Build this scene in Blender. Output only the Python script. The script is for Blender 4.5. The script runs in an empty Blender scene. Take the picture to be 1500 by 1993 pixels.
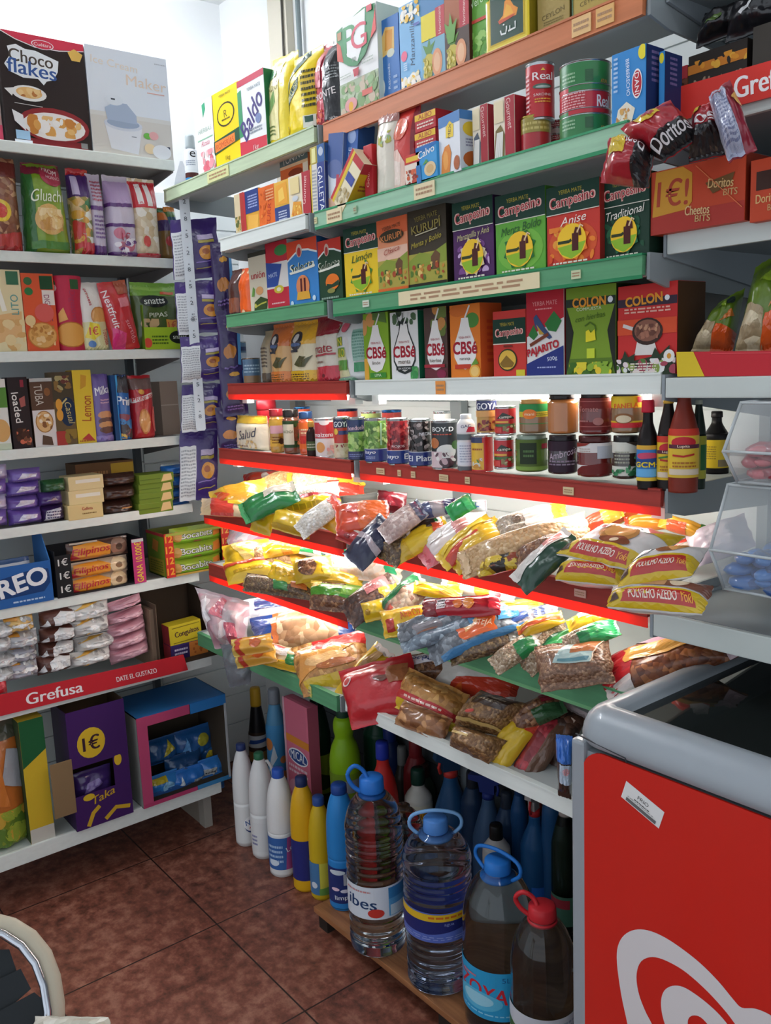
import bpy, bmesh, math, random
from mathutils import Vector as V, Matrix as M, noise as NZ
random.seed(7)
S = bpy.context.scene
COL = S.collection
# ---------------------------------------------------------------- camera (world: X along the back shelves, Y into the back wall, Z up)
FP, CX, CY, EYE = 1698.6, 750.0, 996.5, 1.68
DZ = EYE-1.5
yaw, pit, rol = -0.9044, -0.1621, -0.0406
FW = V((math.sin(yaw)*math.cos(pit), math.cos(yaw)*math.cos(pit), math.sin(pit)))
r0 = V((math.cos(yaw), -math.sin(yaw), 0)); u0 = r0.cross(FW)
RT = r0*math.cos(rol)+u0*math.sin(rol); UP = -r0*math.sin(rol)+u0*math.cos(rol)
EP = V((0, 0, EYE))
cd = bpy.data.cameras.new('camera'); cam = bpy.data.objects.new('camera', cd); COL.objects.link(cam)
mm = M((RT, UP, -FW)).transposed().to_4x4(); mm.translation = EP; cam.matrix_world = mm
cd.sensor_fit = 'VERTICAL'; cd.sensor_height = 36; cd.lens = 36*FP/1993; cd.clip_start = .02
S.camera = cam
def ray(px, py): return FW+RT*((px-CX)/FP)-UP*((py-CY)/FP)
def onP(px, py, P, n):
    d = ray(px, py); return EP+d*((V(P)-EP).dot(n)/d.dot(n))
def onX(px, py, x): return onP(px, py, (x, 0, 0), V((1, 0, 0)))
def onY(px, py, y): return onP(px, py, (0, y, 0), V((0, 1, 0)))
def onZ(px, py, z): return onP(px, py, (0, 0, z), V((0, 0, 1)))
def col_at(px, P, d):            # point P+t*d that stands in picture column px
    k = (px-CX)/FP; a = RT-FW*k; P = V(P); d = V(d)
    return P-d*((P-EP).dot(a)/d.dot(a))
def row_at(py, P, d):
    k = -(py-CY)/FP; a = UP-FW*k; P = V(P); d = V(d)
    return P-d*((P-EP).dot(a)/d.dot(a))
def dep(P): return (V(P)-EP).dot(FW)
# ---------------------------------------------------------------- materials
def lin(h):
    h = h.lstrip('#')
    if len(h) == 3: h = ''.join(c*2 for c in h)
    c = [int(h[i:i+2], 16)/255 for i in (0, 2, 4)]
    return tuple(x/12.92 if x <= .04045 else ((x+.055)/1.055)**2.4 for x in c)+(1,)
MC = {}
def newmat(n):
    m = bpy.data.materials.new(n); m.use_nodes = True
    return m, m.node_tree.nodes, m.node_tree.links, m.node_tree.nodes['Principled BSDF']
def pm(col, rough=.42, metal=0, coat=0, key='p'):
    k = (key, col, rough, metal, coat)
    if k in MC: return MC[k]
    m, N, L, b = newmat('%s_%s' % (key, col.strip('#')))
    b.inputs['Base Color'].default_value = lin(col); b.inputs['Roughness'].default_value = rough
    b.inputs['Metallic'].default_value = metal
    if not metal and not coat and rough > .3: b.inputs['Specular IOR Level'].default_value = .25
    if coat: b.inputs['Coat Weight'].default_value = coat; b.inputs['Coat Roughness'].default_value = .08
    MC[k] = m; return m
def nd(N, t, **kw):
    n = N.new('ShaderNode'+t)
    for k, v in kw.items():
        if hasattr(n, k): setattr(n, k, v)
        else: n.inputs[k].default_value = v
    return n
def film(col, rough=.28):        # printed plastic film: slightly crinkled, glossy
    k = ('film', col, rough)
    if k in MC: return MC[k]
    m, N, L, b = newmat('film_'+col.strip('#'))
    b.inputs['Base Color'].default_value = lin(col); b.inputs['Roughness'].default_value = rough
    b.inputs['Coat Weight'].default_value = .5; b.inputs['Coat Roughness'].default_value = .12
    tc = nd(N, 'TexCoord'); no = nd(N, 'TexNoise', Scale=38.0, Detail=2.0); bu = nd(N, 'Bump', Strength=.35, Distance=.006)
    L.new(tc.outputs['Object'], no.inputs['Vector']); L.new(no.outputs['Fac'], bu.inputs['Height'])
    L.new(bu.outputs['Normal'], b.inputs['Normal']); L.new(bu.outputs['Normal'], b.inputs['Coat Normal'])
    MC[k] = m; return m
def food(a, b_, c=None, scale=90, coat=.6):   # food seen through a clear window: grains in two or three colours
    k = ('food', a, b_, c, scale, coat)
    if k in MC: return MC[k]
    m, N, L, b = newmat('food_'+a.strip('#'))
    tc = nd(N, 'TexCoord'); vo = nd(N, 'TexVoronoi', Scale=float(scale)); no = nd(N, 'TexNoise', Scale=scale*.12)
    cr = nd(N, 'ValToRGB'); mx = nd(N, 'MixRGB', blend_type='MULTIPLY'); mx.inputs[0].default_value = .75
    sep = nd(N, 'SeparateColor')
    L.new(tc.outputs['Object'], vo.inputs['Vector']); L.new(tc.outputs['Object'], no.inputs['Vector'])
    L.new(vo.outputs['Color'], sep.inputs[0]); L.new(sep.outputs[0], cr.inputs['Fac'])
    e = cr.color_ramp.elements; e[0].color = lin(a); e[1].color = lin(b_)
    if c: x = e.new(.55); x.color = lin(c)
    bu = nd(N, 'Bump', Strength=.8, Distance=.004); bu.invert = True
    L.new(vo.outputs['Distance'], bu.inputs['Height']); L.new(bu.outputs['Normal'], b.inputs['Normal'])
    L.new(cr.outputs['Color'], b.inputs['Base Color'])
    b.inputs['Roughness'].default_value = .5; b.inputs['Coat Weight'].default_value = coat; b.inputs['Coat Roughness'].default_value = .1
    MC[k] = m; return m
def clear(col='#eef3f4', ior=1.33, rough=.03, key='clear'):
    k = (key, col, ior, rough)
    if k in MC: return MC[k]
    m, N, L, b = newmat(key+'_'+col.strip('#'))
    b.inputs['Base Color'].default_value = lin(col); b.inputs['Roughness'].default_value = rough
    b.inputs['Transmission Weight'].default_value = 1; b.inputs['IOR'].default_value = ior
    MC[k] = m; return m
def emit(col, st):
    k = ('em', col, st)
    if k in MC: return MC[k]
    m, N, L, b = newmat('lamp'); b.inputs['Base Color'].default_value = (0, 0, 0, 1)
    b.inputs['Emission Color'].default_value = lin(col); b.inputs['Emission Strength'].default_value = st
    MC[k] = m; return m
def thinfilm(col='#ffffff', a=.35, key='cellophane'):   # thin clear wrapping: part see-through, part glossy
    k = (key, col, a)
    if k in MC: return MC[k]
    m, N, L, b = newmat(key)
    b.inputs['Base Color'].default_value = lin(col); b.inputs['Roughness'].default_value = .12; b.inputs['Alpha'].default_value = a
    b.inputs['Specular IOR Level'].default_value = .8
    tc = nd(N, 'TexCoord'); no = nd(N, 'TexNoise', Scale=26.0, Detail=3.0); bu = nd(N, 'Bump', Strength=.9, Distance=.012)
    L.new(tc.outputs['Object'], no.inputs['Vector']); L.new(no.outputs['Fac'], bu.inputs['Height']); L.new(bu.outputs['Normal'], b.inputs['Normal'])
    MC[k] = m; return m
def rail_mat(col):               # price rail plastic that lets the tube behind it shine through a little
    k = ('rail', col)
    if k in MC: return MC[k]
    m, N, L, b = newmat('rail'); b.inputs['Base Color'].default_value = lin(col); b.inputs['Roughness'].default_value = .35
    t = nd(N, 'BsdfTranslucent'); t.inputs[0].default_value = lin(col); mx = nd(N, 'MixShader'); mx.inputs[0].default_value = .5
    o = N['Material Output']; L.new(b.outputs[0], mx.inputs[1]); L.new(t.outputs[0], mx.inputs[2]); L.new(mx.outputs[0], o.inputs['Surface'])
    MC[k] = m; return m
# ---------------------------------------------------------------- mesh building
class MB:
    def __init__(s): s.v = []; s.f = []; s.m = []; s.s = []; s.mats = []
    def mi(s, m):
        if m not in s.mats: s.mats.append(m)
        return s.mats.index(m)
    def add(s, vs, fs, m, smooth=False):
        o = len(s.v); s.v += [tuple(x) for x in vs]; i = s.mi(m)
        for f in fs: s.f.append(tuple(o+q for q in f)); s.m.append(i); s.s.append(smooth)
    def box(s, a, b, m, bev=0):
        x0, y0, z0 = a; x1, y1, z1 = b
        if bev:
            bm = bmesh.new(); bmesh.ops.create_cube(bm, size=1)
            for v in bm.verts: v.co = V(((x0+x1)/2+v.co.x*(x1-x0), (y0+y1)/2+v.co.y*(y1-y0), (z0+z1)/2+v.co.z*(z1-z0)))
            bmesh.ops.bevel(bm, geom=bm.edges[:], offset=bev, segments=2, profile=.7, affect='EDGES')
            s.bm(bm, m); return
        v = [(x, y, z) for z in (z0, z1) for y in (y0, y1) for x in (x0, x1)]
        s.add(v, [(0, 2, 3, 1), (4, 5, 7, 6), (0, 1, 5, 4), (1, 3, 7, 5), (3, 2, 6, 7), (2, 0, 4, 6)], m)
    def bm(s, bm, m, smooth=False):
        bm.verts.index_update(); s.add([v.co[:] for v in bm.verts], [[v.index for v in f.verts] for f in bm.faces], m, smooth); bm.free()
    def quad(s, p, m): s.add(p, [(0, 1, 2, 3)], m)
    def prism(s, poly, d, m):     # extruded polygon along vector d
        n = len(poly); a = [V(p) for p in poly]; b = [p+V(d) for p in a]
        s.add(a+b, [tuple(range(n-1, -1, -1)), tuple(range(n, 2*n))]+[(i, (i+1) % n, n+(i+1) % n, n+i) for i in range(n)], m)
    def lathe(s, prof, m, seg=36, sx=1, sy=1, c=(0, 0, 0), smooth=True, cap=True):
        vs = []; fs = []
        for r, z in prof:
            for i in range(seg):
                a = 2*math.pi*i/seg; vs.append((c[0]+r*sx*math.cos(a), c[1]+r*sy*math.sin(a), c[2]+z))
        for j in range(len(prof)-1):
            for i in range(seg):
                k = (i+1) % seg; fs.append((j*seg+i, j*seg+k, (j+1)*seg+k, (j+1)*seg+i))
        if cap: fs.append(tuple(range(seg-1, -1, -1))); fs.append(tuple((len(prof)-1)*seg+i for i in range(seg)))
        s.add(vs, fs, m, smooth)
    def tube(s, pts, r, m, seg=10, closed=False, flat=1):
        pts = [V(p) for p in pts]; n = len(pts); vs = []; fs = []
        for i, p in enumerate(pts):
            t = (pts[(i+1) % n]-pts[i-1]) if closed else pts[min(i+1, n-1)]-pts[max(i-1, 0)]
            t.normalize(); a = t.cross(V((.31, .17, .93))).normalized(); b = t.cross(a)
            rr = r[i] if isinstance(r, (list, tuple)) else r
            for q in range(seg):
                w = 2*math.pi*q/seg; vs.append(p+a*(rr*math.cos(w))+b*(rr*flat*math.sin(w)))
        for i in range(n if closed else n-1):
            j = (i+1) % n
            for q in range(seg):
                k = (q+1) % seg; fs.append((i*seg+q, i*seg+k, j*seg+k, j*seg+q))
        if not closed: fs.append(tuple(range(seg-1, -1, -1))); fs.append(tuple((n-1)*seg+q for q in range(seg)))
        s.add(vs, fs, m, True)
    def build(s, name, parent=None, loc=None, rz=0, mat=None):
        me = bpy.data.meshes.new(name); me.from_pydata(s.v, [], s.f)
        for m in s.mats: me.materials.append(m)
        me.polygons.foreach_set('material_index', s.m); me.polygons.foreach_set('use_smooth', s.s); me.update()
        o = bpy.data.objects.new(name, me); COL.objects.link(o)
        if parent: o.parent = parent
        if mat is not None: o.matrix_world = mat
        elif loc is not None: o.location = loc; o.rotation_euler = (0, 0, rz)
        return o
def tag(o, label, cat, group=None):
    o['label'] = label; o['category'] = cat
    if group: o['group'] = group
    return o
def struct(o): o['kind'] = 'structure'; return o
def empty(name, loc=(0, 0, 0), rz=0, mat=None):
    o = bpy.data.objects.new(name, None); COL.objects.link(o); o.empty_display_size = .05
    if mat is not None: o.matrix_world = mat
    else: o.location = loc; o.rotation_euler = (0, 0, rz)
    return o
def copytree(o, parent=None):
    c = o.copy(); COL.objects.link(c)
    if parent: c.parent = parent
    for ch in list(o.children): copytree(ch, c)
    return c
# ---------------------------------------------------------------- lettering
TC = {}
def text2d(t, bold=.02, shear=0):
    bold = 0; k = (t, bold, shear)
    if k in TC: return TC[k]
    cu = bpy.data.curves.new('t', 'FONT'); cu.body = t; cu.size = 1; cu.offset = bold; cu.resolution_u = 4; cu.shear = shear; cu.space_line = .85
    ob = bpy.data.objects.new('t', cu); me = bpy.data.meshes.new_from_object(ob)
    vs = [v.co.to_2d() for v in me.vertices]; fs = [tuple(p.vertices) for p in me.polygons]
    bpy.data.objects.remove(ob); bpy.data.curves.remove(cu); bpy.data.meshes.remove(me)
    if not vs: vs = [V((0, 0)), V((1, 0)), V((1, 1))]; fs = [(0, 1, 2)]
    x0 = min(v.x for v in vs); x1 = max(v.x for v in vs); y0 = min(v.y for v in vs); y1 = max(v.y for v in vs)
    TC[k] = ([((v.x-x0)/(x1-x0), (v.y-y0)/(y1-y0)) for v in vs], fs, (x1-x0)/(y1-y0)); return TC[k]
# ---------------------------------------------------------------- printed artwork on a surface
# art commands, u to the right and v up in 0..1 of the face:
#  ('r',u0,v0,u1,v1,col) ('e',u,v,ru,rv,col) ('p',[(u,v)..],col) ('t',text,u,v,width_u,height_v,col[,rot[,bold[,shear]]])
#  ('l',[(u,v)..],halfwidth,col) ('b',u0,v0,u1,v1,n,col) rows of small print ('g',u0,v0,u1,v1,n,r,cols,seed) scattered ellipses
def tri_split(a, b, c, mx, out):
    ab = (a[0]-b[0])**2+(a[1]-b[1])**2; bc = (b[0]-c[0])**2+(b[1]-c[1])**2; ca = (c[0]-a[0])**2+(c[1]-a[1])**2
    q = max(ab, bc, ca)
    if q <= mx*mx: out.append((a, b, c)); return
    if q == ab: m = ((a[0]+b[0])/2, (a[1]+b[1])/2); tri_split(a, m, c, mx, out); tri_split(m, b, c, mx, out)
    elif q == bc: m = ((b[0]+c[0])/2, (b[1]+c[1])/2); tri_split(a, b, m, mx, out); tri_split(a, m, c, mx, out)
    else: m = ((c[0]+a[0])/2, (c[1]+a[1])/2); tri_split(a, b, m, mx, out); tri_split(m, b, c, mx, out)
def paint(mb, surf, art, asp=1.0, matf=pm, off0=.0005, doff=.00016, sub=0, clamp=True):
    # surf(u,v)->(point,normal); asp = face width / face height in metres
    lay = [off0]
    def put(vs, fs, m):
        o = lay[0]
        if sub:
            nv = []; nf = []
            for f in fs:
                for i in range(1, len(f)-1):
                    out = []; tri_split(vs[f[0]], vs[f[i]], vs[f[i+1]], sub, out)
                    for t in out: k = len(nv); nv += list(t); nf.append((k, k+1, k+2))
            vs, fs = nv, nf
        P = []
        for u, v in vs:
            if clamp: u = min(max(u, 0), 1); v = min(max(v, 0), 1)
            p, n = surf(u, v); P.append(p+n*o)
        mb.add(P, fs, m, sub > 0)
    def ell(u, v, ru, rv, n=20): return [(u+ru*math.cos(2*math.pi*i/n), v+rv*math.sin(2*math.pi*i/n)) for i in range(n)]
    def cm(c): return c if not isinstance(c, str) else matf(c)
    for a in art:
        k = a[0]
        if k == 'r': put([(a[1], a[2]), (a[3], a[2]), (a[3], a[4]), (a[1], a[4])], [(0, 1, 2, 3)], cm(a[5]))
        elif k == 'e': put(ell(*a[1:5]), [tuple(range(20))], cm(a[5]))
        elif k == 'p':
            n = len(a[1]); bm = bmesh.new(); vv = [bm.verts.new((x, y, 0)) for x, y in a[1]]; bm.faces.new(vv)
            bmesh.ops.triangulate(bm, faces=bm.faces[:]); bm.verts.index_update()
            fs = [tuple(v.index for v in f.verts) for f in bm.faces]; bm.free(); put(a[1], fs, cm(a[2]))
        elif k == 't':
            _, t, u, v, wu, hv, c = a[:7]; rot = math.radians(a[7]) if len(a) > 7 else 0
            vs, fs, ta = text2d(t, a[8] if len(a) > 8 else .02, a[9] if len(a) > 9 else 0)
            # fit the line into wu x hv keeping its proportions within reason
            W, Hh = (wu, hv*asp) if abs(math.sin(rot)) > .7 else (wu*asp, hv)
            w = min(W, Hh*ta*1.25); h = min(Hh, w/ta*1.6)
            cs, sn = math.cos(rot), math.sin(rot)
            q = []
            for x, y in vs:
                X = (x-.5)*w; Y = (y-.5)*h; q.append((u+(X*cs-Y*sn)/asp, v+X*sn+Y*cs))
            bd = a[8] if len(a) > 8 else .02; d = bd*.5*h
            for sx, sy in (((-1, -1), (1, -1), (1, 1), (-1, 1)) if bd >= .07 else ((-1, 0), (1, 0)) if bd >= .025 else ((0, 0),)):
                put([(x+sx*d/asp, y+sy*d) for x, y in q], fs, cm(c)); lay[0] += .00003
        elif k == 'l':
            pts = a[1]; hw = a[2]; vs = []; fs = []
            for i in range(len(pts)):
                p0 = pts[max(i-1, 0)]; p1 = pts[min(i+1, len(pts)-1)]
                dx = (p1[0]-p0[0])*asp; dy = p1[1]-p0[1]; d = math.hypot(dx, dy) or 1; w = hw[i] if isinstance(hw, (list, tuple)) else hw
                vs += [(pts[i][0]-dy/d*w/asp, pts[i][1]+dx/d*w), (pts[i][0]+dy/d*w/asp, pts[i][1]-dx/d*w)]
            for i in range(len(pts)-1): fs.append((2*i, 2*i+1, 2*i+3, 2*i+2))
            put(vs, fs, cm(a[3]))
        elif k == 'b':
            _, u0, v0, u1, v1, n, c = a; rr = random.Random(int(u0*997+v0*331+n)); vs = []; fs = []
            for i in range(n):
                y = v0+(v1-v0)*(i+.25)/n; x = u0; h = (v1-v0)/n*.5
                while x < u1:
                    w = rr.uniform(.03, .12)*(u1-u0)*1.4; xe = min(x+w, u1); q = len(vs)
                    vs += [(x, y), (xe, y), (xe, y+h), (x, y+h)]; fs.append((q, q+1, q+2, q+3)); x += w+(u1-u0)*.03
            put(vs, fs, cm(c))
        elif k == 'g':
            _, u0, v0, u1, v1, n, r, cols, seed = a; rr = random.Random(seed)
            for i in range(n):
                x = rr.uniform(u0, u1); y = rr.uniform(v0, v1); q = r*rr.uniform(.6, 1.3); th = rr.uniform(0, 3.14); e = rr.uniform(.45, 1)
                pts = []
                for j in range(9):
                    w = 2*math.pi*j/9; X = q*math.cos(w); Y = q*e*math.sin(w)
                    pts.append((min(max(x+(X*math.cos(th)-Y*math.sin(th))/asp, u0), u1), min(max(y+X*math.sin(th)+Y*math.cos(th), v0), v1)))
                put(pts, [tuple(range(9))], cm(cols[rr.randrange(len(cols))])); lay[0] += .00003
        lay[0] += doff
def flat_surf(o, eu, ev, n):
    o, eu, ev, n = V(o), V(eu), V(ev), V(n)
    return lambda u, v: (o+eu*u+ev*v, n)
LAMP_A, LAMP_B, WORLD, EXPO = 80.0, 10.0, 1.0, 0.18
# ---------------------------------------------------------------- the two shelf runs: front planes and deck heights
XW, YW, CEIL = -3.30, 1.86, 2.95+DZ
XJ, XE, XS = -1.913, -.944, -2.79            # bay joint, right end, corner end of the back run
RS = {1: (1.348, 2.112), 2: (1.308, 1.895), 3: (1.352, 1.680), 4: (1.412, 1.470), 5: (1.415, 1.253), 6: (1.377, 1.052), 7: (1.378, .846), 8: (1.328, .600)}
RS = {k: (y, z+DZ) for k, (y, z) in RS.items()}
LS = {1: -2.80, 2: -2.84, 3: -2.86, 4: -2.87, 5: -2.86, 6: -2.85, 7: -2.80, 8: -2.80}
LZpx = {1: (0, 272), 2: (64, 491), 3: (0, 686), 4: (0, 878.4), 5: (0, 1032), 6: (0, 1186), 7: (0, 1383), 8: (0, 1670)}
LS = {k: (x, onX(*LZpx[k], x).z) for k, x in LS.items()}
LY0, LY1 = .38, 1.372
# ---------------------------------------------------------------- room
def slab(name, a, b, m): o = MB(); o.box(a, b, m); return struct(o.build(name))
def wallmat(col, rough=.7):
    m, N, L, b = newmat('paint'); tc = nd(N, 'TexCoord'); no = nd(N, 'TexNoise', Scale=3.0, Detail=6.0); cr = nd(N, 'ValToRGB')
    e = cr.color_ramp.elements; c = lin(col); e[0].color = tuple(x*.94 for x in c[:3])+(1,); e[1].color = c
    L.new(tc.outputs['Object'], no.inputs['Vector']); L.new(no.outputs['Fac'], cr.inputs['Fac']); L.new(cr.outputs['Color'], b.inputs['Base Color'])
    b.inputs['Roughness'].default_value = rough; return m
def floormat():
    m, N, L, b = newmat('terracotta_tiles'); tc = nd(N, 'TexCoord'); mp = nd(N, 'Mapping'); T = .4956
    mp.inputs['Location'].default_value = (2.300, -1.077, 0)
    br = nd(N, 'TexBrick', offset=0.0, squash=1.0); br.inputs['Scale'].default_value = 1; br.inputs['Brick Width'].default_value = T; br.inputs['Row Height'].default_value = T
    br.inputs['Mortar Size'].default_value = .0028; br.inputs['Mortar Smooth'].default_value = .2; br.inputs['Bias'].default_value = 0
    n1 = nd(N, 'TexNoise', Scale=22.0, Detail=8.0, Roughness=.7); n2 = nd(N, 'TexNoise', Scale=2.2, Detail=3.0)
    cr = nd(N, 'ValToRGB'); e = cr.color_ramp.elements
    e[0].position = .3; e[0].color = lin('#3e2118'); e[1].position = .72; e[1].color = lin('#a87662'); x = e.new(.5); x.color = lin('#7a4636')
    L.new(tc.outputs['Object'], mp.inputs['Vector']); L.new(mp.outputs[0], br.inputs['Vector']); L.new(tc.outputs['Object'], n1.inputs['Vector']); L.new(tc.outputs['Object'], n2.inputs['Vector'])
    ad = nd(N, 'Math', operation='ADD'); sb = nd(N, 'Math', operation='MULTIPLY_ADD'); sb.inputs[1].default_value = .3; sb.inputs[2].default_value = -.15
    L.new(n2.outputs['Fac'], sb.inputs[0]); L.new(n1.outputs['Fac'], ad.inputs[0]); L.new(sb.outputs[0], ad.inputs[1]); L.new(ad.outputs[0], cr.inputs['Fac'])
    mx = nd(N, 'MixRGB'); mx.inputs[2].default_value = lin('#2c1a14'); L.new(br.outputs['Fac'], mx.inputs[0]); L.new(cr.outputs[0], mx.inputs[1])
    L.new(mx.outputs[0], b.inputs['Base Color']); b.inputs['Roughness'].default_value = .42
    bu = nd(N, 'Bump', Strength=.25, Distance=.004); bu.invert = True; L.new(br.outputs['Fac'], bu.inputs['Height']); L.new(bu.outputs[0], b.inputs['Normal'])
    return m
slab('floor', (XW-.1, -2.2, -.1), (1.6, YW+.1, 0), floormat())
slab('wall_left', (XW-.1, -2.2, 0), (XW, YW+.1, CEIL), wallmat('#f1f3f3'))
slab('wall_back', (XW, YW, 0), (1.6, YW+.1, CEIL), wallmat('#f1f3f3'))
slab('ceiling', (XW-.1, -2.2, CEIL), (1.6, YW+.1, CEIL+.1), wallmat('#eef0f0'))
# cream pier in the corner with a cable and a pipe
def pier():
    a = onY(536, 60, YW).x; b = onY(572, 60, YW).x
    slab('trim_1', (a, YW-.03, 1.2), (b, YW, CEIL), wallmat('#d9d2c0'))
    o = MB(); x = onY(551, 60, YW-.03).x
    o.tube([(x, YW-.036, 1.7), (x+.004, YW-.036, 2.2), (x-.004, YW-.036, 2.5), (x+.012, YW-.036, CEIL)], .004, pm('#55504a'))
    tag(o.build('cable'), 'thin dark cable running up the cream pier in the corner', 'cable')
    o = MB(); x = onY(577, 60, YW-.03).x; o.lathe([(.009, 1.7), (.009, CEIL)], pm('#7f8a8c', .4), 12, c=(x, YW-.02, 0))
    tag(o.build('pipe'), 'thin grey pipe beside the cream pier in the corner', 'pipe')
pier()
def corner_panel():
    o = MB(); w = pm('#e9efef', .5); z = .05
    while z < 2.30: o.box((XW, LY1+.01, z+.003), (XW+.022, YW, z+.127), w); z += .13
    o.box((XW, LY1+.01, .02), (XW+.014, YW, 2.33), w); struct(o.build('trim_2'))
corner_panel()
# ---------------------------------------------------------------- shelving
WHITE = pm('#c9d0cb', .4); GREY = pm('#8d9496', .4); STEEL = pm('#aab2b4', .35, .6); DKSTEEL = pm('#60666a', .45)
def worn(col, dark=.86):
    m, N, L, b = newmat('rail_'+col.strip('#')); tc = nd(N, 'TexCoord'); mp = nd(N, 'Mapping'); mp.inputs['Scale'].default_value = (4, 30, 60)
    no = nd(N, 'TexNoise', Scale=1.5, Detail=6.0); cr = nd(N, 'ValToRGB'); e = cr.color_ramp.elements; c = lin(col)
    e[0].position = .35; e[0].color = tuple(x*dark for x in c[:3])+(1,); e[1].position = .65; e[1].color = c
    L.new(tc.outputs['Object'], mp.inputs[0]); L.new(mp.outputs[0], no.inputs[0]); L.new(no.outputs['Fac'], cr.inputs[0]); L.new(cr.outputs[0], b.inputs['Base Color'])
    b.inputs['Roughness'].default_value = .5; b.inputs['Specular IOR Level'].default_value = .25; return m
R_ORANGE = worn('#cc7c52'); R_GREEN = worn('#9cc8a8'); R_PALE = worn('#c4d6b4'); R_DKGREEN = worn('#5c9c70'); R_RED = worn('#a23a31'); R_WHITE = worn('#e6ece6', .95)
R_BRIGHT = rail_mat('#ff5544'); R_BGREEN = worn('#79b983')
TUBE = emit('#fff8f0', 18.0)
def backpanel(o, x0, x1, y, z0, z1, m, dx=0.1):
    z = z0
    while z < z1-.02:
        h = min(dx, z1-z); o.box((x0, y-.008, z+.002), (x1, y, z+h-.002), m); z += dx
    o.box((x0, y, z0), (x1, y+.006, z1), m)
DEPTH = {1: .17, 2: .24}
def bay(name, label, x0, x1, rails, tubes, tickets, zmin=.5, zmax=2.46, lefts=()):
    xm = (x0+x1)/2; root = empty(name, (xm, YW-.03, 0)); tag(root, label, 'shelving unit', 'shelving units along the back wall')
    def bd(o, n, p=None, q=None):
        ob = o.build(n); ob.parent = p or root
        ob.location = (-xm, -(YW-.03), 0) if p is None else (0, 0, 0)
        return ob
    o = MB(); backpanel(o, x0+.026, x1-.026, YW-.04, .76, zmax, pm('#e3e8e7', .5)); bd(o, 'back_panel')
    o = MB(); backpanel(o, x0+.026, x1-.026, YW-.04, .06, .758, pm('#4a4e50', .6)); bd(o, 'shade_back_panel')  # lower back panel; its dark grey stands in for shade behind the bottles
    for x in (x0+.012, x1-.012):
        o = MB(); o.box((x-.012, YW-.075, .0), (x+.012, YW-.048, zmax), GREY); bd(o, 'upright')
    xa0 = x0
    for k, rail in rails.items():
        Y, z = RS[k]; Y -= (.012 if x1 < -1.8 else 0); x0 = xa0
        if k in lefts: x0 = col_at(lefts[k], (0, Y, z), (1, 0, 0)).x
        o = MB(); d = pm('#b9bfbd', .5)
        yb = Y+DEPTH.get(k, 9) if k in DEPTH else YW-.05
        o.box((x0+.008, Y+.012, z-.022), (x1-.008, yb, z), d, .002)
        o.box((x0+.008, Y+.012, z-.035), (x1-.008, Y+.03, z-.022), d)
        sh = bd(o, 'shelf')
        for e, x in enumerate((x0+.004, x1-.004)):
            b = MB(); t = .006
            b.prism([(x-t/2, Y+.004, z+.004), (x-t/2, Y+.004, z-.042), (x-t/2, Y+.06, z-.055), (x-t/2, YW-.05, z-.075), (x-t/2, YW-.05, z+.004)], (t, 0, 0), GREY); bd(b, 'bracket', sh)
        m, low, h = rail
        g = .012
        r = MB(); hh = h*(.66 if low is R_BRIGHT else .88 if low else 1)
        r.prism([(x0+g, Y+.010, z+.003), (x0+g, Y-.002, z+.003), (x0+g, Y-.004, z-hh), (x0+g, Y+.006, z-hh)], (x1-x0-2*g, 0, 0), m)
        r.box((x0+g, Y-.004, z), (x1-g, Y+.011, z+.004), m if low in (None, R_BRIGHT, R_BGREEN) else low)
        if low:
            r.prism([(x0+g, Y-.004, z-hh), (x0+g, Y-.003, z-h-.002), (x0+g, Y-.001, z-h-.002), (x0+g, Y-.002, z-hh)], (x1-x0-2*g, 0, 0), low)
        rl = bd(r, 'price_rail', sh)
        for (a, b, c, sc) in tickets.get(k, ()):
            tk = MB(); xa = col_at(a, (0, Y-.005, z-.02), (1, 0, 0)).x; xb = col_at(b, (0, Y-.005, z-.02), (1, 0, 0)).x
            top = z-.003 if sc > .5 else z-.01; bot = z-.034 if sc > .5 else z-.026
            tk.box((xa, Y-.0062, bot), (xb, Y-.0042, top), pm(c, .6))
            paint(tk, flat_surf((xa, Y-.0062, bot), (xb-xa, 0, 0), (0, 0, top-bot), (0, -1, 0)), [('b', .1, .2, .9, .8, 2, '#b08a6a')], (xb-xa)/(top-bot))
            bd(tk, 'price_ticket', sh)
        if k in tubes:
            f = MB(); yy = Y+.05; zz = z-.038
            f.lathe([(.011, x0+.06), (.013, x0+.07), (.013, x1-.07), (.011, x1-.06)], TUBE, 14)
            f.v = [(q[2], yy+q[0], zz+q[1]) for q in f.v]
            bd(f, 'fluorescent_tube')
            for xa in (x0+.03, x1-.06):
                c = MB(); c.box((xa, yy-.012, z-.062), (xa+.03, yy+.014, z-.034), pm('#dfe3e2')); bd(c, 'tube_holder', sh)
    return root
CR = '#e8d9b0'
bay('shelving_unit', 'tall corner shelving unit with a pale green top rail and red lower rails', XS, XJ,
    {1: (R_PALE, None, .036), 2: (R_WHITE, None, .034), 3: (R_DKGREEN, None, .034), 4: (R_RED, R_BRIGHT, .046), 5: (R_RED, R_BRIGHT, .046), 6: (R_RED, R_BRIGHT, .056), 7: (R_RED, R_BRIGHT, .056), 8: (R_DKGREEN, None, .042)},
    (4, 5, 6, 7), {1: [(404, 445, '#d9dca0', 1)], 8: [(596, 606, '#d9d27a', 1)]}, lefts={1: 317, 2: 426, 3: 438, 4: 441, 5: 424, 6: 394, 7: 404})
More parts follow.
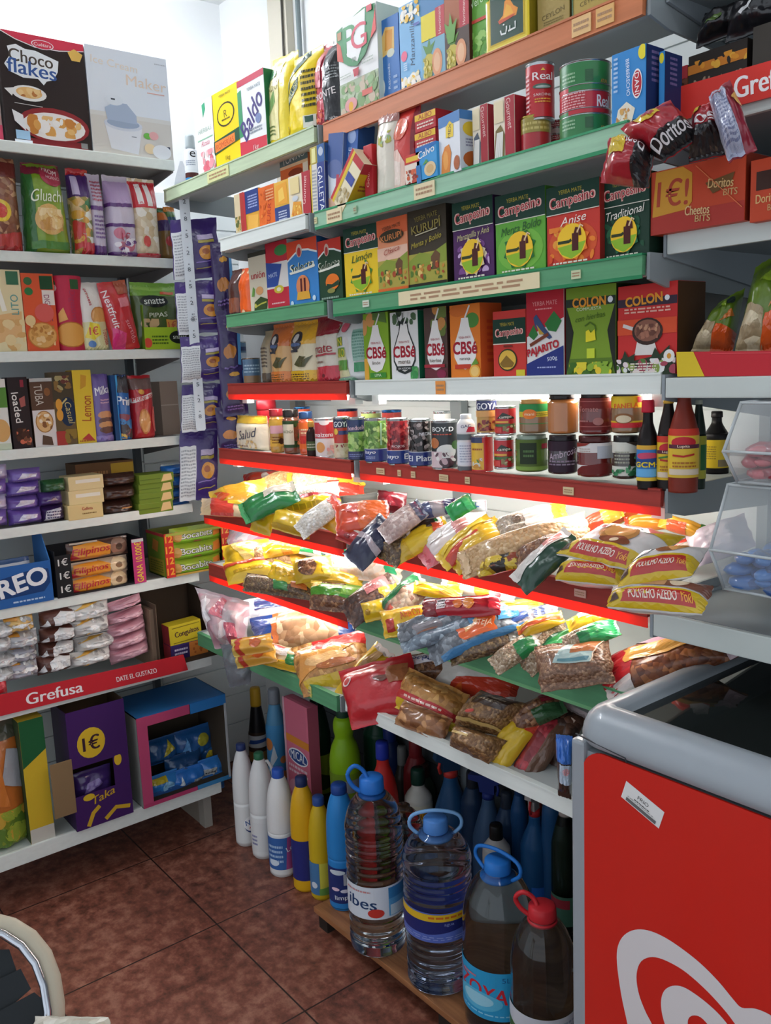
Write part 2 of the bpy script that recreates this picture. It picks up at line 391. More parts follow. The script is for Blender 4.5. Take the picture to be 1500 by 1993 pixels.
bay('shelving_unit', 'shelving unit with an orange top rail and green rails, right of the corner unit', XJ, XE,
    {1: (R_ORANGE, None, .040), 2: (R_GREEN, pm('#3f9a6a'), .038), 3: (R_DKGREEN, pm('#2f8a5a'), .038), 4: (R_WHITE, None, .036), 5: (R_RED, R_BRIGHT, .046), 6: (R_RED, R_BRIGHT, .056), 7: (R_DKGREEN, R_BGREEN, .056), 8: (R_WHITE, None, .034)},
    (4, 5, 6), {1: [(1113, 1150, '#e6bd84', 1), (1160, 1195, '#e0b070', 1)], 2: [(636, 665, CR, 1), (806, 846, CR, 1), (612, 617, '#d8d8a8', .3), (688, 694, '#a9c4a0', .3)],
                3: [(776, 1050, CR, 1), (1112, 1130, '#c8d0a8', .3), (706, 718, '#d8e0d0', .3)], 4: [(848, 866, '#ef9a4a', .6)],
                5: [(733, 748, '#d9c49a', .3), (774, 780, '#d9c49a', .3), (800, 808, '#d9c49a', .3), (855, 872, '#d9c49a', .3), (905, 914, '#d9c49a', .3), (1096, 1116, '#d9c49a', .5)],
                6: [(1118, 1140, '#d9a99a', .3)]})
# third bay beyond the right end: deeper white shelves
def third():
    x0, x1 = XE+.004, .12; Y = 1.405
    root = empty('shelving_unit', ((x0+x1)/2, YW-.03, 0)); tag(root, 'white shelving unit with red snack signs at the far right behind the freezer', 'shelving unit', 'shelving units along the back wall')
    L0 = (-(x0+x1)/2, -(YW-.03), 0)
    def bd(o, n, p=None):
        ob = o.build(n); ob.parent = p or root
        if not p: ob.location = L0
        return ob
    o = MB(); backpanel(o, x0+.03, x1, YW-.04, .95, 2.58, pm('#d7dcdb', .5)); bd(o, 'back_panel')
    for z, h, dp in [(q+DZ, a, b) for q, a, b in ((1.464, .036, .0), (1.716, .036, 0), (1.905, .026, 0), (2.13, .03, 0), (1.032, .046, -.03))]:
        o = MB(); o.box((x0, Y+dp, z-.02), (x1, YW-.05, z), GREY, .002); sh = bd(o, 'shelf')
        r = MB(); r.box((x0+.004, Y+dp-.012, z-h), (x1, Y+dp-.001, z), WHITE, .003); bd(r, 'price_rail', sh)
        b = MB(); b.prism([(x0-.003, Y+dp-.012, z+.006), (x0-.003, Y+dp-.012, z-h-.004), (x0-.003, YW-.05, z-.1), (x0-.003, YW-.05, z+.006)], (.006, 0, 0), pm('#8f979c', .45)); bd(b, 'bracket', sh)
third()
# ---------------------------------------------------------------- left run
def leftrun():
    root = empty('shelving_unit', (XW+.03, (LY0+LY1)/2, 0)); tag(root, 'white shelving unit along the left wall holding biscuits and sweets', 'shelving unit')
    L0 = (-(XW+.03), -(LY0+LY1)/2, 0)
    def bd(o, n, p=None):
        ob = o.build(n); ob.parent = p or root
        if not p: ob.location = L0
        return ob
    o = MB(); w = pm('#dfe6e6', .5); z = .06
    while z < LS[1][1]:
        o.box((XW+.02, LY0, z+.002), (XW+.035, LY1, z+.098), w); z += .1
    o.box((XW+.012, LY0, .06), (XW+.02, LY1, LS[1][1]), w); bd(o, 'back_panel')
    for y in (LY0+.01, LY1-.03):
        o = MB(); o.box((XW+.036, y-.012, 0), (XW+.062, y+.012, LS[1][1]+.1), DKSTEEL); bd(o, 'upright')
    hs = {1: .030, 2: .030, 3: .030, 4: .030, 5: .030, 6: .034, 7: .034, 8: .050}
    for k, (X, z) in LS.items():
        o = MB(); m = pm('#8a8480', .5)
        o.box((XW+.04, LY0, z-.02), (X-.01, LY1-.004, z), m if k < 7 else WHITE, .002); sh = bd(o, 'shelf')
        r = MB(); r.box((X-.012, LY0, z-hs[k]), (X, LY1, z+.002), R_WHITE, .003); bd(r, 'price_rail', sh)
        b = MB(); b.prism([(X-.014, LY1-.006, z), (X-.014, LY1-.006, z-hs[k]-.004), (XW+.06, LY1-.006, z-.085), (XW+.06, LY1-.006, z)], (0, .006, 0), pm('#77706e', .5)); bd(b, 'bracket', sh)
    o = MB(); X, z = LS[8]; o.box((XW+.06, LY1-.05, 0), (X-.06, LY1-.03, z-.02), pm('#8d8478', .6)); o.box((X-.10, LY1-.052, 0), (X-.055, LY1-.02, z-.02), pm('#a09a90', .5)); bd(o, 'foot_plate')
leftrun()
# ---------------------------------------------------------------- goods: builders
def frame(run, k, sb):
    if run == 'R': Y, z = RS[k]; return V((0, Y+sb, z)), V((1, 0, 0)), V((0, 1, 0))
    if run == 'L': X, z = LS[k]; return V((X-sb, 0, z)), V((0, 1, 0)), V((-1, 0, 0))
    if run == 'Y': return V((0, k[0]+sb, k[1])), V((1, 0, 0)), V((0, 1, 0))
    if run == 'X': return V((k[0]-sb, 0, k[1])), V((0, 1, 0)), V((-1, 0, 0))
def place(run, k, p0, p1, pt, sb=.015, pb=None, dz=0):
    P, ax, dp = frame(run, k, sb)
    if pb is not None:
        n = dp; a = onP((p0+p1)/2, pb, P, n); P.z = a.z
    P.z += dz
    a = col_at(p0, P, ax); b = col_at(p1, P, ax); m = (a+b)/2
    h = row_at(pt, m, (0, 0, 1)).z-m.z
    return m, (b-a).length, h, ax, dp
def fmat(o, ax, dp, lean=0, yawd=0):
    m = M((ax, dp, V((0, 0, 1)))).transposed().to_4x4(); m.translation = o
    return m @ M.Rotation(math.radians(yawd), 4, 'Z') @ M.Rotation(math.radians(lean), 4, 'Y')
def B(name, label, cat, run, k, p0, p1, pt, d, col, art=(), side=None, sart=(), top=None, sb=.015, pb=None, dz=0, lean=0, yw=0, bev=.0015, group=None, rough=.5, tart=(), h=None):
    o, w, hh, ax, dp = place(run, k, p0, p1, pt, sb, pb, dz); h = h or hh
    mb = MB(); mb.box((-w/2, 0, 0), (w/2, d, h), pm(col, rough), bev)
    sx = 1 if ax.x > .5 else -1; sc = side or col
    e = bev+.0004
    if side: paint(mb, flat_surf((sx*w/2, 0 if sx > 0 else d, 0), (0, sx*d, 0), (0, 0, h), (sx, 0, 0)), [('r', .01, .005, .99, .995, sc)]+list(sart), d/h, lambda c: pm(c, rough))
    elif sart: paint(mb, flat_surf((sx*w/2, 0 if sx > 0 else d, 0), (0, sx*d, 0), (0, 0, h), (sx, 0, 0)), sart, d/h, lambda c: pm(c, rough))
    if top or tart: paint(mb, flat_surf((-w/2, 0, h), (w, 0, 0), (0, d, 0), (0, 0, 1)), ([('r', .005, .01, .995, .99, top)] if top else [])+list(tart), w/d, lambda c: pm(c, rough))
    if art: paint(mb, flat_surf((-w/2, 0, 0), (w, 0, 0), (0, 0, h), (0, -1, 0)), art, w/h, lambda c: pm(c, rough))
    ob = mb.build(name, mat=fmat(o, ax, dp, lean, yw)); return tag(ob, label, cat, group)
def sgn(x): return -1 if x < 0 else 1
def pillow(mb, pf, nf, T, Tb, m, seed=0, nu=20, nv=18, gusset=False, seal=.06, wr=.16, vp=None, amp=.012):
    # pf(u,v): middle sheet point; nf: normal; returns the front surface
    def prof(u, v):
        a = max(0, 1-abs(2*u-1)**3.2)**.62
        s0 = .035 if gusset else seal; s1 = seal
        if v < s0: b = (.02 if not gusset else .35+.65*v/s0)
        elif v > 1-s1: b = .02
        else:
            q = (v-s0)/(1-s0-s1)
            b = min(1, (1 if gusset else (q/.22)**.6 if q < .22 else 1)); b *= ((1-q)/.3)**.6 if q > .7 else 1
            if vp: b *= vp(q)
        return a*b
    def wrk(u, v, s):
        return NZ.noise(V((u*5.5+seed*3.7, v*4.0+s, seed*1.3)))*wr+NZ.noise(V((u*13+seed, v*9+s, seed*2.1)))*wr*.4
    def jig(u, v): return (u+amp*NZ.noise(V((v*7+seed, 1.7, seed*.7))), v+amp*NZ.noise(V((u*7-seed, 5.1, seed*.9))))
    def sf(u, v):
        uc = min(max(u, 0), 1); vc = min(max(v, 0), 1); p = prof(uc, vc)
        return pf(*jig(uc, vc))+nf*(T*p*(1+wrk(uc, vc, 0))+.0008)
    def sb_(u, v):
        p = prof(u, v); return pf(*jig(u, v))-nf*(Tb*p*(1+wrk(u, v, 9))+.0006)
    for fn, flip in ((sf, 0), (sb_, 1)):
        vs = [fn(i/nu, j/nv) for j in range(nv+1) for i in range(nu+1)]
        fs = []
        for j in range(nv):
            for i in range(nu):
                a = j*(nu+1)+i; q = (a, a+1, a+nu+2, a+nu+1); fs.append(q[::-1] if flip else q)
        mb.add(vs, fs, m, True)
    rim = [(i/nu, 0) for i in range(nu)]+[(1, j/nv) for j in range(nv)]+[(1-i/nu, 1) for i in range(nu)]+[(0, 1-j/nv) for j in range(nv)]
    n = len(rim); vs = [sf(*q) for q in rim]+[sb_(*q) for q in rim]
    mb.add(vs, [(i, n+i, n+(i+1) % n, (i+1) % n) for i in range(n)], m, False)
    def surf(u, v):
        e = .01; p = sf(u, v); du = sf(min(u+e, 1), v)-sf(max(u-e, 0), v); dv = sf(u, min(v+e, 1))-sf(u, max(v-e, 0))
        nn = du.cross(dv)
        if nn.length < 1e-9: return p, nf
        nn.normalize()
        if nn.dot(nf) < 0: nn = -nn
        return p, (nn+nf*.6).normalized()
    return surf
SEED = [0]
def P(name, label, cat, run, k, p0, p1, pt, d, col, art=(), sb=.015, pb=None, dz=0, lean=0, yw=0, taper=0, group=None, gusset=True, back=0, seal=.06, wr=.1, matf=film):
    # a standing pouch or bag; taper narrows the top; back leans it away
    SEED[0] += 1
    o, w, h, ax, dp = place(run, k, p0, p1, pt, sb, pb, dz)
    mb = MB(); c = d*.5
    def pf(u, v): return V(((u-.5)*w*(1-taper*v), c+back*h*v, v*h))
    surf = pillow(mb, pf, V((0, -1, 0)), d*.5, d*.45, matf(col) if isinstance(col, str) else col, SEED[0], gusset=gusset, seal=seal, wr=wr)
    if art: paint(mb, surf, art, w/h, matf, .0012, .0003, .07)
    ob = mb.build(name, mat=fmat(o, ax, dp, lean, yw)); return tag(ob, label, cat, group)
def G(name, label, cat, run, k, cx, cy, L, W, ang, dz, tilt, T, col, art=(), yawn=0, group=None, wr=.22, seal=.07, ymin=-.10, ymax=None, matf=film, quad=None, Y=None, nu=22, nv=16):
    # a bag lying on a deck: picture centre, length, breadth and angle give its outline on a plane dz above the deck, tilted towards the aisle
    SEED[0] += 1
    if run == 'R': Ys, z0 = RS[k]
    else: Ys, z0 = k
    C = onZ(cx, cy, z0+dz)
    lo, hi = Ys+ymin, (YW-.12 if ymax is None else Ys+ymax)
    if Y is not None: C = onY(cx, cy, Ys+Y)
    elif C.y < lo: C = onY(cx, cy, lo)
    elif C.y > hi: C = onY(cx, cy, hi)
    if run == 'R' and not quad: a_ = 1.1 if k == 8 else 1; L *= 1.14*a_; W *= 1.22*a_; T *= .72
    t = math.radians(tilt); y = math.radians(yawn); n = V((math.sin(t)*math.sin(y), -math.sin(t)*math.cos(y), math.cos(t)))
    if (C-EP).dot(n) > 0: n = -n
    a = math.radians(ang); ex = (math.cos(a)*L/2, -math.sin(a)*L/2); ey = (-math.sin(a)*W/2, -math.cos(a)*W/2)
    if quad: qs = quad
    else: qs = [(cx-ex[0]-ey[0], cy-ex[1]-ey[1]), (cx+ex[0]-ey[0], cy+ex[1]-ey[1]), (cx+ex[0]+ey[0], cy+ex[1]+ey[1]), (cx-ex[0]+ey[0], cy-ex[1]+ey[1])]
    q = [onP(x, yy, C, n)-C for x, yy in qs]
    def pf(u, v): return (q[0]*(1-u)+q[1]*u)*(1-v)+(q[3]*(1-u)+q[2]*u)*v
    w = ((q[1]-q[0]).length+(q[2]-q[3]).length)/2; h = ((q[3]-q[0]).length+(q[2]-q[1]).length)/2
    mb = MB()
    surf = pillow(mb, pf, n, T*.6, T*.4, matf(col) if isinstance(col, str) else col, SEED[0], nu, nv, seal=seal, wr=wr, amp=.03)
    if art: paint(mb, surf, art, w/max(h, .01), matf, .0014, .0003, .07)
    ob = mb.build(name, loc=C); return tag(ob, label, cat, group)
# ---- round things
def cyl_surf(r, z0, z1, span=150, sx=1, sy=1, rf=None):
    sp = math.radians(span)
    def s(u, v):
        a = -math.pi/2+(u-.5)*sp; z = z0+(z1-z0)*v; rr = rf(z) if rf else r
        n = V((math.cos(a), math.sin(a), 0)); return V((rr*sx*n.x, rr*sy*n.y, z)), n
    return s
def prof_r(prof):
    def f(z):
        for (r0, z0), (r1, z1) in zip(prof, prof[1:]):
            if z0 <= z <= z1: return r0+(r1-r0)*((z-z0)/(z1-z0) if z1 > z0 else 0)
        return prof[-1][0]
    return f
def smooth(prof, n=4):
    out = []
    for i in range(len(prof)-1):
        p0 = prof[max(i-1, 0)]; p1 = prof[i]; p2 = prof[i+1]; p3 = prof[min(i+2, len(prof)-1)]
        for j in range(n):
            t = j/n
            def cr(a, b, c, d): return .5*((2*b)+(-a+c)*t+(2*a-5*b+4*c-d)*t*t+(-a+3*b-3*c+d)*t**3)
            r = cr(p0[0], p1[0], p2[0], p3[0]); z = cr(p0[1], p1[1], p2[1], p3[1]); lo, hi = min(p1[0], p2[0]), max(p1[0], p2[0])
            out.append((min(max(r, lo*.97), hi*1.03), min(max(z, p1[1]), p2[1])))
    return out+[prof[-1]]
def rplace(run, k, p0, p1, pt, sb, pb, dz):
    Pn, ax, dp = frame(run, k, sb)
    if pb is not None: Pn.z = onP((p0+p1)/2, pb, Pn, dp).z
    Pn.z += dz
    r = .03
    for _ in range(4):
        c = col_at((p0+p1)/2, Pn+dp*r, ax); r = (p1-p0)/2*dep(c)/FP
    h = row_at(pt, c, (0, 0, 1)).z-c.z
    d = EP-c; a = math.atan2(d.y, d.x)+math.pi/2     # local -y looks at the aisle
    return c, r, h, a
def can(name, label, cat, run, k, p0, p1, pt, col, art=(), sb=.02, pb=None, dz=0, turn=0, lid='#b9bec0', group=None, rough=.3, rim=.045, base=True):
    c, r, h, a = rplace(run, k, p0, p1, pt, sb, pb, dz)
    root = empty(name, c, a+math.radians(turn)); tag(root, label, cat, group)
    mt = pm(lid, .22, .9)
    b = MB(); pr = [(r*.94, 0), (r*.97, h*.008), (r*.955, h*rim)]+[(r*.95, h*rim), (r*.95, h*(1-rim)), (r*.96, h*(1-rim*.6)), (r*.985, h*(1-rim*.3)), (r*.985, h), (r*.9, h), (r*.89, h*.985)]
    b.lathe(pr, mt); b.build('body', root)
    l = MB(); z0, z1 = h*rim*1.1, h*(1-rim*1.1); R = r*.958
    l.lathe([(R, z0), (R, z1)], pm(col, rough, coat=.3), cap=False)
    paint(l, cyl_surf(R, z0, z1), art, R*math.radians(150)/(z1-z0), lambda q: pm(q, rough, coat=.3), .0006, .0002, .06); l.build('label', root)
    return root
def jar(name, label, cat, run, k, p0, p1, pt, content, lidc, lab=None, art=(), lz=(.15, .75), sb=.02, pb=None, dz=0, turn=0, group=None, lid=.16, labm=None, lidm=None):
    c, r, h, a = rplace(run, k, p0, p1, pt, sb, pb, dz)
    root = empty(name, c, a+math.radians(turn)); tag(root, label, cat, group)
    b = MB(); pr = smooth([(r*.8, 0), (r*.97, h*.03), (r, h*.1), (r, h*.74), (r*.9, h*.8), (r*.82, h*.83), (r*.82, h*(1-lid*.6))], 3)
    b.lathe(pr, content if not isinstance(content, str) else pm(content, .12, coat=1)); b.build('body', root)
    l = MB(); l.lathe([(r*.9, h*(1-lid)), (r*.92, h*(1-lid*.9)), (r*.92, h*.985), (r*.88, h)], lidm or pm(lidc, .25, .3)); l.build('lid', root)
    if lab:
        m = MB(); z0, z1 = h*lz[0], h*lz[1]; R = r*1.006
        m.lathe([(R, z0), (R, z1)], pm(lab, .4), cap=False); paint(m, cyl_surf(R, z0, z1), art, R*math.radians(150)/(z1-z0), lambda q: pm(q, .4), .0006, .0002, .06); m.build('label', root)
    return root
def bottle(name, label, cat, run, k, p0, p1, pt, prof, mat, cap=None, labs=(), sb=.02, pb=None, dz=0, turn=0, sy=1, group=None, seg=36, nsm=4, extra=None):
    c, r, h, a = rplace(run, k, p0, p1, pt, sb, pb, dz)
    root = empty(name, c, a+math.radians(turn)); tag(root, label, cat, group)
    pr = smooth([(q*r, z*h) for q, z in prof], nsm); b = MB()
    b.lathe(pr, mat if not isinstance(mat, str) else pm(mat, .35), seg, 1, sy); b.build('body', root)
    rf = prof_r(pr)
    if cap:
        z0, z1, cr, cc = cap; m = MB(); n = 24
        cp = [(cr*r, z0*h), (cr*r*1.02, z0*h+(z1-z0)*h*.1), (cr*r*.98, z1*h-(z1-z0)*h*.12), (cr*r*.86, z1*h)]
        m.lathe(cp, pm(cc, .35), n); m.build('cap', root)
    for (z0, z1, col, art, sp) in labs:
        m = MB(); zs = [z0*h+(z1-z0)*h*i/8 for i in range(9)]; sp2 = math.radians(sp)
        ff = lambda z: rf(z)*1.004+.0006
        if sp >= 350: m.lathe([(ff(z), z) for z in zs], pm(col, .4), seg, 1, sy, cap=False)
        s = cyl_surf(r, z0*h, z1*h, min(sp, 170), 1, sy, ff)
        aa = list(art)
        if sp < 350: aa = [('r', 0, 0, 1, 1, col)]+aa
        paint(m, s, aa, r*math.radians(min(sp, 170))/((z1-z0)*h), lambda q: pm(q, .4), .0005, .0002, .05); m.build('label', root)
    if extra: extra(root, r, h)
    return root
# ---------------------------------------------------------------- goods on the upper back shelves
def gourd(u, v, s, big=1):       # round mate badge
    return [('e', u, v, .30*s, .235*s, '#f2c52e'), ('p', [(u-.29*s, v-.06*s), (u+.29*s, v-.02*s), (u+.2*s, v-.16*s), (u, v-.23*s), (u-.2*s, v-.16*s)], '#8cb82e'),
            ('l', [(u-.28*s, v), (u-.05*s, v-.0), (u, v+.02*s)], .02*s, '#2e3a1e'), ('l', [(u+.08*s, v-.13*s), (u+.08*s, v+.1*s)], .055*s, '#4a1512'), ('l', [(u+.07*s, v+.08*s), (u+.1*s, v+.16*s), (u+.17*s, v+.14*s), (u+.18*s, v+.06*s)], .022*s, '#4a1512'),
            ('l', [(u+.12*s, v+.1*s), (u+.19*s, v+.2*s), (u+.24*s, v+.17*s)], .012*s, '#e8c8a0')]
def leaves(u, v, s, col, n=8, r=.25):
    out = []
    for i in range(n):
        a = 2*math.pi*i/n+.3; x = u+math.cos(a)*r*s; y = v+math.sin(a)*r*.72*s; b = a+math.pi/2
        out.append(('p', [(u+math.cos(a)*r*.5*s, v+math.sin(a)*r*.36*s), (x+math.cos(b)*.09*s, y+math.sin(b)*.06*s), (u+math.cos(a)*r*1.35*s, v+math.sin(a)*r*s), (x-math.cos(b)*.09*s, y-math.sin(b)*.06*s)], col))
    return out
def campesino(sub, lc, sc='#f2ead8', top='#123a2c', extra=()):
    return [('r', 0, .66, 1, 1, top), ('r', 0, .652, 1, .662, '#e4e0d0'), ('t', 'YERBA MATE', .46, .915, .44, .05, '#b8a83c'), ('t', 'Campesino', .5, .795, .86, .17, '#f0c4b8', 4, .075), ('t', 'Campesino', .5, .795, .83, .155, '#b52e3a', 4, .02)]+list(extra)+[('t', sub, .52, .565, .8, .1, sc, 5, .01, .3)]+leaves(.5, .3, 1, lc)+gourd(.5, .3, .92)+[('b', .15, .03, .8, .07, 1, '#e8e0d0')]
# --- top rail, corner unit
bottle('lotion_bottle', 'small white bottle with a grey cap standing at the end of the pale green shelf', 'bottle', 'R', 1, 363, 388, 264, [(.9, 0), (1, .04), (1, .62), (.85, .7), (.6, .73), (.6, .8)], '#e9eef2', (.74, 1, .72, '#a9b4b6'), [(0, .14, '#2f86c4', (), 360), (.14, .24, '#4a2420', (), 360), (.3, .68, '#eef2f6', [('t', 'e', .6, .8, .3, .3, '#222'), ('b', .2, .2, .7, .5, 3, '#9aa4b4')], 360)], sb=.01)
B('tea_packet', 'white tea packet with a green leaf and pink print on the pale green shelf', 'tea box', 'R', 1, 387, 423, 196, .06, '#f2f1ef', [('p', [(.45, .78), (.6, .88), (.58, .97), (.42, .95)], '#3f9a72'), ('t', 'HIERBAS', .5, .62, .7, .06, '#9fb8a8'), ('r', .1, .5, .9, .515, '#8fbfa0'), ('t', 'Rosa', .5, .45, .7, .07, '#d88a98', 0, .02, .3), ('g', .2, .05, .95, .35, 18, .06, ['#e29aa2', '#d46a78', '#f0c8c8'], 3)], '#dfe3df')
B('yerba_packet', 'yellow packet with a round black emblem and a green band with orange lettering', 'packet', 'R', 1, 421, 472, 172, .07, '#f0d21e', [('e', .5, .68, .33, .15, '#3a3420'), ('e', .5, .68, .29, .13, '#f0d21e'), ('t', 'R', .5, .69, .3, .09, '#5a4a1a'), ('b', .35, .6, .66, .64, 1, '#5a4a1a'), ('t', 'YERBA MATE', .5, .93, .7, .03, '#3a3420'), ('p', [(0, .23), (1, .30), (1, .45), (0, .40)], '#1f4a33'), ('p', [(.04, .255), (.8, .295), (.8, .405), (.04, .385)], '#e8853c'), ('t', 'ROMERÍAS', .42, .335, .66, .09, '#b8442a', 3), ('t', '1kg', .5, .13, .4, .07, '#5a4a1a')], '#e0c41c')
B('yerba_packet', 'white packet with blue slanted script and a red base between two yellow packets', 'packet', 'R', 1, 470, 521, 146, .08, '#eceff0', [('r', 0, .92, 1, 1, '#b8384e'), ('p', [(0, 0), (1, 0), (1, .2), (0, .24)], '#c83a4a'), ('p', [(.0, .3), (.16, .3), (.14, .88), (0, .86)], '#3f8f62'), ('t', 'Baldo', .48, .52, .95, .26, '#4a3f78', 42, .04, .2), ('t', 'YERBA MATE', .62, .84, .5, .04, '#6a7a80'), ('e', .74, .44, .1, .06, '#7a88b0'), ('b', .4, .28, .85, .36, 2, '#8a94a0'), ('t', '1kg', .6, .1, .3, .08, '#e8c8c8')], '#2f7a4a', sb=.01)
P('pasta_bag', 'cream and yellow bag with a pale leaf panel beside the white packet with blue script', 'bag', 'R', 1, 513, 566, 106, .07, '#ecd427', [('r', .05, .1, .62, .93, '#efe6a8'), ('t', 'GALLO', .34, .66, .5, .1, '#8a7a3a', 8), ('p', [(.1, .3), (.5, .5), (.45, .62), (.1, .45)], '#7aa05a'), ('b', .1, .14, .5, .26, 3, '#6a7a3a'), ('e', .3, .8, .16, .06, '#5f9a6a')], sb=.02, taper=.1, lean=3)
P('pasta_bag', 'bright yellow bag with a dark green diagonal band on the pale green shelf', 'bag', 'R', 1, 552, 611, 96, .09, '#f2d61c', [('p', [(0, .45), (.62, .88), (.62, 1), (.4, .98), (0, .62)], '#3a5a44'), ('p', [(.05, .3), (.55, .55), (.58, .68), (.02, .42)], '#2f4f3c'), ('t', 'CAPELLINI', .33, .5, .5, .06, '#e8e4a0', 40), ('r', .66, .5, .96, .68, '#e8c93a'), ('b', .68, .28, .95, .74, 7, '#3a3a20'), ('r', .7, .06, .92, .2, '#e6e6d8'), ('r', .74, .12, .88, .19, '#2f5a4a'), ('e', .15, .12, .07, .05, '#5a4a1a')], sb=.0, taper=.06)
P('coffee_packet', 'tall red and black coffee packet at the joint of the two top shelves', 'packet', 'R', 1, 607, 657, 74, .08, '#c03a4c', [('r', .52, 0, 1, 1, '#25272a'), ('l', [(.55, .78), (.8, .84), (.98, .8)], .012, '#8a9090'), ('t', 'CORONTE', .42, .36, .9, .08, '#f2e8e6', 4, .04), ('g', .05, .06, .45, .2, 14, .03, ['#e8a050', '#d4603c'], 4), ('p', [(.05, .5), (.45, .45), (.45, .85), (.1, .8)], '#d8707c'), ('b', .6, .5, .9, .66, 5, '#8a9090'), ('t', '250g', .8, .06, .2, .04, '#ddd')], sb=.01, taper=.05)
# --- orange rail
B('crate_box', 'small black and yellow carton between the coffee packet and the white tea box', 'box', 'R', 1, 648, 664, 100, .06, '#2a2426', [('r', 0, .5, 1, 1, '#d8c42e'), ('r', .3, 0, 1, .45, '#b02a3a'), ('r', .05, .48, .9, .52, '#222')], sb=.03)
o_ = B('tea_box', 'large white and green tea box with big serif initials and a red tag', 'tea box', 'R', 1, 664, 739, 24, .10, '#efefec',
  [('r', 0, 0, 1, .345, '#a9b89a'), ('g', 0, 0, 1, .34, 70, .05, ['#8fb07c', '#b9c8a6', '#7fa06a', '#c9b8a0', '#96a878'], 5), ('e', .3, .1, .16, .07, '#e0a0a0'), ('e', .3, .08, .06, .05, '#e8b03c'), ('r', .6, .13, .86, .19, '#d46a5c'),
   ('p', [(0, .62), (.28, .5), (.5, .46), (.72, .54), (.9, .7), (1, .98), (.7, 1), (0, .9)], '#2a8048'), ('p', [(.86, .66), (1, .72), (1, .93)], '#d8403c'), ('p', [(0, .6), (.16, .56), (.1, .74), (0, .8)], '#c8503c'), ('p', [(.17, .94), (.76, .985), (.72, .7), (.52, .5), (.26, .6), (.2, .74)], '#efefec'), ('r', .03, .8, .13, .88, '#b07a50'),
   ('t', 'P', .34, .765, .34, .27, '#2f8a4e', 0, .03), ('t', 'G', .58, .745, .4, .25, '#cf4258', 0, .02), ('t', '80', .44, .54, .1, .04, '#7a8a7a'), ('p', [(.4, .44), (.56, .44), (.53, .36), (.43, .36)], '#b82a3c'), ('b', .06, .38, .34, .43, 2, '#b8c0b4'), ('b', .64, .44, .92, .5, 2, '#b8c0b4'), ('r', .8, .93, .93, .99, '#c83a4a')], '#cfe0d2', sb=.006)
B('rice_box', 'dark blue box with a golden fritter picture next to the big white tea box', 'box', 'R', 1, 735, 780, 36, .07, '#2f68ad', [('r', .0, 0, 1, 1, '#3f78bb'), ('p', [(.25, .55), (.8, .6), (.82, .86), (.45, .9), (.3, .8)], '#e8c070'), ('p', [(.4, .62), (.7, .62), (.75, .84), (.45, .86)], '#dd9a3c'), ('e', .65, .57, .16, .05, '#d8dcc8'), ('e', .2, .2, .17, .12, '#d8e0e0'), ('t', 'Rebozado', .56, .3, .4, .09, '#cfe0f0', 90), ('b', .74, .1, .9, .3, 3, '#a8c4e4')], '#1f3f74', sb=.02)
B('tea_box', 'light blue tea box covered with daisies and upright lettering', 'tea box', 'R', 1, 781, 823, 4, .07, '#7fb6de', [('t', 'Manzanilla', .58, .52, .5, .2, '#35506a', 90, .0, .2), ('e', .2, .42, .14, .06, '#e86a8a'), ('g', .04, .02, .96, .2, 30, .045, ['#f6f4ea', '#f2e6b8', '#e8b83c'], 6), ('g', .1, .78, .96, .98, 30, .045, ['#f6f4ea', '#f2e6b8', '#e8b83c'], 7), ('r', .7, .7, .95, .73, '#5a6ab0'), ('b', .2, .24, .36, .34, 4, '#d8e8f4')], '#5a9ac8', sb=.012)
def fruit(bg, top, t2): return [('r', 0, .68, 1, 1, top), ('r', 0, .5, .62, .80, t2), ('r', .62, .48, 1, .82, '#b83440'), ('t', 'Hornimans', .8, .66, .3, .11, '#f0d8d0', 90), ('r', 0, 0, 1, .49, bg), ('p', [(.08, .08), (.42, .02), (.5, .3), (.3, .36), (.12, .3)], '#c8b84a'), ('p', [(.2, .34), (.06, .46), (.26, .42), (.34, .52), (.4, .42), (.6, .46), (.42, .33)], '#5a8a3a'), ('e', .66, .2, .22, .16, '#dd9a70'), ('e', .66, .2, .14, .11, '#e8b890'), ('g', .08, .06, .46, .3, 26, .03, ['#a8a03a', '#d8c860', '#e0d080'], 8)]
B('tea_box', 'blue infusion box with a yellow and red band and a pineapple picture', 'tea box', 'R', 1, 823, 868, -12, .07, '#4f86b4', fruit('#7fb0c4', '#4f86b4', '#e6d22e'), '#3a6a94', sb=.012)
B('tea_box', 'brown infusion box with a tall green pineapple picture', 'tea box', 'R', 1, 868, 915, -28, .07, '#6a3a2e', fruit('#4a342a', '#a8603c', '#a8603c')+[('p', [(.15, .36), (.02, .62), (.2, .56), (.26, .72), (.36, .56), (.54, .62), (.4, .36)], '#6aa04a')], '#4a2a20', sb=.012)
B('tea_box', 'green tea box standing close behind the yellow framed tin', 'tea box', 'R', 1, 915, 952, -40, .07, '#6aa845', [('g', 0, .05, 1, .4, 26, .06, ['#86be58', '#5a983c', '#9ccc70'], 9), ('t', 'Verde', .5, .75, .8, .1, '#d8eec8', 8), ('r', .1, .5, .9, .54, '#c84a3a')], '#4a8a3a', sb=.02)
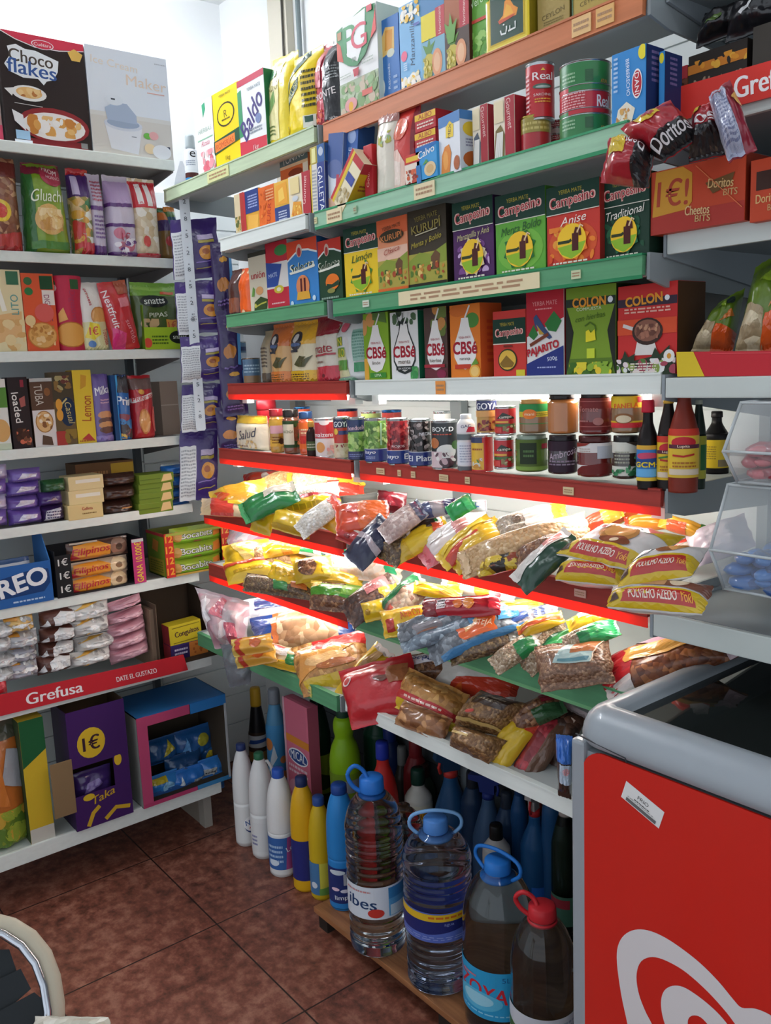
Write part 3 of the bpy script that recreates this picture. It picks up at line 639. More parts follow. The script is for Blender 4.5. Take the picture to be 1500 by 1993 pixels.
B('tea_tin', 'square green tin in a gold frame with an orange picture and curly white writing', 'tin', 'R', 1, 946, 1030, -16, .11, '#e2c832', [('r', .09, .11, .9, 1, '#c9a91e'), ('r', .12, .14, .87, 1, '#17402f'), ('p', [(.3, .52), (.42, .6), (.46, .84), (.56, .88), (.66, .7), (.76, .62), (.72, .5)], '#e8912c'), ('p', [(.42, .54), (.5, .78), (.6, .7), (.66, .56)], '#f2b03c'), ('e', .5, .96, .16, .05, '#c8d0c8'), ('p', [(.34, .46), (.66, .5), (.7, .54), (.3, .53)], '#c8502c'),
  ('l', [(.36, .34), (.38, .26), (.48, .25), (.5, .33), (.5, .38)], .018, '#e8ece8'), ('l', [(.54, .27), (.7, .28), (.7, .4)], .018, '#e8ece8'), ('l', [(.58, .28), (.58, .36)], .014, '#e8ece8'), ('e', .44, .42, .02, .015, '#e8ece8'), ('r', .02, .03, .96, .05, '#f2e27a')], '#8a7a1e', sb=-.002, rough=.25, bev=.005)
B('tea_box', 'tan wooden-look tea box to the right of the gold framed tin', 'tea box', 'R', 1, 1046, 1108, -40, .10, '#a58f52', [('t', 'CEYLON', .5, .34, .7, .1, '#6a5a30', 5), ('r', .03, .03, .97, .05, '#7a6a38'), ('b', .2, .15, .8, .24, 2, '#7a6a38')], '#5a4a28', sb=.012)
B('tea_box', 'tan wooden-look tea box at the far end of the orange shelf', 'tea box', 'R', 1, 1113, 1190, -60, .10, '#b0994e', [('t', 'CEYLON', .5, .34, .7, .1, '#6a5a30', 5), ('r', .03, .03, .97, .05, '#7a6a38'), ('r', .0, .0, .04, 1, '#4f6a4a')], '#6a5a30', sb=.012)
# --- second shelf, corner unit (white rail)
B('biscuit_box', 'narrow cream and tan box first on the white railed shelf', 'box', 'R', 2, 460, 479, 377, .06, '#d9c9a4', [('r', .6, 0, 1, 1, '#a83a34'), ('g', .05, .05, .55, .5, 12, .06, ['#8a7a4a', '#c8a860', '#5f6a3a'], 1)], sb=.03)
B('snack_box', 'blue topped box with a golden snack picture on the white railed shelf', 'box', 'R', 2, 478, 507, 370, .06, '#d8a03c', [('r', .0, .5, 1, 1, '#2c3f7c'), ('b', .3, .6, .9, .9, 5, '#a8b4dc'), ('p', [(.2, .08), (.9, .05), (.95, .42), (.3, .46)], '#e8b050'), ('r', 0, 0, .12, 1, '#b8343a')], sb=.03)
B('snack_box', 'orange box with upright red lettering on the white railed shelf', 'box', 'R', 2, 506, 538, 362, .06, '#dd6a2c', [('t', 'CURRY', .62, .4, .7, .2, '#b83a28', 78), ('g', .05, .2, .5, .95, 14, .05, ['#e8883c', '#c85a24'], 2), ('b', .5, .66, .95, .92, 4, '#e8b080')], sb=.03)
B('snack_box', 'box with yellow snacks above a dark blue base on the white railed shelf', 'box', 'R', 2, 537, 566, 352, .06, '#e2b048', [('r', 0, 0, 1, .45, '#2f437c'), ('p', [(.1, .5), (.9, .48), (.85, .95), (.15, .92)], '#e8a43c'), ('p', [(.3, .55), (.7, .6), (.6, .86), (.3, .8)], '#f2c860'), ('b', .25, .08, .8, .36, 5, '#c8d0e4')], sb=.03)
B('sauce_box', 'taller orange box with a grey top standing behind the others on the white railed shelf', 'box', 'R', 2, 552, 606, 296, .05, '#d8703a', [('r', 0, .86, 1, 1, '#5f7478'), ('t', 'TONINO', .5, .93, .8, .08, '#dfe6e4', 4), ('r', 0, .82, 1, .86, '#e8c8a0'), ('e', .55, .74, .25, .05, '#8a3a22'), ('r', .82, .0, 1, .82, '#e8e0d0')], sb=.10)
B('seafood_box', 'cream box with a red upright band and a rice dish on the white railed shelf', 'box', 'R', 2, 565, 608, 338, .06, '#e9dcc0', [('r', .62, 0, 1, 1, '#aa2c38'), ('t', 'Gourmet', .72, .62, .6, .13, '#e8c4c0', 82), ('p', [(.05, .06), (.6, .02), (.55, .4), (.2, .44)], '#e09a3c'), ('g', .08, .04, .55, .36, 20, .05, ['#e8b04a', '#d8782c', '#f2d070'], 4), ('e', .3, .5, .14, .06, '#cfd4d8'), ('r', .1, .6, .5, .95, '#e8d49a')], '#8f2430', sb=.02)
# --- second shelf, main unit (green rail)
B('biscuit_box', 'cream and navy biscuit box with upright white letters at the start of the green shelf', 'box', 'R', 2, 606, 634, 318, .07, '#e6e2d6', [('r', 0, 0, .12, 1, '#e2c03a'), ('r', .5, 0, 1, 1, '#2a3c82'), ('t', 'GALLETA', .74, .5, .85, .3, '#eef0f4', -86), ('b', .16, .1, .45, .9, 12, '#a8aab4')], '#26336a', sb=.02, lean=2)
B('tuna_tin_box', 'little gold and blue carton lying on top of the navy biscuit box', 'box', 'R', 2, 604, 632, 283, .06, '#b8a64a', [('r', .5, .0, 1, 1, '#2a5a94'), ('e', .75, .6, .16, .25, '#b8c4d4'), ('p', [(.1, .1), (.4, .1), (.4, .9), (.15, .9)], '#e8e4a0')], '#27508a', sb=.02, pb=318, lean=0)
B('rice_cake_box', 'white and slate blue carton leaning to the right beside the navy biscuit box', 'box', 'R', 2, 634, 662, 262, .05, '#dfe4ea', [('r', 0, .55, 1, 1, '#3f5a94'), ('e', .5, .55, .5, .12, '#5f6fa0'), ('r', 0, 0, 1, .18, '#e2b49a'), ('l', [(.7, .2), (.75, .48)], .03, '#c0485a')], '#4a5f92', sb=.03, lean=9)
B('rice_cake_box', 'deep blue carton leaning to the right under the orange rail', 'box', 'R', 2, 662, 690, 246, .05, '#2f5aa0', [('e', .6, .86, .28, .08, '#8a9fc8'), ('t', 'BALANCE', .5, .5, .5, .2, '#c8d4ea', 88), ('b', .3, .1, .7, .26, 3, '#8aa4d4')], '#24477e', sb=.04, lean=9)
B('biscuit_box', 'red and yellow box fallen over diagonally on the green shelf', 'box', 'R', 2, 640, 668, 285, .05, '#efe3c0', [('r', 0, 0, .14, 1, '#c2343c'), ('r', .14, 0, .3, 1, '#e2c43c'), ('r', .35, .5, .9, .66, '#3f4f9a'), ('g', .3, .06, .95, .4, 14, .05, ['#a8905a', '#c8b890'], 6), ('r', .3, .86, 1, 1, '#b83038')], '#dcb028', sart=[('b', .3, .45, .75, .6, 2, '#a8502c'), ('r', 0, .8, 1, 1, '#b8343c')], sb=-.004, lean=46, dz=.004)
B('seafood_box', 'slim red box with pink upright lettering behind the fallen box', 'box', 'R', 2, 711, 727, 282, .05, '#b82c34', [('t', 'Gourmet', .5, .5, .85, .3, '#f0b8a8', 84)], sb=.02)
P('herb_sachet', 'tall cream packet with faint flowers next to the slim red box', 'packet', 'R', 2, 727, 764, 214, .04, '#e4dccb', [('r', 0, 0, .1, 1, '#e2b04a'), ('g', .3, .55, .9, .75, 12, .04, ['#b8b84a', '#a0c090', '#e8e0e0'], 5), ('r', .0, .85, 1, 1, '#a8736a')], sb=.02, lean=3)
P('herb_sachet', 'tall red packet fading to cream near the bottom, beside the cream packet', 'packet', 'R', 2, 750, 800, 204, .05, '#cf3a34', [('p', [(0, .0), (.75, 0), (.8, .3), (.5, .5), (.1, .45)], '#eec8b8'), ('p', [(.1, .1), (.6, .1), (.6, .35), (.2, .4)], '#f2ddd0'), ('e', .5, .72, .3, .12, '#dd6a50'), ('r', .88, 0, 1, 1, '#8f2430')], sb=.03, lean=4)
for i in range(4):
    B('tuna_carton', ['red and yellow carton at the bottom of the stack of four on the green shelf', 'red and yellow carton second from the bottom of the stack on the green shelf', 'red and yellow carton third from the bottom of the stack on the green shelf', 'red and yellow carton on top of the stack under the orange rail'][i], 'box', 'R', 2, 808, 848, 300-i*1-29*i, .12, '#b8282e',
      [('r', 0, .62, 1, .96, '#e2b52c'), ('t', 'ALBO', .5, .8, .7, .26, '#a83a22', 0, .05), ('b', .1, .15, .9, .5, 2, '#e8d0c0')], '#a8242c', sart=[('b', .3, .3, .8, .6, 1, '#e8b8b0')], sb=.03, dz=.0385*i, h=.0375, group='stacked red tuna cartons')
B('tuna_carton', 'small cream and red box with a stew picture in front of the stack of cartons', 'box', 'R', 2, 789, 818, 300, .03, '#efe0d0', [('r', 0, .7, 1, 1, '#c8342c'), ('r', .1, .76, .9, .92, '#e8c03c'), ('g', .1, .05, .9, .5, 22, .09, ['#b8402c', '#d4623c', '#8a2a1e'], 2)], sb=-.004)
B('tuna_carton', 'blue tuna box with a white name and a fillet picture', 'box', 'R', 2, 812, 852, 281, .03, '#3f9ad4', [('p', [(0, .78), (1, .92), (1, 1), (0, 1)], '#2a6fb4'), ('t', 'Calvo', .5, .8, .8, .2, '#f2f4f4', 8, .04), ('e', .66, .3, .28, .2, '#e2c89a'), ('e', .66, .3, .18, .12, '#d4b07a'), ('p', [(.3, .45), (.6, .5), (.5, .6)], '#5a9a4a'), ('r', 0, 0, .22, .5, '#2f74b0')], sb=-.004, lean=-2)
B('mussel_box', 'white and blue box with a yellow shell and orange mussels', 'box', 'R', 2, 852, 900, 222, .07, '#e3e6ea', [('r', 0, .82, 1, 1, '#4a7fb8'), ('p', [(.35, .62), (.7, .6), (.72, .8), (.55, .88), (.36, .8)], '#e8c83c'), ('t', 'MEX', .54, .72, .24, .12, '#5a4a2a', 78), ('p', [(.1, .05), (.5, .02), (.6, .35), (.5, .5), (.3, .48), (.15, .35)], '#d9822c'), ('e', .33, .25, .12, .16, '#e8a048'), ('e', .85, .15, .14, .12, '#a85a2c')], '#cfd4dc', sart=[('r', 0, .85, 1, 1, '#4a7fb8'), ('e', .5, .2, .4, .14, '#b8602c'), ('e', .4, .7, .3, .12, '#e0c03c'), ('b', .2, .4, .8, .55, 3, '#8a8aa0')], sb=-.002, yw=-8)
def gourm(c): return [('r', .55, 0, 1, 1, '#a82a36'), ('t', 'Gourmet', .76, .72, .5, .22, '#e8c8c0', -84), ('p', [(0, 0), (.5, 0), (.55, .4), (.35, .58), (.1, .5)], c)]+[('l', [(.08+.1*i, .05), (.2+.08*i, .46)], .02, '#e2e0d8') for i in range(4)]+[('r', .05, .62, .5, .96, '#e6d8b4')]
B('sardine_box', 'cream and red box with grey sardines, the narrower of the pair', 'box', 'R', 2, 921, 950, 206, .08, '#e9dfc8', gourm('#5a6470'), '#942430', sb=.01)
B('sardine_box', 'cream and red box with golden sardines beside the tall red can', 'box', 'R', 2, 962, 1002, 190, .08, '#e9dfc8', gourm('#7a6a3a'), '#942430', sb=.006)
can('fish_can', 'short gold and red can under the tall red can on the green shelf', 'can', 'R', 2, 1013, 1073, 230, '#b02830', [('r', 0, .55, 1, 1, '#9a8a3a'), ('b', .1, .6, .9, .9, 2, '#c8b86a')], lid='#a8964a', rim=.06, sb=.01)
can('fish_can', 'tall red can with a fish picture standing on a short gold can', 'can', 'R', 2, 1023, 1080, 128, '#c0262e', [('t', 'Real', .58, .78, .6, .15, '#f4eeee', 0, .05), ('p', [(.52, .88), (.58, .93), (.64, .88)], '#e8c03c'), ('e', .56, .58, .26, .05, '#4a6a5a'), ('e', .58, .57, .2, .025, '#a8b8b4'), ('t', 'SARDINE', .56, .42, .5, .05, '#f0dcd8'), ('b', .36, .26, .78, .36, 2, '#e8a83c'), ('b', .05, .1, .2, .85, 9, '#e8b8b8')], pb=229, sb=.014)
for i in range(3):
    can('small_can', ['tiny red can lowest in the little stack between the two can towers', 'tiny red can in the middle of the little stack between the can towers', 'tiny red can on top of the little stack between the can towers'][i], 'can', 'R', 2, 1070, 1098, 262-13*i, ['#b82a32', '#d8d4cc', '#9a2a34'][i], [('b', .1, .2, .9, .8, 2, '#e8d8d0')], pb=274-13*i, sb=.10, rim=.12, group='tiny stacked cans')
for i, (c, tx) in enumerate((('#2f7d43', 0), ('#c02a38', 1), ('#2f7d43', 0))):
    can('fish_can', ['round green can at the bottom of the tower of three flat cans', 'round red can in the middle of the tower of three flat cans', 'round green can on top of the tower of three flat cans'][i], 'can', 'R', 2, 1088, 1189, 222-45.5*i, c, ([('t', 'Real', .8, .42, .24, .5, '#f6f0f0', 0, .05), ('b', .08, .2, .5, .8, 6, '#e8a8a8')] if tx else [('b', .1, .3, .35, .7, 3, '#9fc8a0'), ('r', .5, .3, .62, .7, '#1e5a30'), ('t', 'ATUN', .8, .3, .12, .22, '#e89a4a')]), pb=263-45.5*i, sb=.0, rim=.05)
def dani(): return [('p', [(.1, .0), (.6, 0), (.7, .18), (.45, .3), (.2, .22)], '#e8e0cc'), ('g', .15, .02, .6, .22, 18, .04, ['#d8a860', '#f0e8d8', '#c89050'], 4), ('e', .76, .5, .15, .2, '#f2eeee'), ('e', .76, .5, .13, .175, '#b82c3a'), ('t', 'DANI', .76, .5, .3, .12, '#f6f0f0', -88, .04), ('t', 'BERBERECHO', .5, .62, .5, .1, '#e8f0f8', -88), ('b', .08, .45, .2, .95, 8, '#b8d4ee'), ('e', .92, .9, .12, .1, '#e8d83a')]
B('cockle_box', 'bright blue box with a red oval badge and dark navy side beside the green cans', 'box', 'R', 2, 1190, 1256, 96, .05, '#3a8acb', dani(), '#22305e', sart=[('b', .3, .5, .7, .95, 6, '#7a6a9a')], sb=.004)
B('cockle_box', 'bright blue box with a dark navy side, farther along behind its twin', 'box', 'R', 2, 1281, 1292, 100, .05, '#3a8acb', [('r', .2, 0, 1, 1, '#3a8acb'), ('e', .5, .9, .4, .08, '#e8d83a')], '#22305e', sart=[('b', .3, .5, .7, .95, 6, '#7a6a9a')], sb=.03)
# ---------------------------------------------------------------- third and fourth shelves: yerba mate
P('flour_bag', 'brown see-through packet at the dark corner end of the dark green shelf', 'packet', 'R', 3, 442, 464, 524, .06, '#4a241c', [('r', .1, .1, .9, .4, '#8a4a2c')], sb=.03)
P('orange_packet', 'plain bright orange packet beside the brown see-through packet', 'packet', 'R', 3, 461, 490, 520, .06, '#f0621e', [('e', .25, .9, .12, .05, '#f6c8a0'), ('e', .72, .9, .12, .05, '#f6c8a0'), ('e', .5, .07, .12, .05, '#f6c8a0')], sb=.02, seal=.03)
B('yerba_packet', 'beige mate packet with red lettering and green leaves, right of the orange packet', 'packet', 'R', 3, 489, 524, 490, .07, '#d6cdb6', [('r', 0, .93, 1, 1, '#3a3a30'), ('t', 'unión', .5, .62, .98, .11, '#b8303a', 0, .04), ('e', .55, .36, .2, .07, '#d8a06a'), ('p', [(.1, .28), (.2, .44), (.3, .4), (.25, .28)], '#6a9a4a'), ('p', [(.2, .02), (.9, .04), (.98, .2), (.6, .26), (.25, .18)], '#39502a'), ('l', [(.3, .1), (.6, .14), (.9, .16)], .012, '#b8b04a'), ('e', .3, .12, .06, .04, '#c8c05a')], sb=.012)
B('yerba_packet', 'red, white and blue mate packet with a green leaf on top', 'packet', 'R', 3, 523, 565, 470, .07, '#e4e0dc', [('r', 0, .7, 1, 1, '#c02c3c'), ('e', .72, .86, .3, .08, '#3f8a4a'), ('p', [(0, .35), (.5, .35), (.72, .66), (0, .72)], '#2f4f9c'), ('t', 'MATE', .3, .52, .4, .06, '#c8d8f0', 4), ('r', 0, 0, 1, .32, '#c22e40'), ('e', .55, .3, .22, .06, '#c8b83a'), ('e', .55, .3, .1, .03, '#e8e0c0'), ('b', .2, .08, .8, .12, 1, '#e8c0c0')], sb=.012)
def selecta(bg, o): return [('p', [(0, .72), (.28, .82), (.46, .86), (.72, .84), (1, .78), (1, 1), (0, 1)], '#dd4a2a' if o else '#cf3a2c'), ('l', [(0, .71), (.28, .81), (.46, .85), (.72, .83), (1, .77)], .014, '#eef0ee'), ('e', .42, .84, .1, .1, '#d8b8a8'), ('e', .42, .82, .06, .07, '#b83a3a'), ('t', 'Selecta', .48, .6, .9, .14, '#f0f2e0', 4, .06, .2), ('t', 'Selecta', .48, .6, .88, .12, '#2f4a2c', 4, .01, .2), ('l', [(.1, .52), (.5, .54), (.92, .58)], .018, '#eceee0')]
B('yerba_packet', 'sky blue mate packet with an orange top and two dark figures in a badge', 'packet', 'R', 3, 564, 622, 466, .07, '#3c84c8', selecta('', 1)+[('e', .5, .3, .22, .17, '#dd8a5a'), ('r', .42, .2, .48, .42, '#5a1e24'), ('r', .54, .2, .6, .42, '#5a1e24'), ('p', [(.28, .1), (.74, .1), (.7, .22), (.32, .22)], '#e2a83c'), ('e', .12, .06, .05, .04, '#cfe4f4'), ('e', .86, .1, .05, .04, '#cfe4f4')], '#2a5f94', sb=.01)
B('yerba_packet', 'dark green mate packet with an orange sun beside the sky blue one', 'packet', 'R', 3, 621, 668, 466, .07, '#22452f', selecta('', 0)+[('e', .62, .32, .28, .13, '#ee7a26'), ('p', [(.36, .2), (.9, .26), (.88, .34), (.6, .28), (.38, .3)], '#1f3f2a'), ('e', .56, .18, .16, .04, '#8a8a4a'), ('b', .15, .04, .85, .1, 1, '#9ab0a0')], '#1a3424', sb=.012)
B('yerba_packet', 'yellow mate packet with a dark green header and leaf pattern', 'packet', 'R', 3, 676, 737, 440, .07, '#eec92a', campesino('Limón', '#3f8a3a', '#3a5a2a'), '#d8c49a', sb=.006, yw=4)
def kurupi(sky, hill, fig): return [('r', 0, .0, 1, .45, hill), ('p', [(0, .36), (.3, .46), (.6, .42), (1, .52), (1, .3), (0, .25)], '#8a9a3a'), ('p', [(.62, .22), (.8, .22), (.84, .4), (.72, .46), (.6, .38)], '#6a4a30'), ('g', .05, .1, .95, .32, 30, .035, ['#5a7a30', '#c88a3c', '#a84a2a', '#e0c070', '#3f5a2a'], 5), ('r', 0, 0, 1, .07, fig)]
B('yerba_packet', 'orange mate packet with a black curved name over a green landscape', 'packet', 'R', 3, 738, 796, 424, .07, '#e8946a', [('r', 0, .78, 1, 1, '#e0683c'), ('r', 0, .45, 1, .62, '#ecc0a8')]+kurupi('', '#b0a048', '#e0682c')+[('t', 'YERBA MATE', .5, .88, .6, .05, '#5a3a20', 4), ('e', .5, .76, .4, .085, '#3a3220'), ('t', 'KURUPÍ', .5, .76, .7, .1, '#e08a4c', 4, .04), ('t', 'Clásica', .5, .57, .6, .07, '#b04a3a', 8, .02, .3)], '#b8603c', sb=.01)
B('yerba_packet', 'dark brown mate packet with a gold name over a green landscape', 'packet', 'R', 3, 797, 871, 404, .07, '#3d3426', kurupi('', '#a8a044', '#2a2418')+[('t', 'YERBA MATE', .5, .89, .6, .06, '#8a7c3c', 4), ('t', 'KURUPÍ', .5, .78, .76, .13, '#9a8a44', 4, .03), ('l', [(.22, .68), (.8, .72)], .007, '#c8c0a0'), ('t', 'Menta y Boldo', .5, .58, .8, .09, '#b8a83c', 8, .01, .3)], '#241e16', sb=.012)
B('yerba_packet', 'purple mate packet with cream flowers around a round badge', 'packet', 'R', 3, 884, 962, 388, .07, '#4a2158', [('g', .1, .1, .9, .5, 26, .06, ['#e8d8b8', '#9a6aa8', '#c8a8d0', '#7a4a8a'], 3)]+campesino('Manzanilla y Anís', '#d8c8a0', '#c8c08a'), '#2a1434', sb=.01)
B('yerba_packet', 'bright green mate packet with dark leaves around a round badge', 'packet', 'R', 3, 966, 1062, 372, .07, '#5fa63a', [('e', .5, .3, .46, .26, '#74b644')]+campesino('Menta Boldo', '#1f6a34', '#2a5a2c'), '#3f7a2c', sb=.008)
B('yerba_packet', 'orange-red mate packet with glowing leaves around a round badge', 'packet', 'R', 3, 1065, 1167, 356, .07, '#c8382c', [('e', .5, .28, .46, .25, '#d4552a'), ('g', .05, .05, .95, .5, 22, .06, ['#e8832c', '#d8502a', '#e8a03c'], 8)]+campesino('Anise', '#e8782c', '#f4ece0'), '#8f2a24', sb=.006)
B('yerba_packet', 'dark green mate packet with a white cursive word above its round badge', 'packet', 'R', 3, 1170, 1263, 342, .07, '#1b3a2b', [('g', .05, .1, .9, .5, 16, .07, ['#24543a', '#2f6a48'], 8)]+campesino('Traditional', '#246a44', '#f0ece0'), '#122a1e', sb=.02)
can('paint_tub', 'grey blue striped canister at the corner end of the fourth shelf', 'canister', 'R', 4, 446, 484, 666, '#5f7f9c', [('r', 0, .55, 1, .75, '#c8d4dc'), ('r', 0, .8, 1, .9, '#2a3a6a'), ('b', .1, .1, .9, .45, 4, '#c8b89a')], sb=.10, rim=.02)
can('fish_can', 'low blue grey can in front of the striped canister', 'can', 'R', 4, 474, 509, 697, '#4f6f8c', [('r', 0, .0, 1, .3, '#8a6a4a'), ('b', .1, .4, .9, .8, 3, '#a8c0d0')], sb=.03, lid='#8a7a68')
P('yerba_packet', 'beige packet seen edge-on before the orange mate bag', 'packet', 'R', 4, 507, 524, 644, .06, '#b8a888', [('r', 0, 0, 1, .2, '#5a4a38'), ('b', .2, .3, .8, .7, 6, '#5a4a38')], sb=.03)
def amanda(top, low): return [('r', 0, .62, 1, 1, top), ('e', .42, .68, .22, .15, '#2a2c38'), ('e', .42, .72, .1, .07, '#d8d8d4'), ('e', .42, .62, .18, .03, '#4a6a9c'), ('r', .2, .5, .5, .54, '#2a3440'), ('p', [(.35, .3), (.55, .44), (.75, .42), (.6, .34), (.9, .44), (.7, .26), (.5, .26)], '#4a4a22'), ('r', 0, 0, 1, .2, low), ('b', .1, .05, .8, .16, 3, '#6a4a1a')]
P('yerba_packet', 'peach mate bag with a black oval and a plant drawing', 'packet', 'R', 4, 521, 560, 630, .07, '#e0b070', amanda('#d9783c', '#dd7f34'), sb=.008, wr=.06)
P('yerba_packet', 'cream and yellow mate bag with a black oval and a plant drawing', 'packet', 'R', 4, 558, 611, 624, .08, '#e4d8b4', amanda('#e8b030', '#e0b020'), sb=.0, wr=.08)
P('yerba_packet', 'red and white mate bag with a dark red top', 'packet', 'R', 4, 609, 656, 614, .07, '#d8d0c0', [('r', 0, .75, 1, 1, '#8f2030'), ('e', .5, .75, .6, .05, '#8f2030'), ('t', 'mate', .45, .5, .8, .11, '#a82a38', 0, .05), ('r', .05, .4, .9, .43, '#a82a38'), ('b', .1, .28, .5, .34, 1, '#8a6a5a'), ('r', 0, 0, 1, .24, '#c22c3e'), ('e', .5, .1, .07, .03, '#7a1a28')], sb=.004, lean=-2)
P('yerba_packet', 'white and green packet with leafy lettering and a pink round stamp', 'packet', 'R', 4, 650, 711, 612, .07, '#dfe2e0', [('p', [(0, .5), (.42, .52), (.55, .08), (0, .06)], '#d8d8a8'), ('r', .02, .55, .36, .68, '#5a8a2c'), ('r', .05, .38, .42, .52, '#6a9a34'), ('t', 'SIN', .2, .61, .3, .12, '#d8d03a', 0, .06), ('t', 'PALO', .24, .44, .36, .12, '#d8d03a', 0, .06), ('r', .1, .18, .5, .33, '#5a9a3c'), ('e', .4, .82, .12, .08, '#d45a70'), ('p', [(.1, .65), (.22, .86), (.05, .9)], '#7aa06a'), ('r', .68, .3, 1, .76, '#8fb8a8'), ('b', .7, .34, .98, .74, 9, '#5a8f7c'), ('r', .7, .14, .96, .28, '#2f8a58'), ('e', .7, .93, .1, .03, '#5a9a4a'), ('r', 0, .0, .7, .06, '#8ac0a0')], sb=.012, wr=.08, lean=-2)
def cbse(sub, subc): return [('p', [(.4, .82), (.62, .82), (.66, .7), (.86, .46), (.86, .3), (.72, .17), (.5, .13), (.28, .17), (.14, .3), (.14, .46), (.34, .7)], '#f1eeea'), ('l', [(.52, .82), (.68, .98)], .014, '#e8e8e4'), ('t', 'CBSé', .5, .42, .78, .16, '#a81f30', 0, .07), ('t', 'YERBA MATE', .5, .56, .4, .03, '#b8505a'), ('t', sub, .5, .27, .5, .05, '#5a4a3a')]
B('yerba_packet', 'lime green mate packet with a white gourd and fruit on its corner', 'packet', 'R', 4, 711, 759, 609, .07, '#86b02c', [('e', .3, .9, .18, .1, '#d89a5a'), ('e', .05, .8, .12, .12, '#d89a5a'), ('r', 0, 0, .18, .34, '#e0a83c'), ('p', [(.4, .9), (.95, .84), (.9, 1), (.4, 1)], '#5a7a3a')]+cbse('limón', 1)+[('r', .24, .05, .88, .125, '#3f8a34'), ('t', 'LIMA', .56, .088, .5, .04, '#e8f0d8')], '#5a7a24', sb=.008)
B('yerba_packet', 'white mate packet with a black gourd outline and mint leaves', 'packet', 'R', 4, 763, 816, 606, .07, '#e6e6e4', [('g', .1, .8, .95, 1, 10, .06, ['#3a4a34', '#4f6a4a'], 4), ('p', [(.36, .86), (.64, .86), (.68, .72), (.9, .46), (.9, .28), (.74, .13), (.5, .09), (.26, .13), (.1, .28), (.1, .46), (.32, .72)], '#2a3230')]+cbse('menta', 1)+[('r', .2, .15, .8, .21, '#222826'), ('t', 'SIN AZÚCAR', .5, .18, .5, .035, '#eee'), ('g', .72, .0, 1, .2, 12, .06, ['#3f8f4f', '#5fa860'], 7), ('l', [(.3, .98), (.36, .8)], .008, '#3a4040'), ('l', [(.5, .98), (.48, .8)], .008, '#3a4040')], '#1f6a4a', sb=.006)
B('yerba_packet', 'dark wine mate packet with a white gourd and herbs', 'packet', 'R', 4, 828, 872, 598, .07, '#54403a', [('g', .3, .6, 1, 1, 14, .08, ['#8a5a34', '#6a7a3a', '#c88a4a'], 2), ('r', 0, 0, 1, .16, '#6a3038')]+cbse('hierbas', 1)+[('r', .0, .17, .9, .215, '#a8303c'), ('e', .75, .08, .2, .06, '#8a2a4a')], '#3a2a26', sb=.006)
B('yerba_packet', 'orange mate packet with a white gourd and half an orange', 'packet', 'R', 4, 878, 936, 592, .07, '#e67f2a', [('e', .75, .78, .22, .1, '#4f8a3a'), ('e', .3, .92, .3, .08, '#d8702a')]+cbse('naranja', 1)+[('r', .16, .14, .7, .2, '#c8402a'), ('e', .82, .1, .18, .09, '#f2b24a'), ('e', .82, .1, .13, .065, '#f6cc7a'), ('p', [(.7, .18), (.95, .2), (.86, .28)], '#6a9a3a')], '#d8602a', sart=[('b', .3, .2, .7, .8, 7, '#c8482a')], sb=.004)
B('yerba_packet', 'small red mate packet with a dark header and an oval landscape', 'packet', 'R', 4, 961, 1024, 604, .07, '#cf3c34', [('r', 0, .52, 1, .88, '#123a2c'), ('r', 0, .505, 1, .52, '#e8e0d0'), ('t', 'YERBA MATE', .44, .8, .44, .05, '#b8a83c'), ('t', 'Campesino', .5, .67, .84, .15, '#f0c4b8', 3, .07), ('t', 'Campesino', .5, .67, .8, .13, '#b52e3a', 3, .02), ('e', .45, .27, .29, .165, '#2a3a22'), ('e', .45, .27, .26, .145, '#e2b84a'), ('p', [(.22, .22), (.42, .34), (.66, .22), (.6, .16), (.3, .16)], '#8a6a2a'), ('r', .34, .46, .6, .49, '#7a2a20'), ('r', .72, .0, .98, .12, '#d8c83a')], sb=.01)
B('yerba_packet', 'red, white and blue mate packet with a bird among leaves', 'packet', 'R', 4, 1026, 1098, 566, .07, '#e6e4e2', [('p', [(0, .48), (1, .68), (1, 1), (0, 1)], '#bc2433'), ('t', 'YERBA MATE', .5, .86, .66, .05, '#e89a9a'), ('b', .25, .78, .7, .81, 1, '#e89a9a'), ('p', [(.05, .5), (.2, .62), (.32, .5), (.2, .44)], '#2f7a3a'), ('p', [(.5, .62), (.75, .76), (.95, .64), (.8, .52), (.6, .54)], '#2f7a3a'), ('p', [(.2, .7), (.28, .74), (.5, .58), (.7, .46), (.62, .44), (.38, .52), (.24, .6)], '#3a4f7a'), ('p', [(.28, .62), (.42, .54), (.5, .5), (.36, .5)], '#c8a03c'), ('l', [(.1, .38), (.6, .5)], .02, '#7a3a24'), ('t', 'PAJARITO', .45, .325, .86, .11, '#b8202f', 12, .07), ('p', [(0, 0), (1, 0), (1, .36), (0, .16)], '#26337c'), ('t', '500g', .7, .21, .36, .06, '#dfe4f0', 8), ('b', .3, .1, .8, .13, 1, '#aab4dc')], '#9a2230', sb=.006)
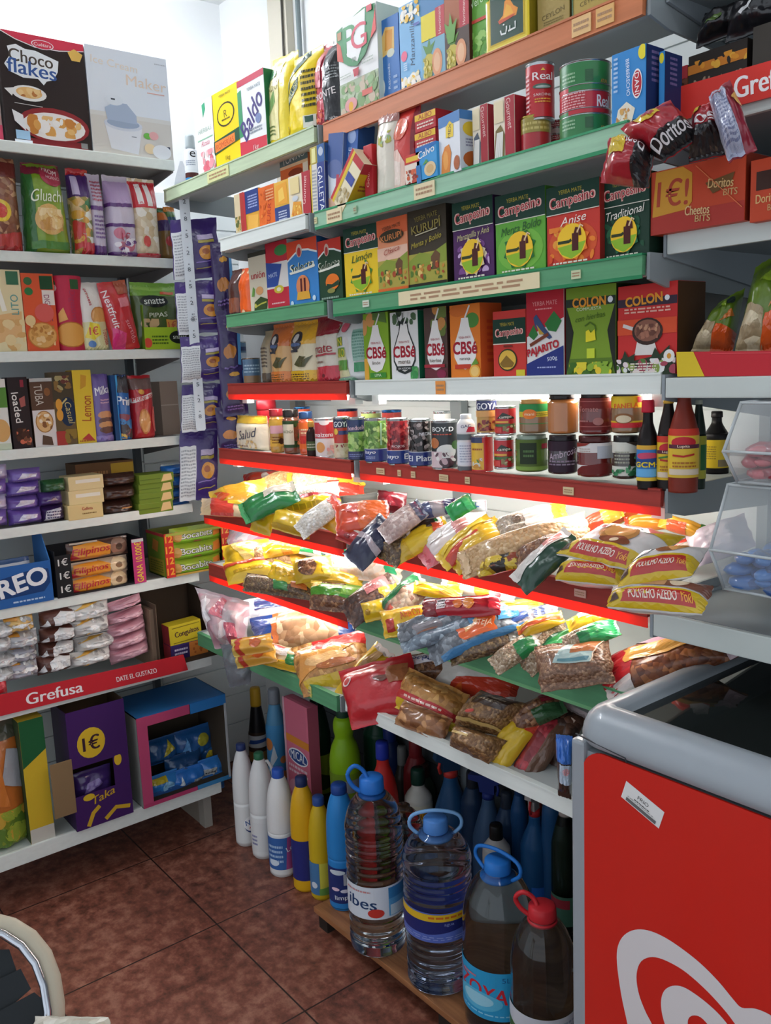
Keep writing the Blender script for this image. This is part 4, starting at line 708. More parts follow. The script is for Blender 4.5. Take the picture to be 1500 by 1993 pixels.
B('yerba_packet', 'olive green mate packet with black side curves and a dancing figure', 'packet', 'R', 4, 1102, 1198, 556, .08, '#7a9a2c', [('r', 0, .0, 1, .2, '#5a7a24'), ('p', [(0, 0), (0, .82), (.06, .7), (.16, .5), (.1, .28)], '#20241c'), ('p', [(1, 0), (1, .82), (.94, .7), (.84, .5), (.9, .28)], '#20241c'), ('r', 0, .78, 1, .87, '#26342a'), ('t', 'COLON', .48, .825, .66, .1, '#e89a2e', 0, .08), ('e', .9, .83, .05, .035, '#e8ecf0'), ('t', 'COMPUESTA', .48, .75, .5, .035, '#dfe8c8'), ('t', 'con hierbas', .5, .66, .6, .06, '#4a6a1a', 6, .01, .3), ('l', [(.4, .56), (.5, .6), (.6, .56), (.62, .5)], .008, '#4a6a1a'), ('p', [(.42, .5), (.48, .52), (.52, .48), (.6, .52), (.62, .4), (.42, .38)], '#e8d82c'), ('r', .44, .2, .6, .31, '#c8d83a'), ('g', .05, .02, .95, .16, 30, .05, ['#3f6a24', '#8ab03a', '#e2d23a'], 5), ('e', .3, .06, .06, .04, '#e8c83a'), ('e', .68, .06, .06, .04, '#e8c83a')], '#2a3a1c', sb=.005)
B('yerba_packet', 'big red mate packet with a pan of roasted herbs and brown sides', 'packet', 'R', 4, 1202, 1316, 552, .09, '#c9302e', [('r', 0, .76, 1, .85, '#3a2a3a'), ('t', 'COLON', .45, .83, .62, .1, '#e89a2e', 4, .08), ('e', .84, .83, .04, .03, '#e8ecf0'), ('r', 0, .45, 1, .62, '#d8502c'), ('b', .12, .68, .9, .75, 2, '#e8b0a0'), ('p', [(.3, .22), (.7, .22), (.62, .42), (.36, .42)], '#e0dcd6'), ('l', [(.1, .56), (.34, .5)], .02, '#d8d4d0'), ('e', .52, .48, .26, .15, '#3a2620'), ('e', .52, .49, .22, .12, '#8a5a48'), ('g', .34, .4, .7, .56, 30, .03, ['#6a4034', '#a8705a', '#c09070'], 3), ('p', [(0, .14), (.1, .2), (.14, .28), (.2, .2), (.32, .24), (.3, .16), (.6, .2), (.66, .3), (.74, .22), (.9, .32), (.9, .2), (1, .2), (1, 0), (0, 0)], '#2a3a26'), ('g', .0, .01, 1, .18, 36, .05, ['#4f7a3a', '#8aa04a', '#a84a5a', '#e8d8d8', '#e2e4e0'], 6), ('e', .9, .2, .09, .07, '#eceae6'), ('e', .9, .2, .035, .03, '#d89a3c'), ('b', .25, .02, .7, .14, 4, '#e8e0d0')], '#4a2f18', sb=.004)
# ---------------------------------------------------------------- fifth shelf: cans, jars and sauce bottles
GLS = '#3a2016'
P('biscuit_bag', 'cream bag with yellow top and grey script behind the hanging purple packets', 'bag', 'R', 5, 452, 508, 810, .06, '#efe3c8', [('r', 0, .78, 1, 1, '#d8b23a'), ('t', 'Salud', .55, .48, .8, .26, '#4a4a5a', 8, .01, .3), ('g', .1, .05, .9, .3, 12, .06, ['#e2c890', '#d4b070'], 3), ('b', .2, .1, .6, .16, 1, '#8a6a5a')], sb=.02)
jar('spice_jar', 'squat brown jar half hidden by the purple packets', 'jar', 'R', 5, 432, 457, 846, '#6a3c28', '#d8b89a', sb=.03)
bottle('sauce_bottle', 'tall dark red bottle at the corner end of the can shelf', 'bottle', 'R', 5, 503, 543, 778, [(.9, 0), (1, .03), (1, .5), (.9, .58), (.86, .62), (.92, .7), (.92, .8)], '#a5222c', (.8, 1, .95, '#8f1e28'), [(.1, .42, '#8f1c28', [('b', .2, .2, .8, .8, 5, '#c86a70')], 150)], sb=.05)
jar('mustard_jar', 'mustard yellow jar with a red lid beside the tall dark red bottle', 'jar', 'R', 5, 527, 556, 796, '#c2923c', '#b03038', '#e0b048', [('r', .1, .5, .9, .8, '#e8b0b8'), ('b', .2, .1, .8, .4, 3, '#8a5a24'), ('e', .7, .2, .15, .12, '#4a2a1a')], sb=.01)
jar('bean_jar', 'brown jar with a black lid and a green and white label', 'jar', 'R', 5, 553, 586, 797, '#7a4a34', '#2a2624', '#2f4a2a', [('r', .05, .12, .6, .88, '#d8d0b8'), ('t', 'HACENDA', .32, .6, .5, .14, '#4a5a34'), ('g', .6, .1, .98, .9, 16, .08, ['#c07a4a', '#8a4a2a', '#3f5a2c'], 2)], sb=.01)
jar('bean_jar', 'orange jar with a dark blue lid between the black lidded jar and a small bottle', 'jar', 'R', 5, 584, 613, 801, '#c8502a', '#2f4f7c', '#dd6a2c', [('r', .1, .2, .9, .5, '#c2342c'), ('b', .2, .55, .8, .8, 2, '#f0c89a')], sb=.02)
bottle('sauce_bottle', 'little dark brown bottle with a green label squeezed before the red and white can', 'bottle', 'R', 5, 598, 618, 820, [(.9, 0), (1, .05), (1, .6), (.7, .75), (.5, .8), (.5, .86)], '#2a120e', (.84, 1, .62, '#b88a3c'), [(.2, .45, '#4a5a34', [('b', .1, .2, .9, .8, 2, '#b8b8a0')], 150)], sb=-.005)
can('food_can', 'red and white can with a cookie picture at the joint of the can shelf', 'can', 'R', 5, 614, 654, 814, '#e6e2e0', [('r', 0, .5, 1, .95, '#c0303a'), ('e', .5, .95, .2, .08, '#e6e2e0'), ('t', 'maizena', .45, .6, .8, .12, '#f4eeee', 0, .04), ('e', .3, .25, .18, .15, '#dd9a4a'), ('g', .5, .04, .95, .3, 10, .07, ['#e8b0a8', '#d8c8b8'], 3)], sb=.0, lid='#d8dadc')
can('food_can', 'tall navy and red can of beans half hidden by the pea cans', 'can', 'R', 5, 651, 684, 811, '#c8382e', [('r', 0, .78, 1, 1, '#232c50'), ('t', 'GOYA', .5, .87, .8, .14, '#eef0f4', 0, .06), ('e', .2, .68, .12, .08, '#e8c040'), ('r', .35, .6, .85, .7, '#2f3a7a'), ('r', 0, 0, 1, .38, '#d9c8a8'), ('g', .05, .02, .95, .36, 18, .05, ['#c8b088', '#e2d4b8', '#8a2a24'], 3)], sb=.0)
can('food_can', 'navy topped can of green peas, left one of the pair', 'can', 'R', 5, 679, 714, 812, '#6fa044', [('g', .0, .2, 1, .72, 70, .07, ['#7db04e', '#a3cc6a', '#5f8a3a', '#b8d880'], 3), ('r', 0, .7, 1, 1, '#20305e'), ('t', 'bonduelle', .5, .8, .76, .11, '#e8c4d0', 3, .03), ('r', 0, 0, 1, .2, '#2a2f62'), ('b', .1, .06, .7, .15, 2, '#8a94c8')], sb=-.004)
can('food_can', 'can of green peas with a blue base band, right one of the pair', 'can', 'R', 5, 711, 755, 814, '#6fa044', [('g', .0, .3, 1, 1, 90, .065, ['#7db04e', '#a3cc6a', '#5f8a3a', '#c0dc88', '#4f7a30'], 4), ('r', 0, 0, 1, .3, '#213a84'), ('r', 0, .3, 1, .315, '#d8e0e8'), ('t', 'bayo', .28, .22, .44, .11, '#eef0f6', 0, .04, .2), ('b', .12, .05, .46, .13, 2, '#aab8e0'), ('l', [(.66, .4), (.68, .95)], .02, '#9ac8a4')], sb=-.008)
can('food_can', 'can of red beans with a blue base band', 'can', 'R', 5, 755, 797, 814, '#a3222a', [('g', .0, .3, 1, 1, 90, .05, ['#b82e34', '#8a1a22', '#cf4a48', '#701420'], 5), ('r', 0, 0, 1, .3, '#213a84'), ('r', 0, .3, 1, .315, '#e0c8c8'), ('t', 'bayo', .26, .15, .48, .13, '#eef0f6', 0, .04, .2), ('t', 'El', .8, .16, .26, .13, '#eef0f6', 0, .04), ('t', 'ROJOS', .5, .4, .5, .07, '#f0dcdc', 0, .03)], sb=-.008)
can('food_can', 'can of black beans with a blue base band', 'can', 'R', 5, 797, 841, 815, '#241c1c', [('g', .0, .3, 1, 1, 80, .05, ['#3a2c2a', '#15100f', '#6a5a58', '#a89a98'], 6), ('r', 0, 0, 1, .3, '#26357a'), ('r', 0, .3, 1, .315, '#c8ccd8'), ('t', 'El Plata', .5, .16, .9, .13, '#eef0f6', 0, .04), ('t', 'NEGROS', .74, .72, .5, .07, '#d8d8e0', 0, .03)], sb=-.008)
can('food_can', 'black can with an almond and a white flower picture', 'can', 'R', 5, 840, 893, 817, '#22262a', [('t', 'BOY-D', .44, .86, .7, .1, '#eef0ee', 0, .06), ('b', .1, .72, .7, .77, 1, '#b84a34'), ('e', .17, .55, .17, .12, '#b86a34'), ('e', .55, .36, .3, .16, '#dfe0dc'), ('e', .84, .5, .14, .1, '#3f6a2e'), ('r', 0, 0, .42, .36, '#d8c0c4'), ('e', .55, .12, .22, .1, '#4a2a34'), ('g', .1, .05, .9, .34, 14, .06, ['#e8e4e0', '#c8a8b0', '#5a3a44'], 3)], sb=-.01)
bottle('cream_bottle', 'white plastic bottle with a grey base beside the black can', 'bottle', 'R', 5, 891, 926, 806, [(.92, 0), (1, .03), (1, .55), (.98, .62), (1, .7), (.95, .84), (.6, .92)], '#e6e4e4', (.9, 1, .62, '#d8d8da'), [(.02, .1, '#6a6e72', (), 360), (.12, .52, '#dfe2ea', [('b', .2, .1, .8, .9, 7, '#a8b0c4')], 150), (.56, .66, '#6a7478', (), 360), (.68, .84, '#e8e4e8', [('p', [(.5, .1), (.95, .1), (.9, .6), (.6, .7)], '#c83048'), ('t', 'GAC', .5, .75, .5, .3, '#3a3f6a', 6, .04)], 150)], sb=-.004)
can('food_can', 'can with a yellow and red label under the tall navy topped can', 'can', 'R', 5, 917, 961, 846, '#c8302c', [('r', .0, .05, .55, .84, '#e2b52c'), ('g', .05, .08, .5, .4, 10, .09, ['#5a8a3a', '#d8d8c8', '#c88a2a'], 4), ('r', 0, .84, .5, 1, '#26305a'), ('b', .1, .6, .5, .7, 1, '#a85a20')], sb=-.002, lid='#c8ccce')
can('food_can', 'navy topped can of beans stacked on the yellow and red can', 'can', 'R', 5, 927, 968, 776, '#c89a4a', [('r', 0, .7, 1, 1, '#20285a'), ('t', 'GOYA', .5, .83, .86, .2, '#eef0f4', 0, .06), ('g', .1, .05, .9, .4, 24, .07, ['#8a2a2a', '#6a1a1e', '#a84a34'], 4), ('r', 0, .5, 1, .68, '#d8a05a')], pb=846, sb=0)
for i, (pb, pt, x0, x1) in enumerate(((915, 851, 961, 1001), (849, 790, 963, 1005))):
    can('tuna_can', ['small red can with a black hill emblem at the bottom of its stack', 'small red can with a black hill emblem on top of its stack'][i], 'can', 'R', 5, x0, x1, pt, '#bf252c', [('p', [(.15, .6), (.4, .84), (.55, .78), (.85, .64), (.85, .58)], '#1e2a20'), ('t', 'campa', .5, .64, .66, .11, '#e8e0d0', 4, .05), ('r', .05, .42, .6, .5, '#e8a83c'), ('r', .05, .28, .5, .38, '#2f6a34'), ('g', .4, .05, .98, .4, 12, .09, ['#8a7a4a', '#c8b48a', '#4f6a34'], 5), ('r', 0, .04, .36, .24, '#cf3a30')], pb=pb, sb=-.006, lid='#c8ccce', rim=.07)
jar('sauce_jar', 'dark green glass jar with an avocado label under the green banded jar', 'jar', 'R', 5, 1004, 1065, 845, '#5f7a34', '#8a9a8a', '#566b2f', [('r', .2, .2, .62, .9, '#26331f'), ('r', .75, .7, .96, .86, '#a82a3c'), ('r', 0, 0, 1, .12, '#7a9a44'), ('b', .3, .4, .55, .7, 2, '#5a7a4a')], (.06, .88), pb=921, sb=-.004)
jar('peanut_jar', 'jar with a green banded label and an orange badge on top of the avocado jar', 'jar', 'R', 5, 1011, 1067, 776, '#8a6a4a', '#b88a4a', '#2f8a4a', [('r', 0, .35, 1, .62, '#c8b83a'), ('e', .38, .5, .2, .25, '#e07a34'), ('t', 'mani', .38, .5, .26, .14, '#f4e4c0', 0, .03), ('b', .55, .4, .9, .58, 2, '#6a7a2a')], (.28, .86), pb=845, sb=-.002)
jar('preserve_jar', 'dark purple jar with silver script under the honey jar', 'jar', 'R', 5, 1067, 1123, 846, '#2c1824', '#1e181c', '#2f1b2a', [('t', 'Ambrosia', .5, .6, .86, .22, '#b8a8b8', 14, .0, .3), ('b', .1, .2, .85, .4, 2, '#8a7a8c')], (.06, .86), pb=925, sb=-.006)
jar('honey_jar', 'amber honey jar with a black lid and a barcode, upper row', 'jar', 'R', 5, 1066, 1125, 764, '#b5713a', '#221c1a', None, (), pb=846, sb=-.002)
jar('preserve_jar', 'glass jar of dark red jam with a wavy white label, lower row', 'jar', 'R', 5, 1124, 1191, 847, '#6a1c18', '#4a1816', '#dcd8d6', [('p', [(0, 0), (1, 0), (1, .3), (.7, .36), (.4, .12), (.2, .26), (0, .1)], '#6a1c1a'), ('b', .1, .7, .4, .85, 2, '#b8a8a0'), ('r', .55, .5, .98, .9, '#b8bcc4'), ('p', [(0, 1), (.4, 1), (.3, .92), (0, .86)], '#8a2a20')], (.08, .84), pb=931, sb=-.008)
jar('preserve_jar', 'dark red jar with thin pink lines and a black lid, upper row', 'jar', 'R', 5, 1128, 1191, 762, '#6a1f1e', '#241a1a', '#6e2020', [('l', [(0, .9), (1, .9)], .012, '#a8605c'), ('l', [(0, .12), (1, .12)], .012, '#a8605c'), ('t', 'Tomate', .3, .66, .5, .16, '#b87a74', 0, .02), ('e', .55, .28, .12, .12, '#a8706c'), ('b', .05, .24, .32, .34, 1, '#a8706c')], (.1, .86), pb=847, sb=-.004)
jar('preserve_jar', 'dark jar with a pale label and green leaves under the yellow labelled jar', 'jar', 'R', 5, 1192, 1243, 847, '#3a2e26', '#1f1c1a', '#d4d4c8', [('p', [(.5, 1), (1, .8), (1, 1)], '#3a2e26'), ('b', .15, .35, .6, .75, 4, '#a8a898'), ('g', .5, 0, 1, .6, 16, .09, ['#3f8a5a', '#2f6a44', '#5aa070'], 4), ('g', 0, 0, .5, .2, 8, .08, ['#3f8a5a', '#2f6a44'], 5)], (.08, .86), pb=934, sb=-.004)
jar('peanut_jar', 'jar with a yellow and red label on top of the dark leafy jar', 'jar', 'R', 5, 1190, 1252, 760, '#8a6a48', '#241c18', '#dcb92c', [('t', 'PANELA', .45, .7, .6, .16, '#d8602a', 3, .06), ('r', 0, .0, 1, .16, '#c82f36'), ('e', .4, .3, .24, .16, '#8a5a34'), ('e', .4, .28, .18, .12, '#d8c8a8'), ('r', .72, .8, .9, .98, '#c02a34')], (.14, .88), pb=845, sb=-.002)
SOY = [(.93, 0), (1, .02), (1, .5), (.9, .6), (.62, .7), (.5, .76), (.46, .88)]
bottle('soy_bottle', 'dark soy sauce bottle with a red cap and blue sunset label', 'bottle', 'R', 5, 1240, 1279, 778, SOY, '#17100f', (.86, 1, .62, '#c02338'), [(.1, .5, '#3a7cc0', [('r', 0, .88, 1, 1, '#d8a83c'), ('r', 0, 0, 1, .1, '#e0c040'), ('e', .5, .7, .4, .1, '#c84a6a'), ('p', [(0, .6), (1, .66), (1, .4), (0, .4)], '#24488c'), ('t', 'GCM+', .5, .46, .9, .14, '#e8d030', 0, .08), ('r', .05, .12, .95, .34, '#6ab0e0')], 160)], sb=-.008)
def hot(): return [('r', 0, .86, 1, 1, '#c83a2a'), ('e', .5, .72, .3, .12, '#c02a34'), ('r', .1, .6, .95, .68, '#5a2a3a'), ('t', 'Lupita', .5, .64, .7, .07, '#f0dcc0', 0, .04), ('l', [(.25, .46), (.5, .44), (.75, .48)], .02, '#b8302a'), ('b', .25, .2, .8, .34, 2, '#a8682a'), ('r', .15, .06, .9, .18, '#d8c8b0')]
SAU = [(.94, 0), (1, .02), (1, .55), (.98, .62), (.8, .74), (.56, .86), (.46, .93), (.44, .98)]
bottle('hot_sauce_bottle', 'dark sauce bottle with a yellow label behind the red-brown bottle', 'bottle', 'R', 5, 1279, 1318, 776, SAU, '#1f1613', (.95, 1, .5, '#d8a83c'), [(.12, .6, '#dcb62c', hot()+[('l', [(.2, .5), (.5, .54), (.7, .48)], .02, '#3f7a34')], 165)], sb=.002)
bottle('hot_sauce_bottle', 'red-brown hot sauce bottle with a yellow label at the front corner of the can shelf', 'bottle', 'R', 5, 1301, 1356, 768, SAU, '#7a2a1c', (.965, 1.02, .48, '#8a3a24'), [(.16, .66, '#dcb83a', hot(), 165)], sb=-.012, sy=.9)
bottle('hot_sauce_bottle', 'dark green sauce bottle peeking out behind the red-brown hot sauce bottle', 'bottle', 'R', 5, 1343, 1371, 778, SAU, '#16281f', (.95, 1, .5, '#b8c0b0'), [(.12, .6, '#a8a83a', [('r', .6, .2, 1, .8, '#2f6a3a')], 165)], sb=.05)
bottle('soy_bottle', 'black bottle with a plain yellow label standing deep on the can shelf', 'bottle', 'R', 5, 1369, 1416, 800, [(.95, 0), (1, .03), (1, .58), (.86, .66), (.5, .78), (.4, .84), (.4, .93)], '#141214', (.9, 1, .46, '#1c1a1c'), [(.1, .55, '#d8b82a', [('b', .1, .3, .5, .8, 6, '#9a8030'), ('r', .55, .05, .9, .3, '#8a7a5a')], 160)], sb=.26)
for i, (x0, x1, pt, lc) in enumerate(((575, 608, 792, '#3f7ab8'), (659, 700, 796, '#2a3050'), (705, 745, 800, '#c8cccf'), (745, 785, 798, '#3a6fb0'), (845, 880, 800, '#b8bcc0'))):
    can('food_can', ['can with a blue lid in the second row behind the orange jar', 'can with a dark navy rim in the second row behind the bean can', 'can with a silver lid in the second row behind the peas', 'can with a blue lid in the second row behind the red beans', 'can with a silver lid in the second row behind the black can'][i], 'can', 'R', 5, x0, x1, pt, ['#c8502a', '#c8382e', '#a8c070', '#b03a34', '#d8d4d0'][i], [('b', .1, .3, .9, .8, 3, '#e8e0d8')], sb=.14, lid=lc, group='second row of cans on the can shelf')
# ---------------------------------------------------------------- goods on the left run
CARD = pm('#9a8468', .8)
def obx(name, label, cat, run, k, p0, p1, pt, d, panels, col, t=.003, sb=.0, pb=None, side=None, back=True, sidepoly=None, topm=None, sart=(), yw=0, h=None, inside=None):
    # open display carton: bottom, two sides (optionally sloping), back and printed front panels (u0,v0,u1,v1,colour,art)
    o, w, hh, ax, dp = place(run, k, p0, p1, pt, sb, pb); h = h or hh; mb = MB(); m = pm(col, .55); ins = pm(inside or '#8a7458', .8)
    mb.box((-w/2, 0, 0), (w/2, d, t), ins)
    if back: mb.box((-w/2, d-t, 0), (w/2, d, h), ins)
    sp = sidepoly or [(0, 0), (1, 0), (1, 1), (0, 1)]
    sx = 1 if ax.x > .5 else -1
    for s in (-1, 1):
        x = s*w/2 if s < 0 else w/2-t
        mb.prism([(x, q*d, v*h) for q, v in sp], (t, 0, 0), m if s == sx and not side else (pm(side, .5) if s == sx else ins))
    if topm: mb.box((-w/2, 0, h-t), (w/2, d, h), pm(topm, .5))
    for pi, (u0, v0, u1, v1, c, art) in enumerate(panels):
        a = (-w/2+u0*w+.0004*pi, -t*.6-.00025*pi, v0*h+.0003*pi); b = (-w/2+u1*w-.0004*pi, t*.4-.00025*pi, v1*h-.0003*pi); mb.box(a, b, pm(c, .5))
        if art: paint(mb, flat_surf((a[0], a[1], a[2]), (b[0]-a[0], 0, 0), (0, 0, b[2]-a[2]), (0, -1, 0)), art, (b[0]-a[0])/(b[2]-a[2]), lambda q: pm(q, .5))
    if sart: paint(mb, flat_surf((sx*w/2+sx*(.0 if sx > 0 else 0), 0 if sx > 0 else d, 0), (0, sx*d, 0), (0, 0, h), (sx, 0, 0)), sart, d/h, lambda q: pm(q, .5), .001)
    ob = mb.build(name, mat=fmat(o, ax, dp, 0, yw)); tag(ob, label, cat); return ob
# top shelf
B('cereal_box', 'dark brown cereal box with a red top band and pictured milk bowls', 'cereal box', 'L', 1, 15, 180, 71, .075, '#2c211f',
  [('p', [(.02, 1), (1, 1), (1, .94), (.7, .905), (.42, .9), (.2, .94)], '#d23a50'), ('l', [(.02, .995), (.2, .935), (.42, .893), (.7, .898), (1, .935)], .004, '#f0e6e6'), ('e', .51, .925, .13, .042, '#f0e6e8'), ('e', .51, .925, .12, .036, '#d23a50'), ('t', 'Cuétara', .51, .925, .2, .03, '#f4eaea'),
   ('p', [(.05, .7), (.12, .78), (.1, .86), (.2, .89), (.3, .86), (.42, .86), (.55, .83), (.68, .8), (.66, .7), (.6, .62), (.52, .6), (.48, .56), (.42, .61), (.25, .6), (.1, .64)], '#eceff2'),
   ('t', 'Choco', .36, .785, .5, .11, '#4a4038', -3, .04), ('t', 'flakes', .36, .69, .56, .13, '#3a5a98', -3, .05), ('p', [(.8, .9), (.88, .94), (.98, .9), (.94, .83), (.84, .83)], '#e0b45a'),
   ('e', .3, .465, .2, .07, '#eae8e4'), ('e', .3, .47, .15, .05, '#e0b070'), ('g', .16, .43, .44, .51, 12, .03, ['#d89a50', '#e8c488', '#b8743c'], 2), ('p', [(.02, .48), (.14, .5), (.1, .42)], '#eceae6'), ('p', [(.12, .36), (.44, .355), (.44, .36), (.12, .365)], '#d8d4d0'),
   ('e', .56, .2, .42, .16, '#8f2a2e'), ('e', .56, .19, .37, .125, '#efeae6'), ('g', .24, .1, .88, .28, 26, .05, ['#dca055', '#e8bc7a', '#c8823c', '#f4f0ec'], 5), ('p', [(.08, .3), (.2, .26), (.22, .12), (.1, .2)], '#ececec'), ('p', [(.2, .01), (.95, .01), (.92, .07), (.2, .06)], '#7a1e24'),
   ('r', .1, .04, .26, .12, '#a8d0ee'), ('r', .08, .01, .28, .035, '#e8eef6'), ('r', .86, .02, .94, .07, '#8a8a8a')], '#1f1817', bev=.001)
B('appliance_box', 'pale box picturing a white ice cream machine, next to the cereal box', 'box', 'L', 1, 182, 338, 100, .16, '#dfe4ec',
  [('r', 0, 0, 1, .40, '#d2cdc6'), ('r', 0, .36, 1, .40, '#d8d6d2'), ('t', 'Ice Cream', .34, .86, .56, .07, '#e6d8c8', -4, 0), ('t', 'Maker', .72, .725, .5, .1, '#e2cdbc', -2, .01), ('r', .72, .635, .94, .645, '#d8a8a0'), ('b', .84, .92, .98, .94, 1, '#b8bcc4'),
   ('p', [(.16, .3), (.22, .06), (.55, .03), (.62, .28)], '#dfe1e8'), ('e', .39, .3, .235, .06, '#cfd4e0'), ('e', .39, .31, .2, .045, '#9aa8c0'), ('p', [(.2, .33), (.18, .44), (.3, .5), (.45, .5), (.56, .4), (.56, .32)], '#a8b6cc'), ('e', .3, .52, .11, .05, '#dce2ea'), ('r', .26, .52, .31, .535, '#3a4048'), ('r', .48, .19, .54, .198, '#8a8e98'),
   ('e', .68, .22, .05, .03, '#6ab04a'), ('e', .76, .23, .06, .04, '#e0a8a8'), ('e', .7, .1, .07, .05, '#e6cfa8'), ('g', .8, .05, .96, .14, 8, .02, ['#30364a', '#4a5064'], 2), ('e', .85, .08, .12, .07, '#e6e8ec')], '#c8ccd2')
B('cereal_box', 'pink and brown box cut by the photo edge beside the dark cereal box', 'cereal box', 'L', 1, -30, 8, 100, .07, '#c89a94', [('r', 0, 0, 1, .2, '#d8506a'), ('r', .0, .3, 1, .6, '#b09a90')], sb=.03)
# second shelf: hanging snack bags
P('snack_bag', 'brown nut bag with a yellow round badge and red base at the left edge', 'bag', 'L', 2, -40, 52, 300, .08, food('#8a5034', '#c89a74', '#6a3422', 60), [('e', .52, .42, .24, .12, '#e0c030'), ('e', .52, .42, .15, .08, '#c83a2a'), ('p', [(.1, 0), (1, 0), (1, .22), (.4, .16)], '#b03030'), ('r', .3, .78, 1, .95, '#6a2a24')], sb=-.012, seal=.03)
P('bread_bag', 'green and lime bread snack bag with white script and a maroon tied top', 'bag', 'L', 2, 58, 148, 312, .11, '#7d9c28', [('r', 0, .0, .2, .9, '#2f6a30'), ('r', .0, .86, 1, 1, '#7a2236'), ('e', .7, .86, .3, .13, '#a83048'), ('t', 'FROM', .68, .91, .36, .06, '#f0e4e0', -18, .04), ('t', 'HORNO', .72, .83, .36, .04, '#e8c8c8', -6), ('t', 'Gluachi', .52, .62, .78, .13, '#eef0da', 2, .02, .3), ('e', .5, .36, .32, .17, '#d8a95c'), ('g', .24, .24, .78, .48, 18, .07, ['#e2bc78', '#c8924a', '#ecd09a'], 3), ('r', .1, .04, .9, .12, '#3f7a2c')], sb=-.02, taper=.2, seal=.04)
P('candy_bag', 'see-through bag of green wrapped sweets with a purple header', 'bag', 'L', 2, 150, 192, 324, .08, food('#2f7a4a', '#e8efe6', '#d8a040', 55), [('r', .0, .66, 1, .92, '#4a2868'), ('r', .12, .68, .4, .9, '#c8b8d8'), ('r', 0, .92, 1, 1, '#c02c34'), ('g', .05, .05, .5, .5, 10, .07, ['#d8a03c', '#c83a34'], 4), ('r', .3, 0, 1, .14, '#c22c38')], sb=.0)
P('candy_bag', 'slim white and purple bag with pink print between the green sweets and the lilac bag', 'bag', 'L', 2, 186, 214, 335, .07, '#c8bcd0', [('r', 0, .0, 1, .12, '#5a2f74'), ('r', 0, .55, 1, .6, '#6a3a84'), ('b', .2, .65, .9, .92, 6, '#b0566a'), ('b', .2, .2, .9, .5, 6, '#7a5a94')], sb=.0)
P('candy_bag', 'lilac and white bag with purple stripes and pink bubbles', 'bag', 'L', 2, 221, 276, 338, .09, '#d2c6d8', [('r', 0, .64, .8, .92, '#b79cc4'), ('r', 0, .60, .8, .645, '#5f2f78'), ('r', 0, .36, .9, .4, '#5f2f78'), ('e', .3, .28, .18, .07, '#d0788e'), ('e', .6, .14, .2, .08, '#c86a80'), ('e', .35, .12, .14, .06, '#c87a90'), ('r', 0, 0, 1, .05, '#5f2f78'), ('t', '1€', .5, .24, .3, .1, '#b83a54', 0, .05), ('g', .1, .02, .9, .22, 8, .05, ['#eee8f0', '#6a3a84'], 5)], sb=-.012)
P('popcorn_bag', 'clear bag of pale popcorn with a red and white header, near the hanging strip', 'bag', 'L', 2, 268, 320, 344, .08, food('#e8dcc4', '#f4eee2', '#d0b890', 45), [('r', .0, .62, 1, .96, '#c82a34'), ('l', [(.3, .66), (.28, .92)], .035, '#efe6e4'), ('l', [(.62, .64), (.58, .94)], .035, '#efe6e4'), ('e', .4, .2, .13, .07, '#d4504a'), ('r', 0, 0, 1, .05, '#c02a3a')], sb=-.012)
P('snack_bag', 'brown and multicoloured bag standing at the inner end of the second left shelf', 'bag', 'L', 2, 320, 350, 402, .07, '#8a6a3a', [('r', 0, .55, 1, .75, '#3f2a6a'), ('r', 0, .75, 1, .9, '#c8702c'), ('r', 0, .9, 1, .97, '#3a7a4a'), ('e', .5, .35, .3, .1, '#b83a3a')], sb=.02)
# third shelf: biscuits
B('biscuit_packet', 'cream and pale gold biscuit packet at the left edge of the third shelf', 'biscuit packet', 'L', 3, -20, 54, 524, .06, '#e6d6a8', [('p', [(.2, .1), (.9, .2), (.95, .5), (.3, .45)], '#e2b47a'), ('g', .3, .02, 1, .4, 16, .06, ['#e8cf98', '#d8a868'], 1), ('r', .62, .82, .94, .98, '#2f6a48'), ('t', 'LITO', .78, .58, .24, .2, '#5a9a94', 90), ('l', [(.3, .95), (.5, .5)], .03, '#f4efe0')], rough=.25)
B('biscuit_packet', 'tall orange oat biscuit packet with a round cookie at its base', 'biscuit packet', 'L', 3, 55, 117, 532, .06, '#dd5a34', [('e', .2, .9, .13, .05, '#3f6a40'), ('e', .2, .77, .13, .05, '#2f7a44'), ('r', .56, .8, .96, .97, '#1f4a2c'), ('r', .6, .6, .98, .79, '#e8dcd4'), ('t', 'DIGESTIVE', .76, .56, .34, .17, '#8a3a5a', -86), ('e', .62, .5, .3, .12, '#d8605a'), ('e', .5, .21, .46, .17, '#c8803c'), ('e', .5, .21, .42, .155, '#dda860'), ('g', .14, .08, .88, .34, 30, .03, ['#c8904a', '#ecc890', '#b87a3a'], 3), ('e', .16, .4, .16, .07, '#e8c890')], '#b8442a')
bottle('biscuit_tube', 'red round biscuit packet with a golden cookie, between the orange and white packets', 'biscuit packet', 'L', 3, 110, 168, 539, [(.98, 0), (1, .01), (1, .99), (.98, 1)], '#bf2c48', None, [(.0, 1, '#bf2c48', [('e', .22, .9, .07, .045, '#3f6a40'), ('e', .24, .84, .07, .045, '#d8c8c0'), ('r', .6, .82, .8, .95, '#2f5a34'), ('t', 'Digestive', .62, .6, .4, .16, '#a8385a', -88), ('e', .55, .22, .36, .17, '#b8702c'), ('e', .55, .22, .33, .155, '#dfa250'), ('p', [(.3, .5), (.42, .58), (.5, .42), (.3, .38)], '#e2a860')], 170)], sb=.004, nsm=1)
